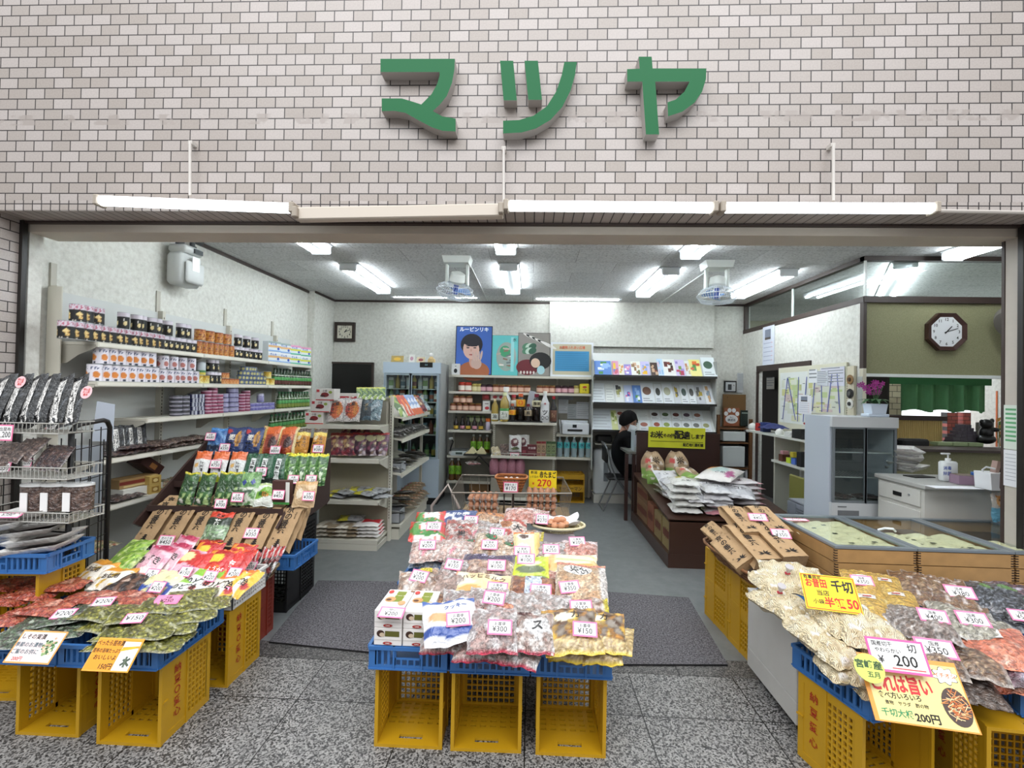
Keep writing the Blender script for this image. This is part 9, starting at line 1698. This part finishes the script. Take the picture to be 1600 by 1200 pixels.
def sph(b,c,r3,m=0,n=16,T=HT,cut=None):
 vs=[];fs=[]
 for j in range(n//2+1):
  ph=PI*j/(n//2)
  for i in range(n):a=2*PI*i/n;vs.append((c[0]+r3[0]*math.sin(ph)*math.cos(a),c[1]+r3[1]*math.sin(ph)*math.sin(a),c[2]-r3[2]*math.cos(ph)))
 for j in range(n//2):fs+=[(j*n+i,j*n+(i+1)%n,(j+1)*n+(i+1)%n,(j+1)*n+i)for i in range(n)]
 b.add(vs,fs,m,T)
b=B();sph(b,(0,0,0),(.075,.093,.112));sph(b,(0,-.05,-.06),(.048,.045,.05));sph(b,(0,-.095,-.015),(.012,.018,.02));sph(b,(-.076,.005,-.01),(.01,.018,.028));sph(b,(.076,.005,-.01),(.01,.018,.028));b.cyl((0,.02,-.19),(0,.01,-.08),.05,14,T=HT);b.out('head',SKIN,pn,smooth=80)
b=B()
for e in(-1,1):sph(b,(e*.03,-.088,.012),(.014,.006,.005),0,10);b.box(e*.03-.018,-.096,.028,e*.03+.018,-.088,.033,0,T=HT)
b.out('eyes_and_brows',M('#1a1210',.4),pn)
b=B();b.grid(lambda u,v:(.068*math.sin((u-.5)*2.6),-.1*math.cos((u-.5)*2.1)-.012+.02*(v-.5)**2*4-.012,-.085+.085*v),16,8,T=HT);b.grid(lambda u,v:(.066*math.sin((u-.5)*2.6),-.098*math.cos((u-.5)*2.1)-.010,-.085+.085*v),16,8,T=HT,flip=True)
for e in(-1,1):b.tube([(e*.065,-.05,-.01),(e*.078,.0,-.005),(e*.08,.01,-.03),(e*.064,-.045,-.07)],.002,5,T=HT)
b.out('face_mask',M('#dfe3e8',.7),pn,smooth=70)
b=B()
def hair(u,v):
 a=2*PI*u;ph=PI*v*.68;front=max(0,-math.sin(a));k=1+.05*noise.noise(Vector((math.cos(a)*3,math.sin(a)*3,v*5)))
 ph=min(ph,2.15-1.05*front**1.5);return(.1*k*math.sin(ph)*math.cos(a),.012+.112*k*math.sin(ph)*math.sin(a),.012+.125*k*math.cos(ph))
b.grid(hair,40,14,T=HT);b.grid(lambda u,v:tuple(Vector(hair(u,v))*.93),40,14,T=HT,flip=True);b.out('hair',M('#0a0808',.85,spec=.2,bump=.5,bscale=150),pn,smooth=80)
for e,hx_,hy_ in((-1,px_+.44,py_-.14),(1,px_+.44,py_+.06)):
 b=B();b.box(hx_-.01,hy_-.035,dz_+.005,hx_+.075,hy_+.035,dz_+.033,bev=.012)
 for k in range(4):b.tube([(hx_+.07,hy_-.027+k*.018,dz_+.02),(hx_+.1+.006*(1-abs(k-1.5)),hy_-.028+k*.0185,dz_+.024),(hx_+.125+.008*(1-abs(k-1.5)),hy_-.028+k*.0185,dz_+.01)],[.009,.0085,.006],7)
 b.tube([(hx_+.01,hy_-e*.03,dz_+.018),(hx_+.04,hy_-e*.052,dz_+.018),(hx_+.065,hy_-e*.05,dz_+.012)],[.011,.01,.007],7);b.out('hand',SKIN,pn,smooth=70)
b=B();b.add([(px_+.13,py_-.115,1.02),(px_+.2,py_-.09,1.06),(px_+.24,py_-.02,1.0),(px_+.22,py_-.06,.84),(px_+.17,py_-.13,.86)],[(0,1,2,3,4)]);b.add([(px_+.15,py_-.14,1.0),(px_+.235,py_-.07,1.06),(px_+.225,py_-.1,.85)],[(0,1,2)]);b.out('shirt_front',M('#b9bcc8',.7),pn,smooth=0)
for e in(-1,1):b=B();b.box(px_+.3,py_+e*.12-.04,.005,px_+.5,py_+e*.12+.04,.08,bev=.03);b.out('shoe',M('#0e0e0e',.5),pn,smooth=60)
# ========== shelf corner at the back
WOODF=M('#6f4a2c',.5)
kc_=thing('storage_rack','wooden framed rack with white drawers beside the magazine rack','rack',(0,0,0))
ky=6.95;a_,c_=P(1124,660,y=ky),P(1183,660,y=ky)
for px in(1123,1174):
 b=B();x=P(px,660,y=ky).x;b.box(x-.02,ky,0,x+.02,ky+.04,P(px,655,y=ky).z+.0 if px>1150 else P(px,648,y=ky).z);b.box(x-.02,7.24,0,x+.02,7.28,P(px,655,y=ky).z);b.out('post',WOODF,kc_)
for py in(670,692,732,764):
 b=B();z=P(1150,py,y=ky).z;b.box(a_.x-.02,ky-.005,z-.012,c_.x-.12,7.28,z+.006);b.out('board',WOODF,kc_)
for i,(px0,px1,py0,py1)in enumerate(((1130,1165,674,690),(1130,1164,697,730),(1136,1162,736,761))):
 d0,d1=P(px0,py0,y=ky),P(px1,py1,y=ky);b=B();b.box(d0.x,ky+.005,d1.z,d1.x,7.2,d0.z,bev=.006);b.box(d0.x+.02,ky-.001,d0.z-.03,d1.x-.02,ky+.005,d0.z-.02);tag(b.out('storage_box',M('#cfd3d2',.4)),'%s white plastic box from the top of the wooden rack'%ORD[i],'storage box','white boxes in the rack')
for i,(px,c,w_,h_)in enumerate(((1167,'#b9bdc4',.03,.3),(1172,'#4a4a52',.02,.28),(1175,'#a8546a',.03,.24),(1179,'#7a3a44',.03,.28),(1182,'#c9c4bc',.02,.26))):
 carton('binder','%s upright binder beside the lowest drawer'%ORD[i],'binder',MT((P(px,750,y=ky).x,ky+.1,P(1150,764,y=ky).z+.007)),w_,.18,h_,c,group='binders in the wooden rack')
b=B();b.box(P(1166,690,y=ky).x,ky+.08,P(1166,729,y=ky).z,P(1181,690,y=ky).x,7.2,P(1166,677,y=ky).z);tag(b.out('dark_box',M('#17171a',.6)),'dark box on the shelf beside the white drawers','box')
def pinned(label,px0,py0,px1,py1,y,col,art=None,name='pinned_paper',cat='paper',grp=None,th=.004):
 a_,c_=P(px0,py0,y=y),P(px1,py1,y=y);W_,H_=c_.x-a_.x,a_.z-c_.z
 b=B();b.box(-W_/2,-th,-H_/2,W_/2,0,H_/2,col=H(col));T=MT((0,-th-.0004,0))@FRONT
 if art:art(b,T,W_,H_)
 o=b.out(name,CARD,smooth=0);o.location=((a_.x+c_.x)/2,y,(a_.z+c_.z)/2);return tag(o,label,cat,grp)
def a_lines(n=10,c='#8a8f94',m=.1):
 def f(b,T,W_,H_):
  for k in range(n):b.box(-W_/2*(1-m),H_*(.42-.84*k/n),0,W_/2*(1-m)*(1 if k%3 else.7),H_*(.42-.84*k/n)+H_*.3/n,.0006,T=T,col=H(c))
 return f
pinned('framed black and white picture on the back wall',1131,595,1150,613,7.285,'#17181a',lambda b,T,W_,H_:(b.box(-W_*.38,-H_*.4,0,W_*.42,H_*.38,.0005,T=T,col=H('#c9ccce')),b.box(-W_*.2,-H_*.3,.0006,W_*.1,H_*.2,.001,T=T,col=H('#3a3c3e')),b.text('A',.03,T@TR((W_*.28,H_*.1,.0012)),col=H('#222222'))),th=.015)
pinned('tall grey printed sheet pinned on the back wall',1152,583,1175,614,7.29,'#c3c6c8',a_lines(14),grp='sheets on the back wall')
zc1=P(1150,669,y=7.1).z
pinned('brown cork board leaning above the white drawers',1129,616,1177,668,7.2,'#7d5c36',lambda b,T,W_,H_:b.text('・',.05,T@TR((-W_*.35,H_*.4,.001)),col=H('#1a1410')),name='cork_board',cat='board',th=.012)
pinned('orange-brown flyer with a white paw print',1131,637,1155,666,7.12,'#9a5a3c',lambda b,T,W_,H_:(elp(b,T,0,-H_*.12,W_*.4,H_*.24,'#e4e4e4',.0006),[elp(b,T,W_*x,H_*y,W_*.13,H_*.12,'#e4e4e4',.0006)for x,y in((-.36,.18),(-.14,.36),(.14,.36),(.36,.18))],b.text('ねこ',.03,T@TR((0,-H_*.02,.002)),col=H('#4a5a66')),b.text('譲渡会',.04,T@TR((0,-H_*.18,.002)),col=H('#3a4a58'),fit=W_*.6)),name='paw_flyer',cat='flyer')
pinned('dark green flyer beside the paw print flyer',1157,641,1175,666,7.12,'#24302c',lambda b,T,W_,H_:b.box(-W_*.4,H_*.3,0,W_*.4,H_*.36,.0005,T=T,col=H('#9fb0a8')),name='dark_flyer',cat='flyer')
# ========== things on the partition wall
def onwall(label,px0,py0,px1,py1,col,art=None,off=.004,name='wall_paper_sheet',cat='paper',grp=None,th=.003):
 x=RX-off;z0_,z1_=P(px1,py1,x=x).z,P(px0,py0,x=x).z;ya,yb=Yof(px0,x,(z0_+z1_)/2),Yof(px1,x,(z0_+z1_)/2);W_,H_=ya-yb,z1_-z0_
 b=B();b.box(-W_/2,-th,-H_/2,W_/2,0,H_/2,col=H(col));T=MT((0,-th-.0004,0))@FRONT
 if art:art(b,T,W_,H_)
 o=b.out(name,CARD,smooth=0);o.location=(x,(ya+yb)/2,(z0_+z1_)/2);o.rotation_euler=(0,0,-PI/2);return tag(o,label,cat,grp)
def a_cal(b,T,W_,H_):
 b.box(-W_*.3,H_*.16,0,W_*.2,H_*.42,.0005,T=T,col=H('#7a8294'));b.box(-W_*.3,H_*.16,.0006,W_*.2,H_*.22,.0009,T=T,col=H('#4a4038'))
 for r_ in range(5):
  for c_ in range(7):b.box(-W_*.38+c_*W_*.11,H_*(.06-.11*r_),0,-W_*.33+c_*W_*.11,H_*(.08-.11*r_),.0005,T=T,col=H('#6f7aa0' if c_<6 else '#c95a5a'))
onwall('long white wall calendar with a small picture above the doorway',1192,512,1210,570,'#d5dae6',a_cal,name='wall_calendar',cat='calendar')
def a_map(seed):
 def f(b,T,W_,H_):
  r_=random.Random(seed)
  for i in range(26):b.box(0,0,0,r_.uniform(.1,.3)*W_,r_.uniform(.05,.16)*H_,.0004,T=T@TR((r_.uniform(-.48,.2)*W_,r_.uniform(-.48,.3)*H_,.0004+i*.00006)),col=H(r_.choice(['#c9c98a','#d8d8b4','#b9bf8c','#cfd4c4','#c9b8b4','#b8c890'])))
  for i in range(4):b.box(-.008,-H_*.45,0,.008,H_*.4,.0004,T=T@TR((W_*(-.3+.22*i),0,.003+i*.0002),rz=r_.uniform(-.2,.5)),col=H('#5a64a8'))
  for i in range(16):x,y=r_.uniform(-.45,.3)*W_,r_.uniform(-.45,.45)*H_;b.box(x,y,.0034,x+r_.uniform(.03,.12)*W_,y+.006,.0038,T=T,col=H('#4a4e5a'))
 return f
xp=RX-.035
b=B();ya,yb=Yof(1216,xp,1.5),Yof(1322,xp,1.5);b.box(RX-.035,yb,.9,RX-.012,ya,P(1262,574,x=xp).z+.02);tag(b.out('map_panel',M('#cfcdb8',.6)),'cream sliding door panel covered with maps','panel')
onwall('large yellow street map on the sliding door',1219,583,1266,665,'#d8dcd8',a_map(1),off=.037,grp='maps on the sliding door',name='street_map',cat='map')
onwall('second yellow street map on the sliding door toward the window',1262,580,1320,650,'#d4d6c8',a_map(2),off=.039,grp='maps on the sliding door',name='street_map',cat='map')
onwall('white plan sheet with drawing over the second map',1282,575,1320,603,'#cfd0dc',a_lines(6),off=.043,grp='sheets on the sliding door');onwall('small white note hanging above the first map',1264,578,1277,598,'#dfe2e6',a_lines(3),off=.044,grp='sheets on the sliding door');onwall('white calendar sheet between the maps',1248,617,1268,648,'#dfe0e6',a_cal,off=.042,grp='sheets on the sliding door');onwall('grey monthly table over the second map',1277,580,1294,602,'#c9cdd4',a_lines(7),off=.047,grp='sheets on the sliding door')
onwall('paper strips stacked inside the doorway',1198,590,1210,608,'#c4c2ba',a_lines(4),off=-.55)
b=B();ya,yb=Yof(1322,RX-.03,1.6),Yof(1334,RX-.03,1.6);b.box(RX-.03,yb,1.35,RX-.006,ya,P(1328,572,x=RX-.03).z)
for k in range(18):b.box(RX-.0315,ya-.02,1.4+k*.025,RX-.0299,ya-.008,1.412+k*.025,1)
tag(b.out('perforated_strip',[M('#cfc9b2',.6),M('#8a8470',.6)]),'cream perforated strip at the end of the map door','strip')
for i,(py,c1,c2,sh_)in enumerate(((593,'#8a6a42','#4a3420',1),(615,'#1d1c1c','#5a5a58',0),(631,'#d4d4cc','#2a2a2c',0))):
 q_=P(1329,py,x=RX-.034);b=B();b.lathe([(.045,0),(.05,.008),(.02,.012),(.001,.013)],16,0);b.lathe([(.022,.012),(.02,.02),(.001,.021)],12,1)
 o=b.out('wall_ornament',[M(c1,.5),M(c2,.5)]);o.matrix_world=MT(q_)@MR(-PI/2,4,'Y');tag(o,('carved wooden ornament','round black ornament','round white ornament')[i]+' hanging on the perforated strip','ornament','ornaments on the strip')
cs=thing('wall_counter','white two-level counter shelf along the partition wall','counter',(0,0,0))
zA,zB_=P(1220,681,x=2.92).z,P(1238,727,x=2.92).z;yA,yB_,yC=4.42,Yof(1166,2.92,zA),Yof(1205,2.92,zB_)
b=B();b.box(2.92,yA,zA-.025,RX-.04,yB_,zA);b.out('upper_shelf',M('#c9cbc4',.45),cs);b=B();b.box(2.92,yA,zB_-.025,RX-.04,yC,zB_);b.out('lower_shelf',M('#c9cbc4',.45),cs)
b=B();b.box(2.95,yC-.03,0,RX-.04,yC,zA-.026);b.out('support_panel',M('#b9b9ad',.5),cs)
cL=lambda px,z,dx=.1:(2.92+dx,Yof(px,2.92+dx,z),z)
b=B();b.cyl((0,0,0),(0,0,.1),.045,18);o=b.out('red_tin',M('#9a2420',.4));o.location=cL(1186,zA+.001);tag(o,'red cylindrical tin at the far end of the counter','tin')
b=B();b.box(-.05,-.04,0,.05,.04,.12,bev=.004);o=b.out('blue_box',M('#24366e',.5));o.location=cL(1196,zA+.001);tag(o,'dark blue box beside the red tin','box')
b=B();b.grid(lambda u,v:((u-.5)*.3,(v-.5)*.24,.06+.05*math.sin(u*PI)*math.sin(v*PI)+.03*noise.noise(Vector((u*4,v*4,1)))),14,12);o=b.out('folded_cloth',M('#2c3568',.8,vary=.5,vscale=14),smooth=60);o.location=Vector(cL(1207,zA,.14));tag(o,'crumpled blue cloth heap on the counter','cloth')
b=B();b.lathe([(.05,0),(.06,.03),(.04,.07),(.001,.09)],14);o=b.out('white_dome',M('#d6d6d2',.6),smooth=60);o.location=cL(1176,zA+.001,.12);tag(o,'white rounded object beside the red tin','ornament')
b=B();b.lathe([(.04,0),(.05,.03),(.03,.06),(.001,.075)],14);o=b.out('white_ornament',M('#dfe0dc',.4),smooth=60);o.location=cL(1218,zA+.001,.08);tag(o,'small white round ornament in front of the cloth','ornament')
b=B()
for k in range(5):b.box(-.09,-.07,.012*k,.09,.07,.012*k+.009,T=MR(.1*math.sin(k*2),4,'Z'))
o=b.out('paper_stack',M('#d6d8d6',.7));o.location=cL(1243,zA+.001,.12);tag(o,'stack of white papers on the counter','papers')
bkt=B();bkt.box(-.1,-.09,0,.1,.09,.006);
for(a,b_,c_,d_)in((-.1,-.09,.1,-.084),(-.1,.084,.1,.09),(-.1,-.084,-.094,.084),(.094,-.084,.1,.084)):bkt.box(a,b_,.006,c_,d_,.1)
o=bkt.out('black_basket',BLK);o.location=cL(1259,zA+.001,.1);tag(o,'black basket at the cooler end of the counter','basket')
b=B();b.cyl((-.06,0,0),(.06,.03,.03),.012,8);o=b.out('red_pen',M('#c02a2a',.4));o.location=Vector(cL(1258,zA+.15,.12));b=B();b.box(-.06,-.05,0,.06,.05,.14);o2=b.out('white_box',M('#c9c9bf',.5));o2.location=Vector(cL(1265,zA+.001,.26));tag(o2,'cream box standing behind the black basket','box');o.location=Vector(cL(1265,zA+.155,.26));tag(o,'red marker lying on the cream box','pen')
for i,(px,c,w_,h_,lab)in enumerate(((1226,'#5a3428',.1,.08,'brown wicker-like box on the lower counter shelf'),(1236,'#b9cf3a',.07,.06,'lime green little box on the lower counter shelf'),(1244,'#4a6ab8',.07,.07,'blue little box on the lower counter shelf'),(1258,'#1b1b1d',.14,.16,'black box at the end of the lower counter shelf'))):
 carton('little_box',lab,'box',MT(cL(px,zB_+.001,.08)),w_,.08,h_,c)
carton('little_box','yellow box on top of the little boxes','box',MT(cL(1241,zB_+.075,.08)),.06,.06,.06,'#c9b83a');carton('little_box','pinkish packet on the brown box','box',MT(cL(1226,zB_+.083,.08)),.07,.06,.04,'#c9949c')
b=B();b.box(2.9,4.75,0,2.93,5.3,zB_-.1,bev=.012);tag(b.out('olive_board',M('#7c7a3e',.6)),'olive green board leaning under the counter','board')
for j in range(3):
 crate('grey folding crate, %s of the stack under the counter'%('lowest','middle','top')[j],(2.78,4.62,j*.2),0,.36,.3,.195,col='#7d838c',group='grey crates under the counter',name='grey_crate')
b=B();b.box(2.62,4.46,.602,2.96,4.78,.615);tag(b.out('crate_cover',M('#8f949b',.5)),'grey flat lid on the grey crates','lid')
ok=thing('octagonal_clock','octagonal dark wood clock with white dial on the olive wall','clock',P(1475,519,y=PY-.002),(R(90),0,R(0)))
ro=(P(1506,519,y=PY)-P(1444,519,y=PY)).x/2/math.cos(PI/8)*.98
oct_=lambda r_:[(r_*math.cos(PI/8+k*PI/4),r_*math.sin(PI/8+k*PI/4))for k in range(8)]
b=B();o1,o2=oct_(ro),oct_(ro*.78)
b.add([(x,y,.03)for x,y in o1]+[(x*.98,y*.98,.045)for x,y in o1]+[(x,y,.03)for x,y in o2]+[(x,y,0)for x,y in o1],[(k,(k+1)%8,8+(k+1)%8,8+k)for k in range(8)]+[(8+k,8+(k+1)%8,16+(k+1)%8,16+k)for k in range(8)]+[(24+k,24+(k+1)%8,(k+1)%8,k)for k in range(8)]+[tuple(reversed(range(24,32)))]);b.out('frame',M('#3c211b',.35,coat=.3),ok,smooth=0)
b=B();b.prism(o2,.02,.0285,m=0)
for k in range(1,13):b.text(str(k),ro*.2,TR((ro*.6*math.sin(k*PI/6),ro*.6*math.cos(k*PI/6),.0292)),1,bold=.02)
b.out('dial',[M('#dbdcde',.5),INK],ok,smooth=0)
for nm,an,ln,wd in(('hour_hand',R(42),.36,.022),('minute_hand',R(72),.56,.012)):
 b=B();b.box(-wd*ro,-ro*.12,.031,wd*ro,ro*ln,.033,T=MR(-an,4,'Z'));b.out(nm,INK,ok)
b=B();b.lathe([(.001,0),(.12,.01),(.16,.05),(.165,.12)],24);o=b.out('wall_fan',M('#6a6560',.5));o.matrix_world=MT(P(1572,508,y=4.5))@MR(R(70),4,'Y');tag(o,'rounded grey back of a wall fan beside the post','fan')
# ========== what the service window shows
yW=6.1
bm_=brick_mat('side_street_tiles',.12,.075,'xz',c1='#dac8b0',c2='#c8b49a')
x0_,x1_=P(1372,620,y=yW).x,P(1409,620,y=yW).x
b=B();b.box(x0_,yW,0,x1_,yW+.1,2.4);struct(b,'wall_tiled_pillar',bm_)
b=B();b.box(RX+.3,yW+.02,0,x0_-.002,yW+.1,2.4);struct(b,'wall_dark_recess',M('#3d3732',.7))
xr=P(1600,650,y=yW).x+2
b=B();b.box(x1_+.3,yW+.9,.3,xr,yW+.95,2.6);struct(b,'window_4',M('#eef3f7',.9,emit=1.1))
b=B();b.box(P(1558,640,y=yW+.5).x,yW+.5,1.0,P(1580,640,y=yW+.5).x,yW+.52,P(1562,611,y=yW+.5).z);tag(b.out('orange_banner',M('#cf6a34',.6)),'orange banner outside the service window','banner')
for i,(p0,p1)in enumerate(((1480,1497),(1505,1517))):
 a_,c_=P(p0,648,y=yW+.6),P(p1,665,y=yW+.6);b=B();b.box(a_.x,yW+.6,0,c_.x,yW+.7,a_.z+.03);tag(b.out('brick_post',brick_mat('pink_bricks%d'%i,.12,.05,'xz',c1='#b8584c',c2='#a04a40')),'%s red brick post outside the service window'%ORD[i],'post','red brick posts outside')
cu0,cu1,cu2=P(1409,584,y=5.6),P(1543,584,y=5.6),P(1475,645,y=5.6)
def curt(u,v):return(cu0.x+(cu1.x-cu0.x)*u,5.6+.03*math.sin(u*34)+.015*math.sin(u*71),cu2.z+(cu0.z-cu2.z)*v+(.035*abs(math.sin(u*PI*3.2))if v<.01 else 0))
b=B();b.grid(curt,90,12);b.grid(lambda u,v:Vector(curt(u,v))+Vector((0,.004,0)),90,12,flip=True);tag(b.out('green_curtain',M('#5d9566',.8,vary=.25,vscale=5),smooth=70),'green scalloped awning cloth seen through the service window','curtain')
cv0=P(1385,583,y=5.55);b=B();b.box(cv0.x,5.55,P(1400,600,y=5.55).z,cu1.x,5.56,cv0.z);tag(b.out('green_valance',M('#2f6a3e',.8)),'flat green cloth strip along the top of the window','valance')
sy=5.1;q0,q1=P(1409,655,y=sy),P(1500,655,y=sy);zs=P(1450,688,y=sy).z;zs0=zc+.026
b=B();b.box(RX+.5,4.98,zs0-.05,6.3,5.5,P(1450,708,y=sy).z-.002);tag(b.out('display_ledge',M('#2a201c',.5)),'dark display ledge inside the service window','ledge')
zl0=P(1450,708,y=sy).z
b=B()
for k in range(26):x=q0.x+(q1.x-q0.x)*k/26;b.cyl((x,sy+.2,zl0),(x,sy+.2,P(1450,657,y=sy+.2).z),(q1.x-q0.x)/54,8)
sc=thing('bamboo_screen','low bamboo screen with a dark top rail in the service window','screen',(0,0,0));b.out('bamboo_slats',M('#d6bb78',.6),sc);b=B();b.box(q0.x-.02,sy+.17,P(1450,657,y=sy+.2).z,q1.x+.02,sy+.24,P(1450,650,y=sy+.2).z);b.out('top_rail',HB,sc)
for k in range(5):
 b=B();x0_,x1_=P(1485+k*4,680,y=5.18).x,P(1530-k*4,680,y=5.18).x;z=P(1500,688-k*5,y=5.18).z
 for j in range(4):b.box(x0_+(x1_-x0_)*j/4+.002,5.15,z,x0_+(x1_-x0_)*(j+1)/4-.002,5.25,z+.032)
 tag(b.out('stone_course',M('#57505a',.7)),'%s course of the stepped stone pyramid in the window'%ORD[k],'stones','stepped stone pyramid')
b=B();b.box(P(1485,688,y=5.18).x,5.14,zl0,P(1530,688,y=5.18).x,5.26,P(1500,688,y=5.18).z-.002);tag(b.out('stone_plinth',M('#4a444a',.7)),'dark plinth below the stepped stone pyramid','plinth')
for j in range(3):
 for i in range(3):
  a_,c_=P(1459+i*24,690,y=5.08).x,P(1481.5+i*24,690,y=5.08).x;z0_,z1_=P(1450,707-j*6,y=5.08).z,P(1450,702-j*6,y=5.08).z
  b=B();b.box(a_,5.03,z0_,c_,5.13,z1_);tag(b.out('green_box',M('#96a67c',.5)),'%s pale green flat box in the %s layer of the window pile'%(ORD[i],('bottom','middle','top')[j]),'box','pale green flat boxes')
fg=thing('black_figurine','black figurine sitting on the window ledge','figurine',P(1541,693,y=5.1));fg.scale=(1.15,1.15,1.15)
b=B();I4=Matrix.Identity(4);sph(b,(0,0,.04),(.08,.05,.045),T=I4);sph(b,(0,0,.1),(.055,.045,.06),T=I4);sph(b,(-.01,-.01,.18),(.05,.045,.045),T=I4);sph(b,(-.05,-.01,.2),(.018,.015,.022),T=I4);sph(b,(.04,-.01,.21),(.018,.015,.022),T=I4);sph(b,(.055,-.02,.13),(.04,.02,.02),T=I4);b.out('body',M('#0c0c0d',.35),fg,smooth=80)
b=B();a_,c_=P(1527,660,y=5.3),P(1553,690,y=5.3);b.box(a_.x,5.3,c_.z,c_.x,5.32,a_.z,T=None);tag(b.out('picture_board',M('#7c7a70',.6)),'grey picture board behind the black figurine','board')
b=B();b.box(P(1410,700,y=5.05).x,5.03,zl0,P(1452,700,y=5.05).x,5.15,P(1430,686,y=5.05).z,bev=.02);tag(b.out('black_bag',M('#141416',.5,bump=.6,bscale=30)),'black shiny bag on the window ledge','bag')
for i in range(7):
 q_=P(1560+rnd.uniform(-5,5),660+i*5,y=5.25);b=B();b.add([(0,0,0),(.03,-.01,.02),(.05,0,.06),(.01,.01,.04)],[(0,1,2,3)]);b.tube([(0,0,0),(.01,0,-.12)],.003,4);o=b.out('leafy_twig',M(('#b98a4a','#5a7a3a')[i%2],.6));o.location=q_;tag(o,'%s leafy twig of the plant at the window end'%ORD[i],'twig','leafy twigs at the window end')
xn=P(1593,600,y=2.8).x-.002
for i,(py0,py1,c,kd)in enumerate(((633,702,'#c9d2c8',0),(703,760,'#d5d6da',1))):
 z1_,z0_=P(1583,py0,y=2.83).z,P(1583,py1,y=2.83).z;b=B();b.box(-.04,-.002,-(z1_-z0_)/2,.04,0,(z1_-z0_)/2,col=H(c))
 for k in range(8):zz_=(z1_-z0_)*(.4-.1*k);b.box(-.03,-.0028,zz_-.006,.03,-.002,zz_+(.006 if kd==0 else-.003),col=H('#5a9a6a' if kd==0 else '#8a8f96'))
 o=b.out('post_notice',CARD,smooth=0);o.location=(P(1593,500,y=2.785).x-.004,2.825,(z0_+z1_)/2);o.rotation_euler=(0,0,-PI/2);tag(o,('green striped timetable strip on the post','white handwritten sheet on the post below the green strip')[i],'notice','notices on the post')
# ========== let the cards rest on whatever they are pinned to
bpy.context.view_layer.update()
dg=bpy.context.evaluated_depsgraph_get()
cards={o.name for o,*_ in PIN}
hits=[]
for(o,px,py,tilt,rz)in PIN:
 d=(P(px,py,y=5)-CAM).normalized();org=CAM.copy();hit=None
 for _ in range(12):
  ok,loc,nr,idx,ob,mw=SC.ray_cast(dg,org,d)
  if not ok:break
  if ob.name in cards or 'tube' in ob.name:org=loc+d*0.004;continue
  hit=loc;break
 if hit is not None:hits.append((o,hit,d,tilt,rz))
for(o,hit,d,tilt,rz)in hits:
 if abs((hit-CAM).length-(o.matrix_world.translation-CAM).length)<1.2:
  o.matrix_world=facing(hit-d*0.022,tilt,rz)
